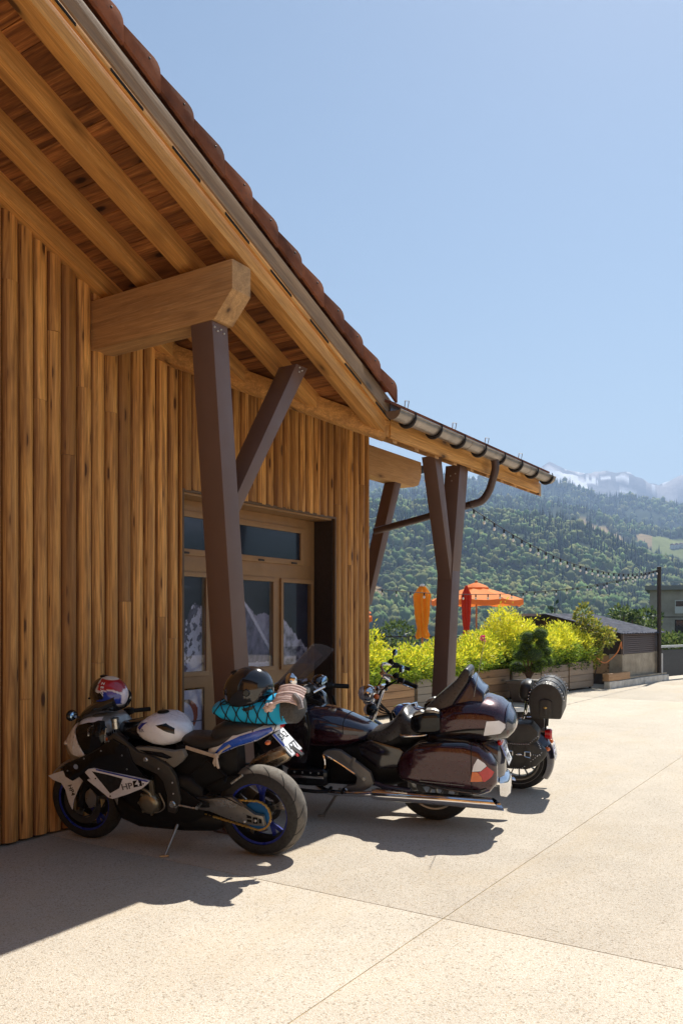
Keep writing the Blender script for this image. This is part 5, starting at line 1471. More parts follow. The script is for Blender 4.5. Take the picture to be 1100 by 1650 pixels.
# front end: fork, mudguard, caliper
for s in (1, -1):
    tb('fork_leg', [(FC[0] + .0, s * .10, FC[2] - .01), (FC[0] - .10, s * .10, .52)], .030, M_BLKM, sb, 14)
    tb('fork_tube', [(FC[0] - .10, s * .10, .52), (FC[0] - .275, s * .10, .95)], .025, M_GOLD, sb, 14)
    mb = MB(); mb.prism([(1.40, .40), (1.34, .44), (1.30, .38), (1.31, .30), (1.37, .28), (1.40, .33)], SIDE, s * .078, s * .118); mb.build('brake_caliper', M_SATIN, sb, bevel=.008)
    tb('brake_hose', [(1.34, s * .11, .42), (1.30, s * .13, .56), (1.24, s * .11, .80)], .006, M_BLKM, sb, 8, 5)
mb = MB(); prof = [(.318, -.078), (.333, -.045), (.338, 0), (.333, .045), (.318, .078), (.313, .076), (.328, .043), (.333, 0), (.328, -.043), (.313, -.076)]
mb.lathe(prof, FC, (0, 1, 0), 26, closed=True, arc=(R(-52), R(48))); mg = mb.build('front_mudguard', M_GPAINT, sb)
blade = [(1.73, .50), (1.68, .52), (1.60, .545), (1.49, .575), (1.42, .545), (1.41, .50), (1.46, .43), (1.52, .33), (1.545, .245), (1.57, .30), (1.59, .40), (1.62, .45), (1.69, .47)]
for s in (1, -1):
    mb = MB(); mb.prism(blade, SIDE, s * .078, s * .086); mb.build('mudguard_blade', M_WPAINT if s > 0 else M_GPAINT, mg, bevel=.002)
text_mesh('blade_script', 'HP4', .05, M_INK, mg, TXL(1.535, .0866, .40, R(-72)), bold=.001)
# fairing
NF = [(1.565, .700, .775, .035, 2), (1.545, .655, .825, .085, 2.2), (1.49, .610, .885, .140, 2.3), (1.42, .600, .945, .180, 2.4), (1.33, .615, .990, .205, 2.5), (1.23, .640, 1.005, .212, 2.6), (1.16, .68, .99, .20, 2.6), (1.12, .76, .95, .17, 2.6)]
mb = MB(); mb.loft(NF[::-1], 36); nf = mb.build('nose_fairing', M_GPAINT, sb, ang=60)
skin('black_side', [(1.475, .80), (1.43, .88), (1.36, .93), (1.27, .955), (1.17, .96), (1.125, .92), (1.13, .80), (1.20, .735), (1.30, .725), (1.40, .74)], NF[::-1], .003, M_BLK, nf)
skin('white_swoosh', [(1.50, .79), (1.49, .82), (1.40, .935), (1.38, .935), (1.478, .80), (1.455, .765), (1.40, .738), (1.30, .722), (1.18, .735), (1.22, .705), (1.34, .69), (1.44, .715)], NF[::-1], .005, M_WPAINT, nf)
skin('light_top_panel', [(1.37, .958), (1.28, .985), (1.18, .985), (1.17, .965), (1.27, .955), (1.35, .935)], NF[::-1], .006, M_WPAINT, nf)
mb = MB()
SC_ = [(1.46, .86, .93, .09, 2), (1.40, .91, .995, .125, 2.1), (1.32, .95, 1.06, .14, 2.2), (1.22, .98, 1.115, .145, 2.2), (1.13, 1.0, 1.15, .135, 2.2), (1.08, 1.02, 1.16, .125, 2.2)]
mb.loft(SC_[::-1], 28); mb.build('windscreen', plain('smoked_screen', (.012, .012, .014), .08, coat=1), sb, ang=70)
for s in (1, -1):
    mb = MB(); mb.ball((1.522, s * .07, .77), (.03, .055, .025), 12, 8); mb.build('headlight', M_CLEAR, nf)
LF = [(1.50, .62), (1.45, .66), (1.30, .72), (1.15, .80), (1.05, .86), (.93, .80), (.90, .70), (.82, .60), (.775, .575), (1.05, .60), (1.22, .625), (1.30, .595), (1.42, .52), (1.48, .55)]
sides_ = panel('side_fairing', LF, .17, .215, M_BLK, sb, .016)
for o in sides_[:1]:
    mb = MB(); mb.lathe([(.001, .003), (.018, .003), (.019, 0)], (1.375, .2155, .635), (0, 1, 0), 24); bd = mb.build('roundel', plain('roundel_blue', (.25, .3, .42), .3, coat=1), o)
    mb = MB(); mb.lathe([(.018, -.001), (.021, .0035), (.023, .003), (.024, -.001)], (1.375, .216, .635), (0, 1, 0), 24); mb.build('roundel_ring', M_BLKM, o)
HPp = [(1.30, .60), (1.27, .625), (1.22, .635), (1.10, .615), (.90, .59), (.775, .565), (.79, .545), (.84, .505), (.96, .455), (1.085, .412), (1.12, .42), (1.20, .48), (1.29, .545), (1.255, .55)]
for o, s in zip(panel('lower_fairing', HPp, .195, .226, M_WPAINT, sb, .008), (1, -1)):
    mb = MB(); mb.prism([(1.235, .612), (1.10, .594), (.985, .572), (1.02, .50), (1.10, .455), (1.15, .515)], SIDE, s * .2262, s * .2272); mb.build('vent_opening', M_GROOVE, o)
    mb = MB(); mb.prism([(1.20, .632), (.80, .572), (.775, .566), (.79, .56), (1.0, .592), (1.20, .622)], SIDE, s * .2262, s * .2274); mb.build('blue_edge', M_BLUED, o)
    if s > 0:
        text_mesh('fairing_letters', 'HP', .062, plain('letter_grey', (.10, .10, .11), .4), o, TXL(.955, .2268, .515, R(12)), bold=.001, sx=1.25)
        mb = MB(); mb.prism([(.905, .560), (.835, .575), (.83, .530), (.90, .512)], SIDE, .2262, .2272); mb.build('letter_block', M_BLKM, o)
        text_mesh('fairing_letters', '4', .055, M_WPAINT, o, TXL(.868, .2274, .544, R(12)), bold=.002, sx=1.3)
panel('inner_fairing', [(1.42, .56), (1.15, .75), (1.0, .80), (.92, .60), (1.10, .42), (1.25, .40)], .10, .165, M_BLKM, sb)
# fasteners, seams and hoses
for s in (1, -1):
    bolt_row(sb, [(1.30, s * .2165, .70), (1.15, s * .2165, .765), (.98, s * .2165, .74), (.95, s * .2165, .64), (1.45, s * .2165, .60), (1.08, s * .2165, .84)], .0065, M_SATIN)
    bolt_row(sb, [(1.21, s * .2275, .56), (1.10, s * .2275, .435), (.82, s * .2275, .545)], .006, M_BLKM)
    bolt_row(sb, [(.70, s * .207, .655), (.60, s * .207, .56), (.60, s * .207, .48), (.92, s * .207, .73)], .007, M_SILVER)
    tb('coolant_hose', [(.98, s * .14, .58), (.92, s * .18, .52), (.86, s * .17, .50), (.78, s * .16, .58)], .014, M_BLKM, sb, 8, 5)
    tb('clutch_cable', [(.72, s * .19, .47), (.68, s * .20, .38), (.74, s * .20, .33), (.80, s * .19, .33)], .005, M_SATIN, sb, 6, 5)
    tb('wiring', [(.50, s * .13, .60), (.42, s * .14, .66), (.36, s * .12, .72), (.30, s * .13, .70)], .006, M_BLKM, sb, 6, 5)
    tb('brake_line', [(.40, s * .15, .46), (.28, s * .155, .47), (.14, s * .15, .42), (.06, s * .14, .36)], .004, M_BLKM, sb, 6, 5)
    mb = MB(); mb.prism([(1.475, .648), (1.30, .712), (1.15, .790), (1.148, .786), (1.30, .707), (1.474, .643)], SIDE, s * .2152, s * .2162); mb.build('seam', M_GROOVE, sb)
# cockpit
for s in (1, -1):
    tb('handlebar', [(1.18, s * .10, .955), (1.14, s * .22, .945), (1.08, s * .34, .93)], .011, M_BLKM, sb, 10)
    tb('grip', [(1.145, s * .22, .945), (1.075, s * .345, .928)], .017, M_BLKM, sb, 12)
    tb('lever', [(1.20, s * .20, .945), (1.20, s * .26, .94), (1.13, s * .37, .925)], .006, M_SILVER, sb, 8, 4)
    mb = MB(); mb.box(1.13, 1.19, s * .19 - .03, s * .19 + .03, .925, .975); mb.build('switchgear', M_BLKM, sb, bevel=.01)
    tb('mirror_stalk', [(1.36, s * .15, .985), (1.34, s * .24, 1.03)], .009, M_BLKM, sb)
    mb = MB(); mb.ball((1.325, s * .275, 1.035), (.028, .052, .040), 16, 10); m_ = mb.build('mirror', M_BLK, sb)
    mb = MB(); mb.ball((1.302, s * .278, 1.035), (.010, .042, .031), 16, 10); mb.build('mirror_glass', plain('mirror_glass', (.35, .5, .65), .03, metal=1), m_)
mb = MB(); mb.box(1.16, 1.22, -.13, .13, .93, .96); mb.tube([(1.19, .06, .96), (1.19, .06, .985)], .028, 12); mb.tube([(1.19, -.06, .96), (1.19, -.06, .985)], .028, 12); mb.build('top_yoke', M_SATIN, sb, bevel=.006)
mb = MB(); mb.tube([(1.07, .13, .91), (1.07, .13, .97)], .026, 14); mb.tube([(1.07, .13, .97), (1.07, .13, .985)], .029, 14); mb.build('reservoir', M_SILVER, sb)
mb = MB(); mb.ball((1.13, .17, .84), (.016, .010, .014), 10, 8); mb.build('adjuster', M_ORL, sb)
tb('cable', [(1.10, .2, .93), (1.12, .2, .84), (1.12, .18, .74)], .005, M_SILVER, sb, 6, 5)
for k in range(5):
    tb('cable', [(1.18, .12 - .03 * k, .93), (1.12 - .02 * k, .17, .88 - .02 * k), (1.05, .14, .78)], .006, M_BLKM, sb, 6, 5)
# beige strap tied along the seat edge
M_STRAP = plain('beige_strap', (.46, .37, .29), .85, var=.2, scale=30)
mb = MB(); rect_beam(mb, (.52, .125, .795), (.29, .15, .752), .006, .026); mb.ball((.275, .155, .752), (.022, .014, .022), 10, 8)
mb.tube([(.27, .16, .75), (.262, .17, .70), (.255, .165, .67)], [.010, .013, .008], 8); mb.tube([(.275, .16, .75), (.285, .17, .71), (.28, .165, .685)], [.009, .011, .007], 8); mb.build('tie_strap', M_STRAP, sb, bevel=.001)
tb('tie_strap', [(.27, .13, .757), (.24, .12, .79), (.17, .135, .83)], .010, M_STRAP, sb)

# ------------------------------------------------------------------ luggage and helmets
def SB(x, y, z): return SM @ Vector((x, y, z))
def attach(name, T, label, cat, group=None):
    e = empty(name, mat=T); tag(e, label, cat, group); return e
BT = SM @ Matrix.Translation((0, 0, 0))
# dry bag lying along the tail
bag = attach('dry_bag', SM @ Matrix.Translation((.04, .0, 1.055)), 'turquoise roll bag strapped along the tail of the nearest motorcycle', 'bag')
BG = []
random.seed(12)
for k in range(19):
    f = k / 18; x = -.33 + .60 * f
    r_ = float(np.interp(f, [0, .03, .1, .5, .8, .93, 1], [.085, .10, .104, .094, .082, .060, .035]))
    w_ = float(np.interp(f, [0, .03, .1, .5, .8, .93, 1], [.10, .125, .13, .125, .12, .12, .10]))
    zc = float(np.interp(f, [0, .5, 1], [.022, -.005, .0])); j = random.uniform(-.006, .006)
    BG.append((x, zc - r_ + j, zc + r_ - j, w_ + j, 2.3))
mb = MB(); mb.loft(BG, 32); mb.build('bag_body', plain('turquoise_fabric', (.010, .44, .80), .5, var=.15, scale=9, bmp=.3), bag, ang=80)
mb = MB(); mb.loft([(-.36, -.045, .085, .085, 2.2), (-.345, -.065, .107, .11, 2.3), (-.33, -.082, .126, .127, 2.3), (-.25, -.086, .128, .134, 2.3)], 32); mb.build('mesh_end', plain('grey_mesh_pocket', (.045, .042, .04), .6, var=.4, scale=60, bmp=.5), bag, ang=80)
# elastic net over the bag: criss-cross cords following the body
net = attach('cargo_net', SM @ Matrix.Translation((.04, .0, 1.055)), 'black elastic net stretched over the turquoise bag', 'net')
def bagpt(x, a, off=.005):
    xs = [q[0] for q in BG]; z0 = np.interp(x, xs, [q[1] for q in BG]); z1 = np.interp(x, xs, [q[2] for q in BG]); hw = np.interp(x, xs, [q[3] for q in BG])
    ca, sa = math.cos(a), math.sin(a); e_ = 2.3
    return Vector((x, (hw + off) * math.copysign(abs(ca) ** (2 / e_), ca), (z0 + z1) / 2 + ((z1 - z0) / 2 + off) * math.copysign(abs(sa) ** (2 / e_), sa)))
mb = MB()
nodes = {}
for i in range(6):
    for j in range(6): nodes[i, j] = (-.20 + .078 * i + (.039 if j % 2 else 0) + random.uniform(-.012, .012), R(-55 + 50 * j + random.uniform(-6, 6)))
def cord(p, q):
    pts = [bagpt(p[0] + (q[0] - p[0]) * k / 8, p[1] + (q[1] - p[1]) * k / 8, .006) for k in range(9)]; mb.tube(pts, .0036, 6)
for i in range(6):
    for j in range(5):
        cord(nodes[i, j], nodes[i, j + 1])
        ii = i + 1 if j % 2 else i - 1
        if (ii, j + 1) in nodes: cord(nodes[i, j], nodes[ii, j + 1])
        if i < 5 and j in (0, 2): cord(nodes[i, j], nodes[i + 1, j])
for i in range(0, 6, 2):
    p = bagpt(*nodes[i, 0], .006); mb.tube([p, Vector((p.x + .01, .12, -.13))], .0036, 6)
mb.build('cord', M_GROOVE, net)
mb = MB()
for i in range(6):
    for j in range(1, 5): mb.ball(bagpt(*nodes[i, j], .007), .007, 8, 6)
mb.build('knot', M_GROOVE, net)
# knotted pinkish cloth
cl = attach('knotted_cloth', SM @ Matrix.Translation((-.215, .075, 1.155)), 'pinkish cloth twisted and knotted on top of the turquoise bag', 'cloth')
M_CLOTH = plain('pink_beige_cloth', (.66, .50, .45), .9, var=.25, scale=25, bmp=.5)
mb = MB(); random.seed(6)
for k in range(11):
    r0 = .007 + .004 * (k % 3); z = -.012 + .008 * k; y_ = .045 - .012 * k + random.uniform(-.006, .006)
    mb.tube(smooth_path([(.085 - .012 * k, y_ + .02, -.055 + z), (.03, y_ + .035, -.01 + z + random.uniform(-.008, .008)), (-.04, y_ + .025, .012 + z), (-.10, y_ + .005, -.005 + z), (-.135, y_ - .01, -.03 + z)], 5), r0, 8)
mb.build('fold', M_CLOTH, cl)
mb = MB(); mb.ball((.09, .05, -.055), (.034, .028, .030), 12, 8, fn=lambda v: v * (1 + .2 * math.sin(v.x * 9 + v.z * 7))); mb.ball((.055, .065, -.035), (.028, .024, .024), 12, 8); mb.build('knot', M_CLOTH, cl)
mb = MB(); mb.tube(smooth_path([(-.09, .02, .03), (-.13, .04, .0), (-.15, .06, -.05)], 5), [.02] * 11, 8); mb.build('grey_fold', plain('grey_cloth', (.22, .2, .2), .9, var=.4, scale=30, bmp=.4), cl)

def helmet_shell(v):
    """unit sphere -> full-face helmet: +x front (chin), z up"""
    x, y, z = v
    x2 = x * (1.0 + (.20 if x > 0 else .02)); w = .80 - .06 * max(0, x)
    zz = z
    if z < -.62: zz = -.62 - (abs(z) - .62) * .25
    if x > 0 and z < 0: x2 += .16 * x * min(1, -z * 1.8)
    if z < 0: w *= 1 - .10 * min(1, -z)
    return Vector((x2, y * w / .80, zz))
def helmet(T, label, colf, visor_mat, name_letters=None, rad=.145):
    e = attach('helmet', T, label, 'helmet')
    mb = MB(); mb.ball((0, 0, 0), (rad, rad * .84, rad * .98), 64, 44, fn=helmet_shell)
    o = mb.build('shell', attrmat('helmet_paint', rough=.16, coat=1), e, noid=True, ang=80)
    at = o.data.color_attributes.new('col', 'FLOAT_COLOR', 'POINT'); arr = np.ones((len(o.data.vertices), 4), np.float32)
    for i, v in enumerate(o.data.vertices): arr[i, :3] = colf(v.co.x / rad, v.co.y / rad, v.co.z / rad)
    at.data.foreach_set('color', arr.ravel())
    # visor: patch of the same surface, slightly proud
    nu, nv = 28, 10; vs = []
    for j in range(nv + 1):
        th = R(72 + 40 * j / nv)
        for i in range(nu + 1):
            ph = R(-82 + 164 * i / nu); tt = th + (R(9) * (abs(i / nu - .5) * 2) ** 2) * (1 if j == 0 else -1 if j == nv else 1 - 2 * j / nv)
            v = helmet_shell(Vector((math.sin(tt) * math.cos(ph), math.sin(tt) * math.sin(ph), math.cos(tt))))
            vs.append((v.x * rad * 1.018, v.y * rad * .84 * 1.022, v.z * rad * .98))
    mb = MB(); mb.add(vs, [(j * (nu + 1) + i, j * (nu + 1) + i + 1, (j + 1) * (nu + 1) + i + 1, (j + 1) * (nu + 1) + i) for j in range(nv) for i in range(nu)]); mb.build('visor', visor_mat, e, ang=80)
    for s in (1, -1):
        mb = MB(); mb.lathe([(.001, .008), (.020, .007), (.026, 0)], (.012, s * rad * .835, .005), (0, s, 0), 18); mb.build('visor_pivot', M_BLK, e)
    mb = MB(); mb.lathe([(rad * .60, 0), (rad * .78, -.008), (rad * .76, .012), (rad * .62, .012)], (.012, 0, -rad * .695), (0, 0, 1), 32, closed=True); mb.build('neck_roll', M_SEAT, e)
    mb = MB(); mb.box(rad * 1.16, rad * 1.30, -.030, .030, -rad * .50, -rad * .40); mb.build('chin_vent', M_BLKM, e, bevel=.006)
    mb = MB(); mb.box(rad * .30, rad * .62, -.022, .022, rad * .87, rad * .97); mb.build('top_vent', M_BLKM, e, bevel=.010)
    return e
M_VIS = plain('dark_visor', (.010, .010, .012), .05, coat=1)
# black helmet on its side on the bag
HT = SM @ Matrix.Translation((.045, .01, 1.20)) @ Matrix.Rotation(R(16), 4, 'Z') @ Matrix.Rotation(R(14), 4, 'Y')
helmet(HT, 'shiny black full-face helmet resting on the turquoise bag', lambda x, y, z: (.012, .012, .014), M_VIS, rad=.158)
def race(x, y, z):
    # rear faces the viewer's right ; red crown, blue side panels, white lines, dark front
    if x > .45: return (.012, .012, .016)
    if z > .88: return (.62, .60, .55)
    edge = z - (.30 - .25 * x - .8 * (x + .25) ** 2)
    if x > .37: return (.5, .5, .52)
    if x < -.90: return (.70, .66, .74)
    if z > .30 and edge > .06:
        return (.35, .012, .02) if x > -.5 else (.28, .02, .03)
    if edge > -.02: return (.6, .58, .62)
    if z > -.38: return (.012, .035, .30)
    if z > -.46: return (.6, .6, .62)
    return (.14, .13, .12)
HT2 = SM @ Matrix.Translation((1.165, .015, 1.135)) @ Matrix.Rotation(R(-8), 4, 'Y')
h2 = helmet(HT2, 'red, white and blue full-face helmet perched on the bars of the nearest motorcycle', race, M_VIS, rad=.132)
for k, ch in enumerate('ZEXX'):
    z = .093 - .024 * k; yy = .112 * math.sqrt(max(0, 1 - (z / .131) ** 2)) + .004; til = math.asin(min(.95, z / .131))
    T = Matrix.Translation((.012 - .004 * k, yy, z)) @ Matrix.Rotation(til, 4, 'X') @ TXL(0, 0, 0, R(-90))
    text_mesh('lettering', ch, .030, M_WPAINT, h2, T, bold=.001)
# ================================================================== dark red touring motorcycle
TMx = bike_matrix((6.27, 3.09), (5.85, 4.72), 7)
tbk = empty('motorcycle', mat=TMx)
tag(tbk, 'dark maroon touring motorcycle with top case and side cases, middle of the three', 'motorcycle')
M_MAR = plain('maroon_paint', (.038, .004, .010), .25, metal=.5, coat=1, var=.08)
M_MARB = plain('maroon_black_lower', (.012, .008, .010), .12, coat=1, var=.1)
M_NAVY = plain('midnight_paint', (.018, .018, .04), .15, coat=1, var=.1)
M_GREYP = plain('engine_cover_grey', (.15, .145, .14), .4, metal=.5, var=.08)
M_SEATL = plain('worn_leather', (.04, .038, .039), .3, var=.2, scale=20, bmp=.25)
TR, TF = (.02, 0, .325), (1.69, 0, .315)
def cast_wheel(par, c, Ro, w, Ri, n=10, rim=None, white=True, thin=.018):
    mb = MB(); wr = w * .42
    mb.lathe([(Ri + .004, -wr), (Ri - .012, -wr * .95), (Ri - .028, -wr * .6), (Ri - .030, 0), (Ri - .028, wr * .6), (Ri - .012, wr * .95), (Ri + .004, wr), (Ri, wr * .8), (Ri, -wr * .8)], c, (0, 1, 0), 56, closed=True)
    wh = mb.build('wheel', rim or M_SATIN, par)
    for k in range(n):
        a = 2 * math.pi * k / n + .2; mb = MB()
        rect_beam(mb, (c[0] + .035 * math.cos(a), 0, c[2] + .035 * math.sin(a)), (c[0] + (Ri - .02) * math.cos(a), 0, c[2] + (Ri - .02) * math.sin(a)), .03, thin, up=(-math.sin(a), 0, math.cos(a)))
        mb.build('spoke', rim or M_SATIN, wh, bevel=.003)
    mb = MB(); mb.lathe([(.015, -.08), (.05, -.06), (.055, 0), (.05, .06), (.015, .08)], c, (0, 1, 0), 24); mb.build('hub', M_SATIN, wh)
    tyre_mesh(c, Ro, w, Ri).build('tyre', M_TYRE, wh)
    mb = MB()
    for k in range(22):
        a = 2 * math.pi * k / 22
        for s in (1, -1): tread_strip(mb, c, Ro, w, Ri, a, a + .16, s * .12, s * .7, .012)
    mb.build('tread_groove', M_GROOVE, wh)
    return wh
wr_ = cast_wheel(tbk, TR, .325, .18, .215); wf_ = cast_wheel(tbk, TF, .315, .13, .225)
disc(wr_, TR, .085, .14)
for s in (1, -1): disc(wf_, TF, s * .075, .15)
# side cases
SCs = [(.245, .47, .575, .055, 3), (.20, .435, .655, .095, 4), (.08, .412, .735, .115, 5), (-.12, .385, .765, .125, 5), (-.30, .362, .77, .125, 4.5), (-.40, .355, .745, .118, 4), (-.48, .375, .68, .095, 3.2), (-.535, .44, .60, .05, 2.6)]
def shift(secs, y): return [(*q[:5], y) for q in secs]
def cut(secs, xa, xb, n=10, grow=.0, zlo=None, zhi=None):
    xs = [q[0] for q in secs][::-1]; out = []
    for k in range(n + 1):
        x = xa + (xb - xa) * k / n; r = [float(np.interp(x, xs, [q[j] for q in secs][::-1])) for j in range(1, 5)]
        out.append((x, r[0] - grow, r[1] + grow, r[2] + grow, r[3]))
    return out
def fwrap(name, secs, xa, xb, a0, a1, off, mat_, par, yc=0, sgn=1, n=14, m=14):
    """thin shell following a lofted body between stations xa..xb and section angles a0..a1"""
    xs = [q[0] for q in secs]; order = xs[0] > xs[-1]; S = secs[::-1] if order else secs; xs = [q[0] for q in S]
    g = lambda x, j: float(np.interp(x, xs, [q[j] for q in S]))
    vs = []
    for i in range(n + 1):
        x = xa + (xb - xa) * i / n; z0, z1, hw, e_ = (g(x, j) for j in (1, 2, 3, 4))
        A0 = a0(i / n) if callable(a0) else a0; A1 = a1(i / n) if callable(a1) else a1
        for j in range(m + 1):
            a = A0 + (A1 - A0) * j / m; ca, sa = math.cos(a), math.sin(a)
            vs.append((x, sgn * (yc + (hw + off) * math.copysign(abs(ca) ** (2 / e_), ca)), (z0 + z1) / 2 + ((z1 - z0) / 2 + off) * math.copysign(abs(sa) ** (2 / e_), sa)))
    mb = MB(); mb.add(vs, [(i * (m + 1) + j, i * (m + 1) + j + 1, (i + 1) * (m + 1) + j + 1, (i + 1) * (m + 1) + j) for i in range(n) for j in range(m)])
    return mb.build(name, mat_, par, ang=80)
for s in (1, -1):
    S_ = shift(SCs, s * .305)
    mb = MB(); mb.loft(S_[::-1], 36); sc_ = mb.build('side_case', M_MAR, tbk, ang=60)
    fwrap('case_base', SCs, .225, -.50, R(-170), R(-32), .002, M_MARB, sc_, .305, s)
    fwrap('seam', SCs, .225, -.50, R(-33), R(-29), .004, M_GROOVE, sc_, .305, s, m=2)
    fwrap('latch_seam', SCs, -.352, -.358, R(-60), R(85), .0035, M_GROOVE, sc_, .305, s, n=1)
    skin('tail_lamp_clear', [(-.405, .66), (-.455, .622), (-.47, .60), (-.425, .562), (-.362, .558), (-.375, .61)], SCs[::-1], .006, M_CLEAR, sc_, (s,), .305)
    skin('tail_lamp_red', [(-.472, .598), (-.520, .548), (-.505, .515), (-.455, .478), (-.440, .482), (-.43, .52), (-.404, .556), (-.427, .560)], SCs[::-1], .0065, M_REDL, sc_, (s,), .305)
    skin('tail_lamp_orange', [(-.362, .555), (-.401, .555), (-.428, .52), (-.438, .482), (-.348, .478)], SCs[::-1], .0065, M_ORL, sc_, (s,), .305)
    mb = MB(); mb.prism([(.05, .455), (-.30, .44), (-.30, .447), (.05, .463)], SIDE, s * .428, s * .431); mb.build('trim_strip', M_MARB, sc_)
    fwrap('upper_band', SCs, .16, -.33, R(48), R(120), .003, M_MARB, sc_, .305, s)
# rear fender, plate, middle lamp, flap
mb = MB(); mb.loft([(-.56, .40, .62, .10, 3), (-.52, .36, .72, .17, 3), (-.40, .40, .78, .19, 4), (-.10, .55, .80, .19, 4), (.15, .60, .80, .16, 4)], 24); rf_ = mb.build('rear_mudguard', M_NAVY, tbk)
mb = MB(); mb.loft([(-.60, .27, .40, .06, 2.5), (-.575, .25, .44, .13, 3), (-.53, .26, .46, .16, 3)], 20); mb.build('rear_bumper', M_CHROME, rf_)
nrm = Vector((-.93, 0, .36)).normalized(); upv = Vector((.36, 0, .93)).normalized()
PT2 = Matrix((Vector((0, -1, 0)), upv, nrm)).transposed().to_4x4(); PT2.translation = Vector((-.565, .0, .60))
number_plate(tbk, PT2, .20, .17, [('CT 3', .015, .038), ('2Y8', .0, -.04)], [.062, .07])
mb = MB(); mb.box(-.12, .12, .092, .125, -.01, .02, PT2); mb.build('middle_lamp', M_REDL, tbk, bevel=.008)
# top case
TC = [(.035, .70, .93, .20, 4), (.01, .692, .95, .235, 4.5), (-.08, .690, .99, .265, 4), (-.20, .692, 1.035, .28, 3.4), (-.32, .695, 1.062, .285, 3), (-.44, .70, 1.062, .278, 2.8), (-.53, .715, 1.035, .255, 2.7), (-.60, .745, .98, .21, 2.6), (-.64, .79, .91, .14, 2.4), (-.655, .82, .87, .08, 2)]
mb = MB(); mb.loft(TC[::-1], 56); tc = mb.build('top_case', M_MAR, tbk, ang=70)
fwrap('case_base', TC, .0, -.64, R(-175), R(-5), .003, M_MARB, tc, m=40)
fwrap('lid_seam', TC, .0, -.64, R(-5.5), R(-3), .005, M_GROOVE, tc, m=2); fwrap('lid_seam', TC, .0, -.64, R(-5.5), R(-3), .005, M_GROOVE, tc, sgn=-1, m=2)
fwrap('spoiler_lip', TC, -.59, -.652, R(-8), R(188), .008, M_NAVY, tc, m=40)
for s in (1, -1):
    skin('corner_lamp', [(-.455, .915), (-.545, .918), (-.605, .875), (-.555, .815), (-.43, .800)], TC[::-1], .007, M_CLEAR, tc, (s,))
    fwrap('lower_groove', TC, -.06, -.50, R(-47), R(-42), .006, M_GROOVE, tc, sgn=s, m=2)
    fwrap('lower_strip', TC, -.06, -.50, R(-42), R(-38), .007, M_MAR, tc, sgn=s, m=2)
    # armrest pods beside the passenger backrest
    mb = MB(); mb.loft([(-.09, .80, .955, .035, 4, s * .245), (-.06, .79, .975, .05, 4, s * .25), (.05, .79, .965, .055, 4, s * .25), (.11, .80, .945, .05, 4, s * .245), (.145, .82, .92, .03, 3, s * .24)], 20); pod = mb.build('armrest_pod', M_BLK, tc)
    mb = MB(); mb.loft([(-.085, .955, .985, .03, 3, s * .25), (-.05, .965, 1.0, .042, 3, s * .25), (.015, .962, .998, .042, 3, s * .25), (.028, .955, .985, .03, 3, s * .25)], 16); mb.build('speaker_grille', M_SATIN, pod)
    mb = MB(); mb.loft([(.038, .945, .975, .03, 3, s * .25), (.06, .95, .985, .042, 3, s * .25), (.11, .935, .965, .038, 3, s * .25), (.13, .92, .945, .02, 3, s * .24)], 16); mb.build('armrest_pad', M_SATIN, pod)
# passenger backrest pad: a curved wing narrowing upwards
def tapered(poly, w0, w1, z0, z1, par, name, mat_, bev):
    mb = MB(); mb.prism(poly, lambda p, q, d: (p, d * (w0 + (w1 - w0) * (q - z0) / (z1 - z0)), q), -1, 1); return mb.build(name, mat_, par, bevel=bev, ang=60)
tapered([(.12, .85), (.10, .93), (.03, 1.00), (-.06, 1.085), (-.135, 1.145), (-.20, 1.205), (-.262, 1.295), (-.292, 1.292), (-.308, 1.262), (-.290, 1.19), (-.25, 1.13), (-.19, 1.04), (-.14, .95), (-.10, .87)], .215, .115, .85, 1.30, tbk, 'passenger_backrest', M_SEATL, .022)
tapered([(-.12, .95), (-.20, 1.05), (-.262, 1.14), (-.300, 1.20), (-.318, 1.235), (-.335, 1.215), (-.372, 1.15), (-.42, 1.11), (-.42, 1.0), (-.2, .93)], .20, .11, .93, 1.24, tbk, 'backrest_shell', M_NAVY, .016)
# seat
SE = [(-.02, .72, .86, .15, 4), (.04, .68, .885, .18, 4), (.14, .64, .885, .185, 3.6), (.20, .63, .91, .185, 3.2), (.235, .62, .955, .17, 3), (.27, .61, .945, .165, 3), (.33, .60, .86, .17, 3), (.42, .60, .79, .165, 3.2), (.52, .62, .765, .14, 3.2), (.60, .66, .775, .10, 3), (.64, .70, .77, .06, 2.5)]
mb = MB(); mb.loft(SE, 36); st = mb.build('seat', M_SEATL, tbk, ang=70)
fwrap('seat_piping', SE, .25, .60, R(38), R(41), .004, M_BLKM, st, m=2); fwrap('seat_skirt', SE, -.02, .60, R(-80), R(-5), .003, M_BLKM, st); fwrap('seat_skirt', SE, -.02, .60, R(-80), R(-5), .003, M_BLKM, st, sgn=-1)
for s in (1, -1): tb('grab_rail', [(.02, s * .21, .80), (.05, s * .25, .775), (.22, s * .255, .765), (.25, s * .20, .77)], .012, M_CHROME, tbk, 10, 5)
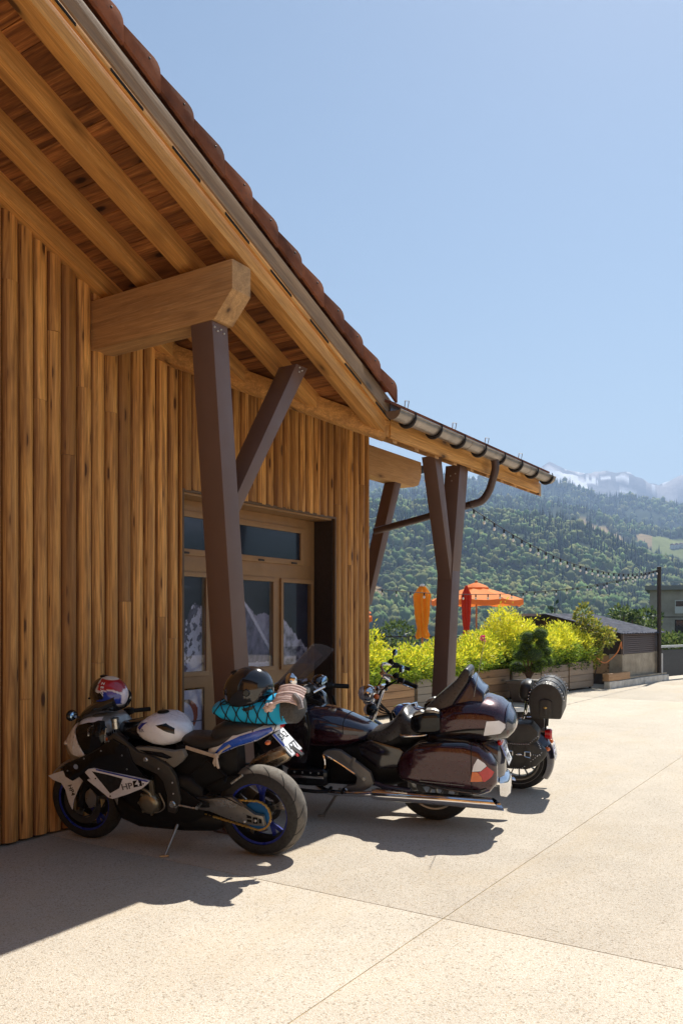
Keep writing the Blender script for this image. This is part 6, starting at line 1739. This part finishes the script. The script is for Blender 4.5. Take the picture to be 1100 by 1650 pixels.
# tank cover, body
TK2 = [(.50, .70, .765, .10, 3), (.60, .66, .815, .15, 3), (.75, .60, .875, .19, 2.8), (.90, .58, .925, .21, 2.7), (1.02, .58, .94, .21, 2.7), (1.12, .60, .93, .20, 2.6)]
mb = MB(); mb.loft(TK2, 36); tk2 = mb.build('tank_cover', M_NAVY, tbk, ang=70)
fwrap('maroon_flank', TK2, .62, 1.10, lambda f: R(-35 - 10 * f), lambda f: R(-2 + 8 * f), .003, M_MAR, tk2); fwrap('maroon_flank', TK2, .62, 1.10, R(-40), R(0), .003, M_MAR, tk2, sgn=-1)
fwrap('centre_seam', TK2, .74, .746, R(0), R(180), .003, M_GROOVE, tk2, n=1)
mb = MB(); mb.box(.84, .90, .04, .09, .905, .925); mb.build('dash_button', M_SILVER, tk2, bevel=.006)
mb = MB(); mb.loft([(.15, .36, .66, .14, 5), (.35, .30, .66, .17, 5), (.6, .28, .66, .17, 5), (.9, .28, .62, .16, 5), (1.15, .28, .60, .13, 4)], 20); mb.build('engine_block', M_BLKM, tbk)
panel('side_cover', [(.62, .66), (.50, .70), (.26, .64), (.22, .60), (.28, .47), (.45, .46), (.60, .56)], .15, .185, M_MARB, tbk, .012)
for s in (1, -1):
    # grey side guard with its chrome-lined window
    gp = [(.90, .600), (.86, .622), (.80, .632), (.745, .628), (.60, .535), (.49, .455), (.465, .37), (.50, .325), (.55, .298), (.66, .285), (.70, .255), (.745, .262), (.745, .30), (.69, .335), (.62, .345), (.605, .41), (.66, .455), (.74, .51), (.80, .535), (.86, .555)]
    mb = MB(); mb.prism(gp, SIDE, s * .235, s * .285); g_ = mb.build('side_guard', M_GREYP, tbk, bevel=.012)
    tb('chrome_edge', [(.885, s * .285, .585), (.84, s * .288, .57), (.74, s * .288, .515), (.62, s * .288, .44)], .009, M_CHROME, g_, 8, 4)
    tb('chrome_edge', [(.89, s * .28, .585), (.875, s * .285, .53), (.88, s * .28, .47)], .010, M_CHROME, g_, 8, 4)
    mb = MB(); mb.lathe([(.001, .006), (.014, .006), (.018, 0)], (.545, s * .286, .40), (0, s, 0), 16); mb.lathe([(.001, .008), (.018, .008), (.024, 0)], (.71, s * .286, .29), (0, s, 0), 16); mb.build('cap_bolt', M_SILVER, g_)
    mb = MB(); rect_beam(mb, (.655, s * .2865, .50), (.62, s * .2865, .575), .004, .03); mb.build('rib', M_GREYP, g_, bevel=.001)
    # flat-six cylinder head cover
    mb = MB(); mb.loft([(.84, .35, .47, .05, 5, s * .30), (.86, .34, .48, .075, 5, s * .30), (1.02, .335, .485, .08, 5, s * .30), (1.16, .34, .48, .075, 5, s * .30), (1.19, .36, .46, .05, 5, s * .30)], 24); hd = mb.build('cylinder_head', M_BLK, tbk)
    bolt_row(hd, [(.90 + .07 * k, s * .382, .455) for k in range(4)], .009, M_SATIN)
    mb = MB(); mb.prism([(.86, .41), (1.16, .41), (1.16, .43), (.86, .43)], SIDE, s * .378, s * .384); mb.build('head_strip', M_CHROME, hd, bevel=.002)
    tb('crash_bar', [(.84, s * .26, .30), (.85, s * .36, .30), (1.0, s * .40, .31), (1.18, s * .36, .32), (1.22, s * .2, .32)], .015, M_BLKM, tbk, 10, 5)
    tb('exhaust_pipe', [(.98, s * .22, .30), (.85, s * .28, .27), (.62, s * .34, .29), (.44, s * .35, .305)], .024, M_CHROME, tbk, 12, 5)
    mb = MB(); mb.tube([(.46, s * .355, .305), (.42, s * .355, .305), (-.42, s * .372, .300)], [.036, .047, .047], 20)
    # slash-cut tip
    n = 20; ring = []; tip = []
    for k in range(n):
        a = 2 * math.pi * k / n; ring.append((-.42, s * .372 + .047 * math.cos(a), .300 + .047 * math.sin(a))); tip.append((-.50 - .045 * (1 + math.sin(a)) * -1 - .09, s * .378 + .050 * math.cos(a), .297 + .047 * math.sin(a)))
    mb.add(ring + tip, [(k, (k + 1) % n, n + (k + 1) % n, n + k) for k in range(n)]); mb.build('silencer', M_CHROME, tbk)
    tb('heat_shield', [(.44, s * .30, .375), (.36, s * .33, .36), (.14, s * .35, .352)], .022, M_NAVY, tbk, 10)
    mb = MB(); rect_beam(mb, (.34, s * .375, .335), (.16, s * .385, .33), .02, .03); mb.build('passenger_board', M_SILVER, tbk, bevel=.004)
    tb('footrest', [(.72, s * .28, .30), (.71, s * .37, .30)], .014, M_BLKM, tbk)
    # fairing cheek, fork, cockpit
    mb = MB(); mb.prism([(1.20, .45), (1.08, .40), (1.02, .55), (1.0, .80), (1.04, .98), (1.18, 1.10), (1.40, 1.05), (1.55, .90), (1.52, .72), (1.40, .55)], SIDE, s * .20, s * .30); mb.build('fairing_cheek', M_MARB, tbk, bevel=.03)
    mb = MB(); mb.ball((1.15, s * .40, 1.06), (.06, .10, .065), 16, 10); mi = mb.build('mirror', M_MARB, tbk)
    mb = MB(); mb.ball((1.10, s * .40, 1.06), (.02, .078, .050), 14, 8); mb.build('mirror_glass', plain('mirror_glass', (.35, .5, .65)), mi)
    tb('fork_leg', [(TF[0], s * .11, TF[2]), (TF[0] - .30, s * .11, .95)], .032, M_BLKM, tbk, 14)
    tb('handlebar', [(1.10, s * .10, 1.02), (1.02, s * .26, 1.05), (.88, s * .36, 1.03)], .013, M_CHROME, tbk, 10, 4)
    tb('grip', [(.98, s * .30, 1.045), (.86, s * .37, 1.028)], .021, M_BLKM, tbk, 12)
    mb = MB(); mb.tube([(1.03, s * .25, 1.05), (.99, s * .29, 1.05)], .034, 12); mb.build('switchgear', M_BLKM, tbk)
    tb('wind_deflector', [(1.02, s * .30, .62), (.98, s * .34, .80), (1.0, s * .33, .95)], .012, M_BLKM, tbk, 8, 4)
# nose, screen, mudguard
mb = MB(); mb.loft([(1.15, .62, 1.10, .24, 3), (1.30, .60, 1.16, .26, 3), (1.45, .60, 1.10, .24, 2.8), (1.58, .66, 1.0, .18, 2.5), (1.64, .74, .92, .10, 2.2)], 32); no = mb.build('nose_fairing', M_MARB, tbk, ang=60)
for s in (1, -1):
    mb = MB(); mb.ball((1.57, s * .12, .84), (.06, .08, .06), 14, 10); mb.build('headlight', M_CLEAR, no)
mb = MB(); nu, nv = 14, 8; vs = []
for j in range(nv + 1):
    f = j / nv
    for i in range(nu + 1):
        u = -1 + 2 * i / nu; w_ = .25 * (1 - .35 * f ** 2)
        vs.append((1.40 - .36 * f - .14 * abs(u) ** 2, u * w_, 1.10 + .36 * f - .02 * u * u - .05 * f * abs(u) ** 3))
def screen_mat():
    m, t, b = _new('tinted_screen'); b.inputs['Base Color'].default_value = (.12, .12, .15, 1); b.inputs['Roughness'].default_value = .06; b.inputs['Alpha'].default_value = .38; return m
M_SCR = screen_mat()
k0 = len(vs); vs2 = [(x + .004, y, z + .003) for x, y, z in vs]
fs = [(j * (nu + 1) + i, j * (nu + 1) + i + 1, (j + 1) * (nu + 1) + i + 1, (j + 1) * (nu + 1) + i) for j in range(nv) for i in range(nu)]
mb.add(vs, fs); mb.add(vs2, [f[::-1] for f in fs]); mb.build('windscreen', M_SCR, tbk, ang=80)
mb = MB(); mb.lathe([(.335, -.085), (.352, -.05), (.357, 0), (.352, .05), (.335, .085), (.33, .083), (.347, .05), (.352, 0), (.347, -.05), (.33, -.083)], TF, (0, 1, 0), 26, closed=True, arc=(R(-50), R(75))); mb.build('front_mudguard', M_MARB, tbk)
mb = MB(); mb.box(1.12, 1.2, -.2, .2, .98, 1.08); mb.build('instrument_panel', M_BLKM, tbk, bevel=.02)
mb = MB(); mb.ball((1.13, .30, 1.20), (.05, .05, .065), 14, 10, fn=lambda v: v * (1 + .08 * math.sin(v.y * 6))); mb.build('chrome_horn', M_CHROME, tbk)
tb('antenna', [(-.34, .16, 1.08), (-.44, .17, 1.55)], .0025, M_SATIN, tbk, 6)
foot = TMx.inverted() @ Vector((5.835, 3.95, .008))
mb = MB(); mb.tube([(.79, .17, .27), foot], [.013, .010], 10); mb.tube([foot + Vector((-.02, 0, 0)), foot + Vector((.04, .01, 0))], .012, 8); mb.build('side_stand', M_SATIN, tbk)
# glove resting on the cockpit
gl = empty('glove', mat=TMx @ Matrix.Translation((1.05, .24, 1.11))); tag(gl, 'pale riding glove stuffed beside the windscreen of the maroon touring motorcycle', 'glove')
M_GLV = plain('pale_glove', (.42, .38, .32), .8, var=.4, scale=30, bmp=.4)
mb = MB(); mb.loft([(-.045, -.02, .02, .028, 2.5), (-.02, -.03, .03, .042, 2.5), (.03, -.03, .03, .045, 2.5), (.05, -.02, .02, .036, 2.5)], 16); mb.build('palm', M_GLV, gl)
for k in range(4):
    y_ = -.032 + .021 * k; mb = MB(); mb.tube([(.035, y_, .0), (.075, y_ * 1.1, .012), (.10 - .006 * abs(k - 1.5), y_ * 1.15, .0), (.112 - .006 * abs(k - 1.5), y_ * 1.15, -.022)], [.012, .0115, .011, .007], 8); mb.build('finger', M_GLV, gl)
mb = MB(); mb.tube([(-.01, .036, 0), (.02, .062, .005), (.045, .07, -.005)], [.013, .012, .009], 8); mb.build('thumb', M_GLV, gl)

# ================================================================== blue and black cruiser
CMx = bike_matrix((7.87, 3.0), (7.5, 4.65), 7)
cb = empty('motorcycle', mat=CMx)
tag(cb, 'blue cruiser motorcycle with studded black leather panniers, farthest of the row', 'motorcycle')
CR_, CF_ = (.0, 0, .315), (1.62, 0, .33)
wc = cast_wheel(cb, CR_, .315, .15, .215, n=14, thin=.012, rim=M_SATIN)
mb = MB()
for s in (1, -1): mb.lathe([(.222, s * .064), (.248, s * .0745), (.248, s * .068), (.222, s * .06)], CR_, (0, 1, 0), 56, closed=True)
mb.build('white_band', plain('tyre_white', (.35, .34, .32), .7), wc)
wc2 = cast_wheel(cb, CF_, .33, .13, .235, n=16, thin=.010)
disc(wc2, CF_, .07, .14)
M_CB = plain('cruiser_blue', (.015, .10, .42), .18, coat=1, var=.1)
M_LEA = plain('saddle_leather', (.026, .023, .020), .5, var=.25, scale=18, bmp=.3)
for c, r_, w_, a0, a1, nm in ((CR_, .345, .19, -125, -20, 'rear_mudguard'), (CF_, .355, .16, -60, 70, 'front_mudguard')):
    mb = MB(); pr = []
    for k in range(9):
        u = -1 + 2 * k / 8; pr.append((r_ - .06 * abs(u) ** 3, w_ / 2 * u))
    pr += [(p[0] - .005, p[1] * .97) for p in pr[::-1]]
    mb.lathe(pr, c, (0, 1, 0), 36, closed=True, arc=(R(a0), R(a1))); mb.build(nm, M_NAVY, cb)
# panniers
for s in (1, -1):
    BGs = [(.19, .30, .52, .05, 4), (.15, .285, .56, .075, 4), (.0, .28, .60, .085, 4.5), (-.12, .285, .60, .085, 4.5), (-.21, .32, .56, .075, 3.5), (-.27, .38, .50, .05, 3), (-.30, .42, .47, .02, 2.5)]
    mb = MB(); mb.loft([(*q, s * .255) for q in BGs[::-1]], 32); pn = mb.build('pannier', M_LEA, cb, ang=60)
    # lid
    mb = MB(); mb.prism([(.20, .55), (.19, .72), (-.02, .735), (-.17, .735), (-.235, .66), (-.235, .58), (-.18, .545), (.0, .535)], SIDE, s * .16, s * .35); ld = mb.build('pannier_lid', M_LEA, pn, bevel=.018)
    mb = MB()
    for k in range(26):
        f = k / 25; x = .19 - .42 * f; z = .553 - .012 * math.sin(f * math.pi) + max(0, f - .8) * .35; mb.ball((x, s * .352, z), .0055, 6, 5)
    for k in range(22):
        f = k / 21; x = .15 - .41 * f; z = .302 + (max(0, f - .55) * .36) ** 1.0; mb.ball((x, s * (.343 - .04 * max(0, f - .7)), z), .0055, 6, 5)
    for k in range(9): mb.ball((-.225 - .006 * k, s * (.33 - .006 * k), .565 - .017 * k), .0055, 6, 5)
    for k in range(5): mb.ball((-.165 - .02 * k, s * .338, .44), .0055, 6, 5); mb.ball((-.03 - .018 * k, s * .343, .435), .005, 6, 5)
    mb.build('stud', M_CHROME, pn)
    for bx in (.03, -.135):
        mb = MB(); mb.prism([(bx + .022, .57), (bx - .022, .57), (bx - .022, .31), (bx + .022, .31)], SIDE, s * .343, s * .350); mb.build('strap', M_LEA, pn, bevel=.002)
        mb = MB()
        for a, b_ in (((bx + .026, .47), (bx - .026, .47)), ((bx - .026, .47), (bx - .026, .43)), ((bx + .026, .43), (bx + .026, .47)), ((bx + .026, .425), (bx - .026, .415))): mb.tube([(a[0], s * .354, a[1]), (b_[0], s * .354, b_[1])], .0045, 6)
        mb.build('buckle', M_CHROME, pn)
    mb = MB(); mb.ball((-.052, s * .345, .438), (.03, .006, .011), 12, 6); mb.build('concho', M_CHROME, pn)
# sissy bar, small pad
for s in (1, -1): tb('sissy_bar', [(.10, s * .11, .66), (-.05, s * .11, .70), (-.10, s * .11, .90), (-.13, s * .10, 1.05)], .010, M_CHROME, cb, 8, 4)
mb = MB(); vs = []
mb.loft([(-.155, .905, 1.03, .10, 2.6), (-.14, .885, 1.085, .13, 2.6), (-.09, .875, 1.095, .135, 2.6), (-.045, .89, 1.07, .125, 2.6), (-.03, .92, 1.03, .09, 2.4)], 28); mb.build('backrest_pad', M_SEAT, cb, ang=60)
tb('luggage_rack', [(-.10, .10, .74), (-.40, .10, .755), (-.40, -.10, .755), (-.10, -.10, .74)], .008, M_CHROME, cb)
tb('rack_stay', [(-.28, .08, .75), (-.27, .08, .62)], .010, M_BLKM, cb); tb('rack_stay', [(-.28, -.08, .75), (-.27, -.08, .62)], .010, M_BLKM, cb)
# tail lamp, plate
mb = MB(); mb.loft([(-.325, .515, .60, .03, 2.4), (-.31, .505, .612, .045, 2.4), (-.25, .52, .605, .045, 2.6)], 20); mb.build('tail_light', M_REDL, cb)
mb = MB(); mb.loft([(-.26, .49, .61, .05, 3), (-.22, .50, .60, .04, 3)], 16); mb.build('lamp_housing', M_CHROME, cb)
T3 = Matrix((Vector((0, -1, 0)), Vector((.15, 0, .99)), Vector((-.99, 0, .15)))).transposed().to_4x4(); T3.translation = Vector((-.345, 0, .40))
number_plate(cb, T3, .19, .15, [('CK', 0, .034), ('7 41', 0, -.034)], [.055, .06])
for s in (1, -1):
    tb('indicator_stalk', [(-.27, s * .03, .47), (-.29, s * .13, .45)], .007, M_CHROME, cb); mb = MB(); mb.ball((-.295, s * .145, .45), (.026, .022, .022), 10, 8); mb.build('indicator', M_ORL, cb)
# seat, tank, engine
SS = [(.02, .64, .70, .12, 3), (.12, .60, .735, .15, 3), (.28, .58, .735, .15, 3), (.38, .57, .72, .16, 3), (.44, .56, .66, .17, 3), (.60, .55, .64, .16, 3), (.76, .56, .655, .11, 3), (.84, .60, .66, .07, 2.5)]
mb = MB(); mb.loft(SS, 28); mb.build('seat', M_SEAT, cb, ang=70)
CT = [(.80, .60, .66, .06, 2.4), (.88, .59, .71, .12, 2.4), (1.0, .60, .765, .155, 2.4), (1.12, .63, .80, .15, 2.4), (1.20, .67, .80, .12, 2.3), (1.25, .71, .78, .06, 2)]
mb = MB(); mb.loft(CT, 32); ct = mb.build('fuel_tank', M_CB, cb, ang=70)
mb = MB(); mb.loft([(.90, .73, .75, .03, 3), (1.0, .76, .785, .05, 3), (1.10, .785, .815, .05, 3), (1.16, .79, .81, .03, 3)], 20); mb.tube([(1.03, 0, .78), (1.04, 0, .82)], .035, 16); mb.build('tank_console', M_CHROME, ct)
for (p0, p1) in (((.86, 0, .36), (.98, 0, .60)), ((.86, 0, .36), (.70, 0, .58))):
    d_ = Vector(p1) - Vector(p0); mb = MB()
    for k in range(9):
        q = Vector(p0) + d_ * (.35 + .07 * k); mb.tube([q, q + d_.normalized() * .009], .085, 20)
    mb.tube([p0, p1], .07, 16); mb.build('cylinder', M_SATIN, cb)
    q = Vector(p1); mb = MB(); mb.tube([q - d_.normalized() * .01, q + d_.normalized() * .035], [.085, .07], 16); mb.build('rocker_box', M_CHROME, cb)
mb = MB(); mb.loft([(.50, .24, .46, .09, 3), (.60, .20, .48, .13, 3), (.90, .19, .46, .14, 3), (1.02, .22, .40, .10, 3)], 24); mb.build('crankcase', M_SATIN, cb)
for s in (1, -1):
    mb = MB(); mb.loft([(.55, .27, .40, .02, 3, s * .15), (.60, .25, .42, .035, 3, s * .15), (.90, .25, .42, .035, 3, s * .15), (.97, .28, .39, .02, 3, s * .15)], 20); mb.build('primary_cover', M_CHROME, cb)
    tb('frame_tube', [(1.28, s * .05, .72), (1.20, s * .12, .30), (1.05, s * .13, .17), (.40, s * .13, .17), (.22, s * .12, .32)], .017, M_BLKM, cb, 10, 5)
    tb('footboard', [(1.08, s * .22, .26), (.82, s * .24, .25)], .02, M_BLKM, cb)
    tb('engine_bar', [(1.22, s * .06, .62), (1.27, s * .22, .55), (1.27, s * .27, .38), (1.20, s * .10, .24)], .014, M_CHROME, cb, 10, 6)
    tb('exhaust', [(.95, -.12, .45 + .05 * s), (.85, -.20, .28 + .04 * s), (.4, -.23, .24 + .05 * s), (-.28, -.24, .24 + .055 * s)], [.02] * 3 + [.028] + [.03] * 12 if False else .028, M_CHROME, cb, 12, 5)
# steering turned to the left: everything ahead hangs from one pivot
PV = Matrix.Translation((1.33, 0, 0)) @ Matrix.Rotation(R(20), 4, 'Z') @ Matrix.Translation((-1.33, 0, 0))
def sv(pts): return [PV @ Vector(p) for p in pts]
for o in list(cb.children):
    if o.name.startswith('front_mudguard') or o == wc2: o.matrix_local = PV
for s in (1, -1):
    tb('fork_leg', sv([(CF_[0], s * .10, CF_[2]), (1.50, s * .10, .62)]), .030, M_CHROME, cb, 14)
    tb('fork_tube', sv([(1.50, s * .10, .62), (1.37, s * .10, .98)]), .024, M_CHROME, cb, 14)
    tb('riser', sv([(1.345, s * .05, .95), (1.30, s * .05, 1.06)]), .015, M_BLKM, cb)
    tb('handlebar', sv([(1.30, 0, 1.06), (1.30, s * .10, 1.06), (1.36, s * .22, 1.13), (1.33, s * .34, 1.16), (1.20, s * .45, 1.12), (1.08, s * .50, 1.07)]), .014, M_CHROME, cb, 10, 6)
    tb('grip', sv([(1.17, s * .46, 1.11), (1.05, s * .51, 1.06)]), .021, M_BLKM, cb, 12)
    mb = MB(); mb.tube(sv([(1.23, s * .44, 1.125), (1.18, s * .46, 1.115)]), .032, 12); mb.tube(sv([(1.24, s * .42, 1.15), (1.26, s * .40, 1.18)]), .028, 12); mb.build('switchgear', M_BLKM, cb)
    tb('lever', sv([(1.24, s * .42, 1.12), (1.20, s * .50, 1.10), (1.10, s * .54, 1.06)]), .007, M_CHROME, cb, 8, 4)
    tb('mirror_stalk', sv([(1.24, s * .43, 1.14), (1.22, s * .50, 1.22)]), .006, M_BLKM, cb)
    c = sv([(1.20, s * .52, 1.25)])[0]; mb = MB(); mb.ball(c, (.022, .06, .038), 14, 10); mi = mb.build('mirror', M_BLK, cb)
    mb = MB(); mb.ball(c + Vector((-.016, 0, 0)), (.010, .048, .030), 14, 8); mb.build('mirror_glass', plain('mirror_glass', (.3, .5, .6)), mi)
    c = sv([(1.50, s * .24, .80)])[0]
    mb = MB(); mb.ball(c, (.065, .062, .062), 16, 12); fl = mb.build('spot_lamp', M_BLK if s > 0 else M_CHROME, cb); mb = MB(); mb.ball(c + Vector((.03, 0, 0)), (.045, .054, .054), 14, 10); mb.build('lamp_glass', M_CLEAR, fl)
    tb('lamp_bar', sv([(1.47, s * .05, .78), (1.49, s * .20, .79)]), .012, M_CHROME, cb)
    c = sv([(1.44, s * .19, .92)])[0]; mb = MB(); mb.ball(c, (.03, .03, .03), 12, 8); mb.build('indicator', M_ORL, cb)
    for k in range(3):
        tb('cable', sv([(1.22, s * .42, 1.13), (1.36 + .03 * k, s * (.26 - .04 * k), 1.02 - .04 * k), (1.42, s * .08, .85 - .05 * k), (1.30, s * .04, .70)]), .006, M_BLKM, cb, 6, 6)
c = sv([(1.52, 0, .92)])[0]
mb = MB(); mb.ball(c, (.085, .088, .088), 20, 14); hl = mb.build('headlight', M_CHROME, cb); mb = MB(); mb.ball(c + PV.to_3x3() @ Vector((.035, 0, 0)), (.065, .078, .078), 18, 12); mb.build('lamp_glass', M_CLEAR, hl)
mb = MB(); mb.tube(sv([(1.37, 0, 1.09), (1.33, 0, 1.12)]), [.045, .042], 18); mb.build('speedometer', M_CHROME, cb)
mb = MB(); mb.tube(sv([(1.36, 0, .94), (1.37, 0, 1.0)]), .05, 14); mb.build('yoke', M_CHROME, cb)
foot = CMx.inverted() @ (CMx @ Vector((.75, .30, 0))); fw_ = CMx @ Vector((.75, .30, 0)); fw_.z = .008; foot = CMx.inverted() @ fw_
mb = MB(); mb.tube([(.72, .13, .20), foot], [.012, .009], 8); mb.build('side_stand', M_CHROME, cb)
# leather roll bag on the rack
rb = empty('roll_bag', mat=CMx @ Matrix.Translation((-.295, -.02, .765))); tag(rb, 'studded black leather roll bag strapped on the rack of the farthest motorcycle', 'bag')
prof = [(.135, 0), (.145, .03), (.155, .16)]
for k in range(11):
    a = R(8 + 164 * k / 10); prof.append((.155 * math.cos(a), .165 + .175 * math.sin(a)))
prof += [(-.155, .16), (-.145, .03), (-.135, 0)]
mb = MB(); mb.prism(prof, SIDE, -.20, .27); body = mb.build('roll_body', M_LEA, rb, bevel=.018)
mb = MB(); arc = [( (.163) * math.cos(R(5 + 170 * k / 16)), .165 + .183 * math.sin(R(5 + 170 * k / 16))) for k in range(17)]
for s, yy in ((1, .25), (-1, -.18)):
    for p, q in arc: mb.ball((p, yy, q), .006, 6, 5)
for k in range(7):
    for sgn in (1, -1): mb.ball((sgn * (.03 + .004 * k), .2 - .065 * k, .348 - .002 * k), .005, 6, 5)
mb.build('stud', M_CHROME, rb)
mb = MB(); mb.prism([(-.055, .03), (.055, .03), (.06, .17), (.03, .19), (-.03, .19), (-.06, .17)], SIDE, .262, .292); ep = mb.build('end_pocket', M_LEA, rb, bevel=.01)
mb = MB(); mb.prism([(-.014, .05), (.014, .05), (.014, .12), (-.014, .12)], SIDE, .2925, .298); mb.build('pocket_strap', M_SEAT, ep, bevel=.002)
mb = MB(); mb.ball((0, .300, .115), (.016, .008, .011), 10, 8); mb.build('pocket_stud', M_GOLD, ep)
for yy in (.12, -.06):
    mb = MB(); a_ = [(1.012 * p, yy, q + .002) for p, q in prof[2:-2]]
    for p, q in zip(a_[:-1], a_[1:]): rect_beam(mb, p, q, .028, .006, up=(q[2] - p[2] + 1e-4, 0, -(q[0] - p[0])))
    mb.build('strap', M_SEAT, rb)
tb('cinch_cord', [(-.10, .24, .30), (-.14, .1, .31), (-.15, -.1, .28)], .004, M_SEAT, rb, 6, 4)
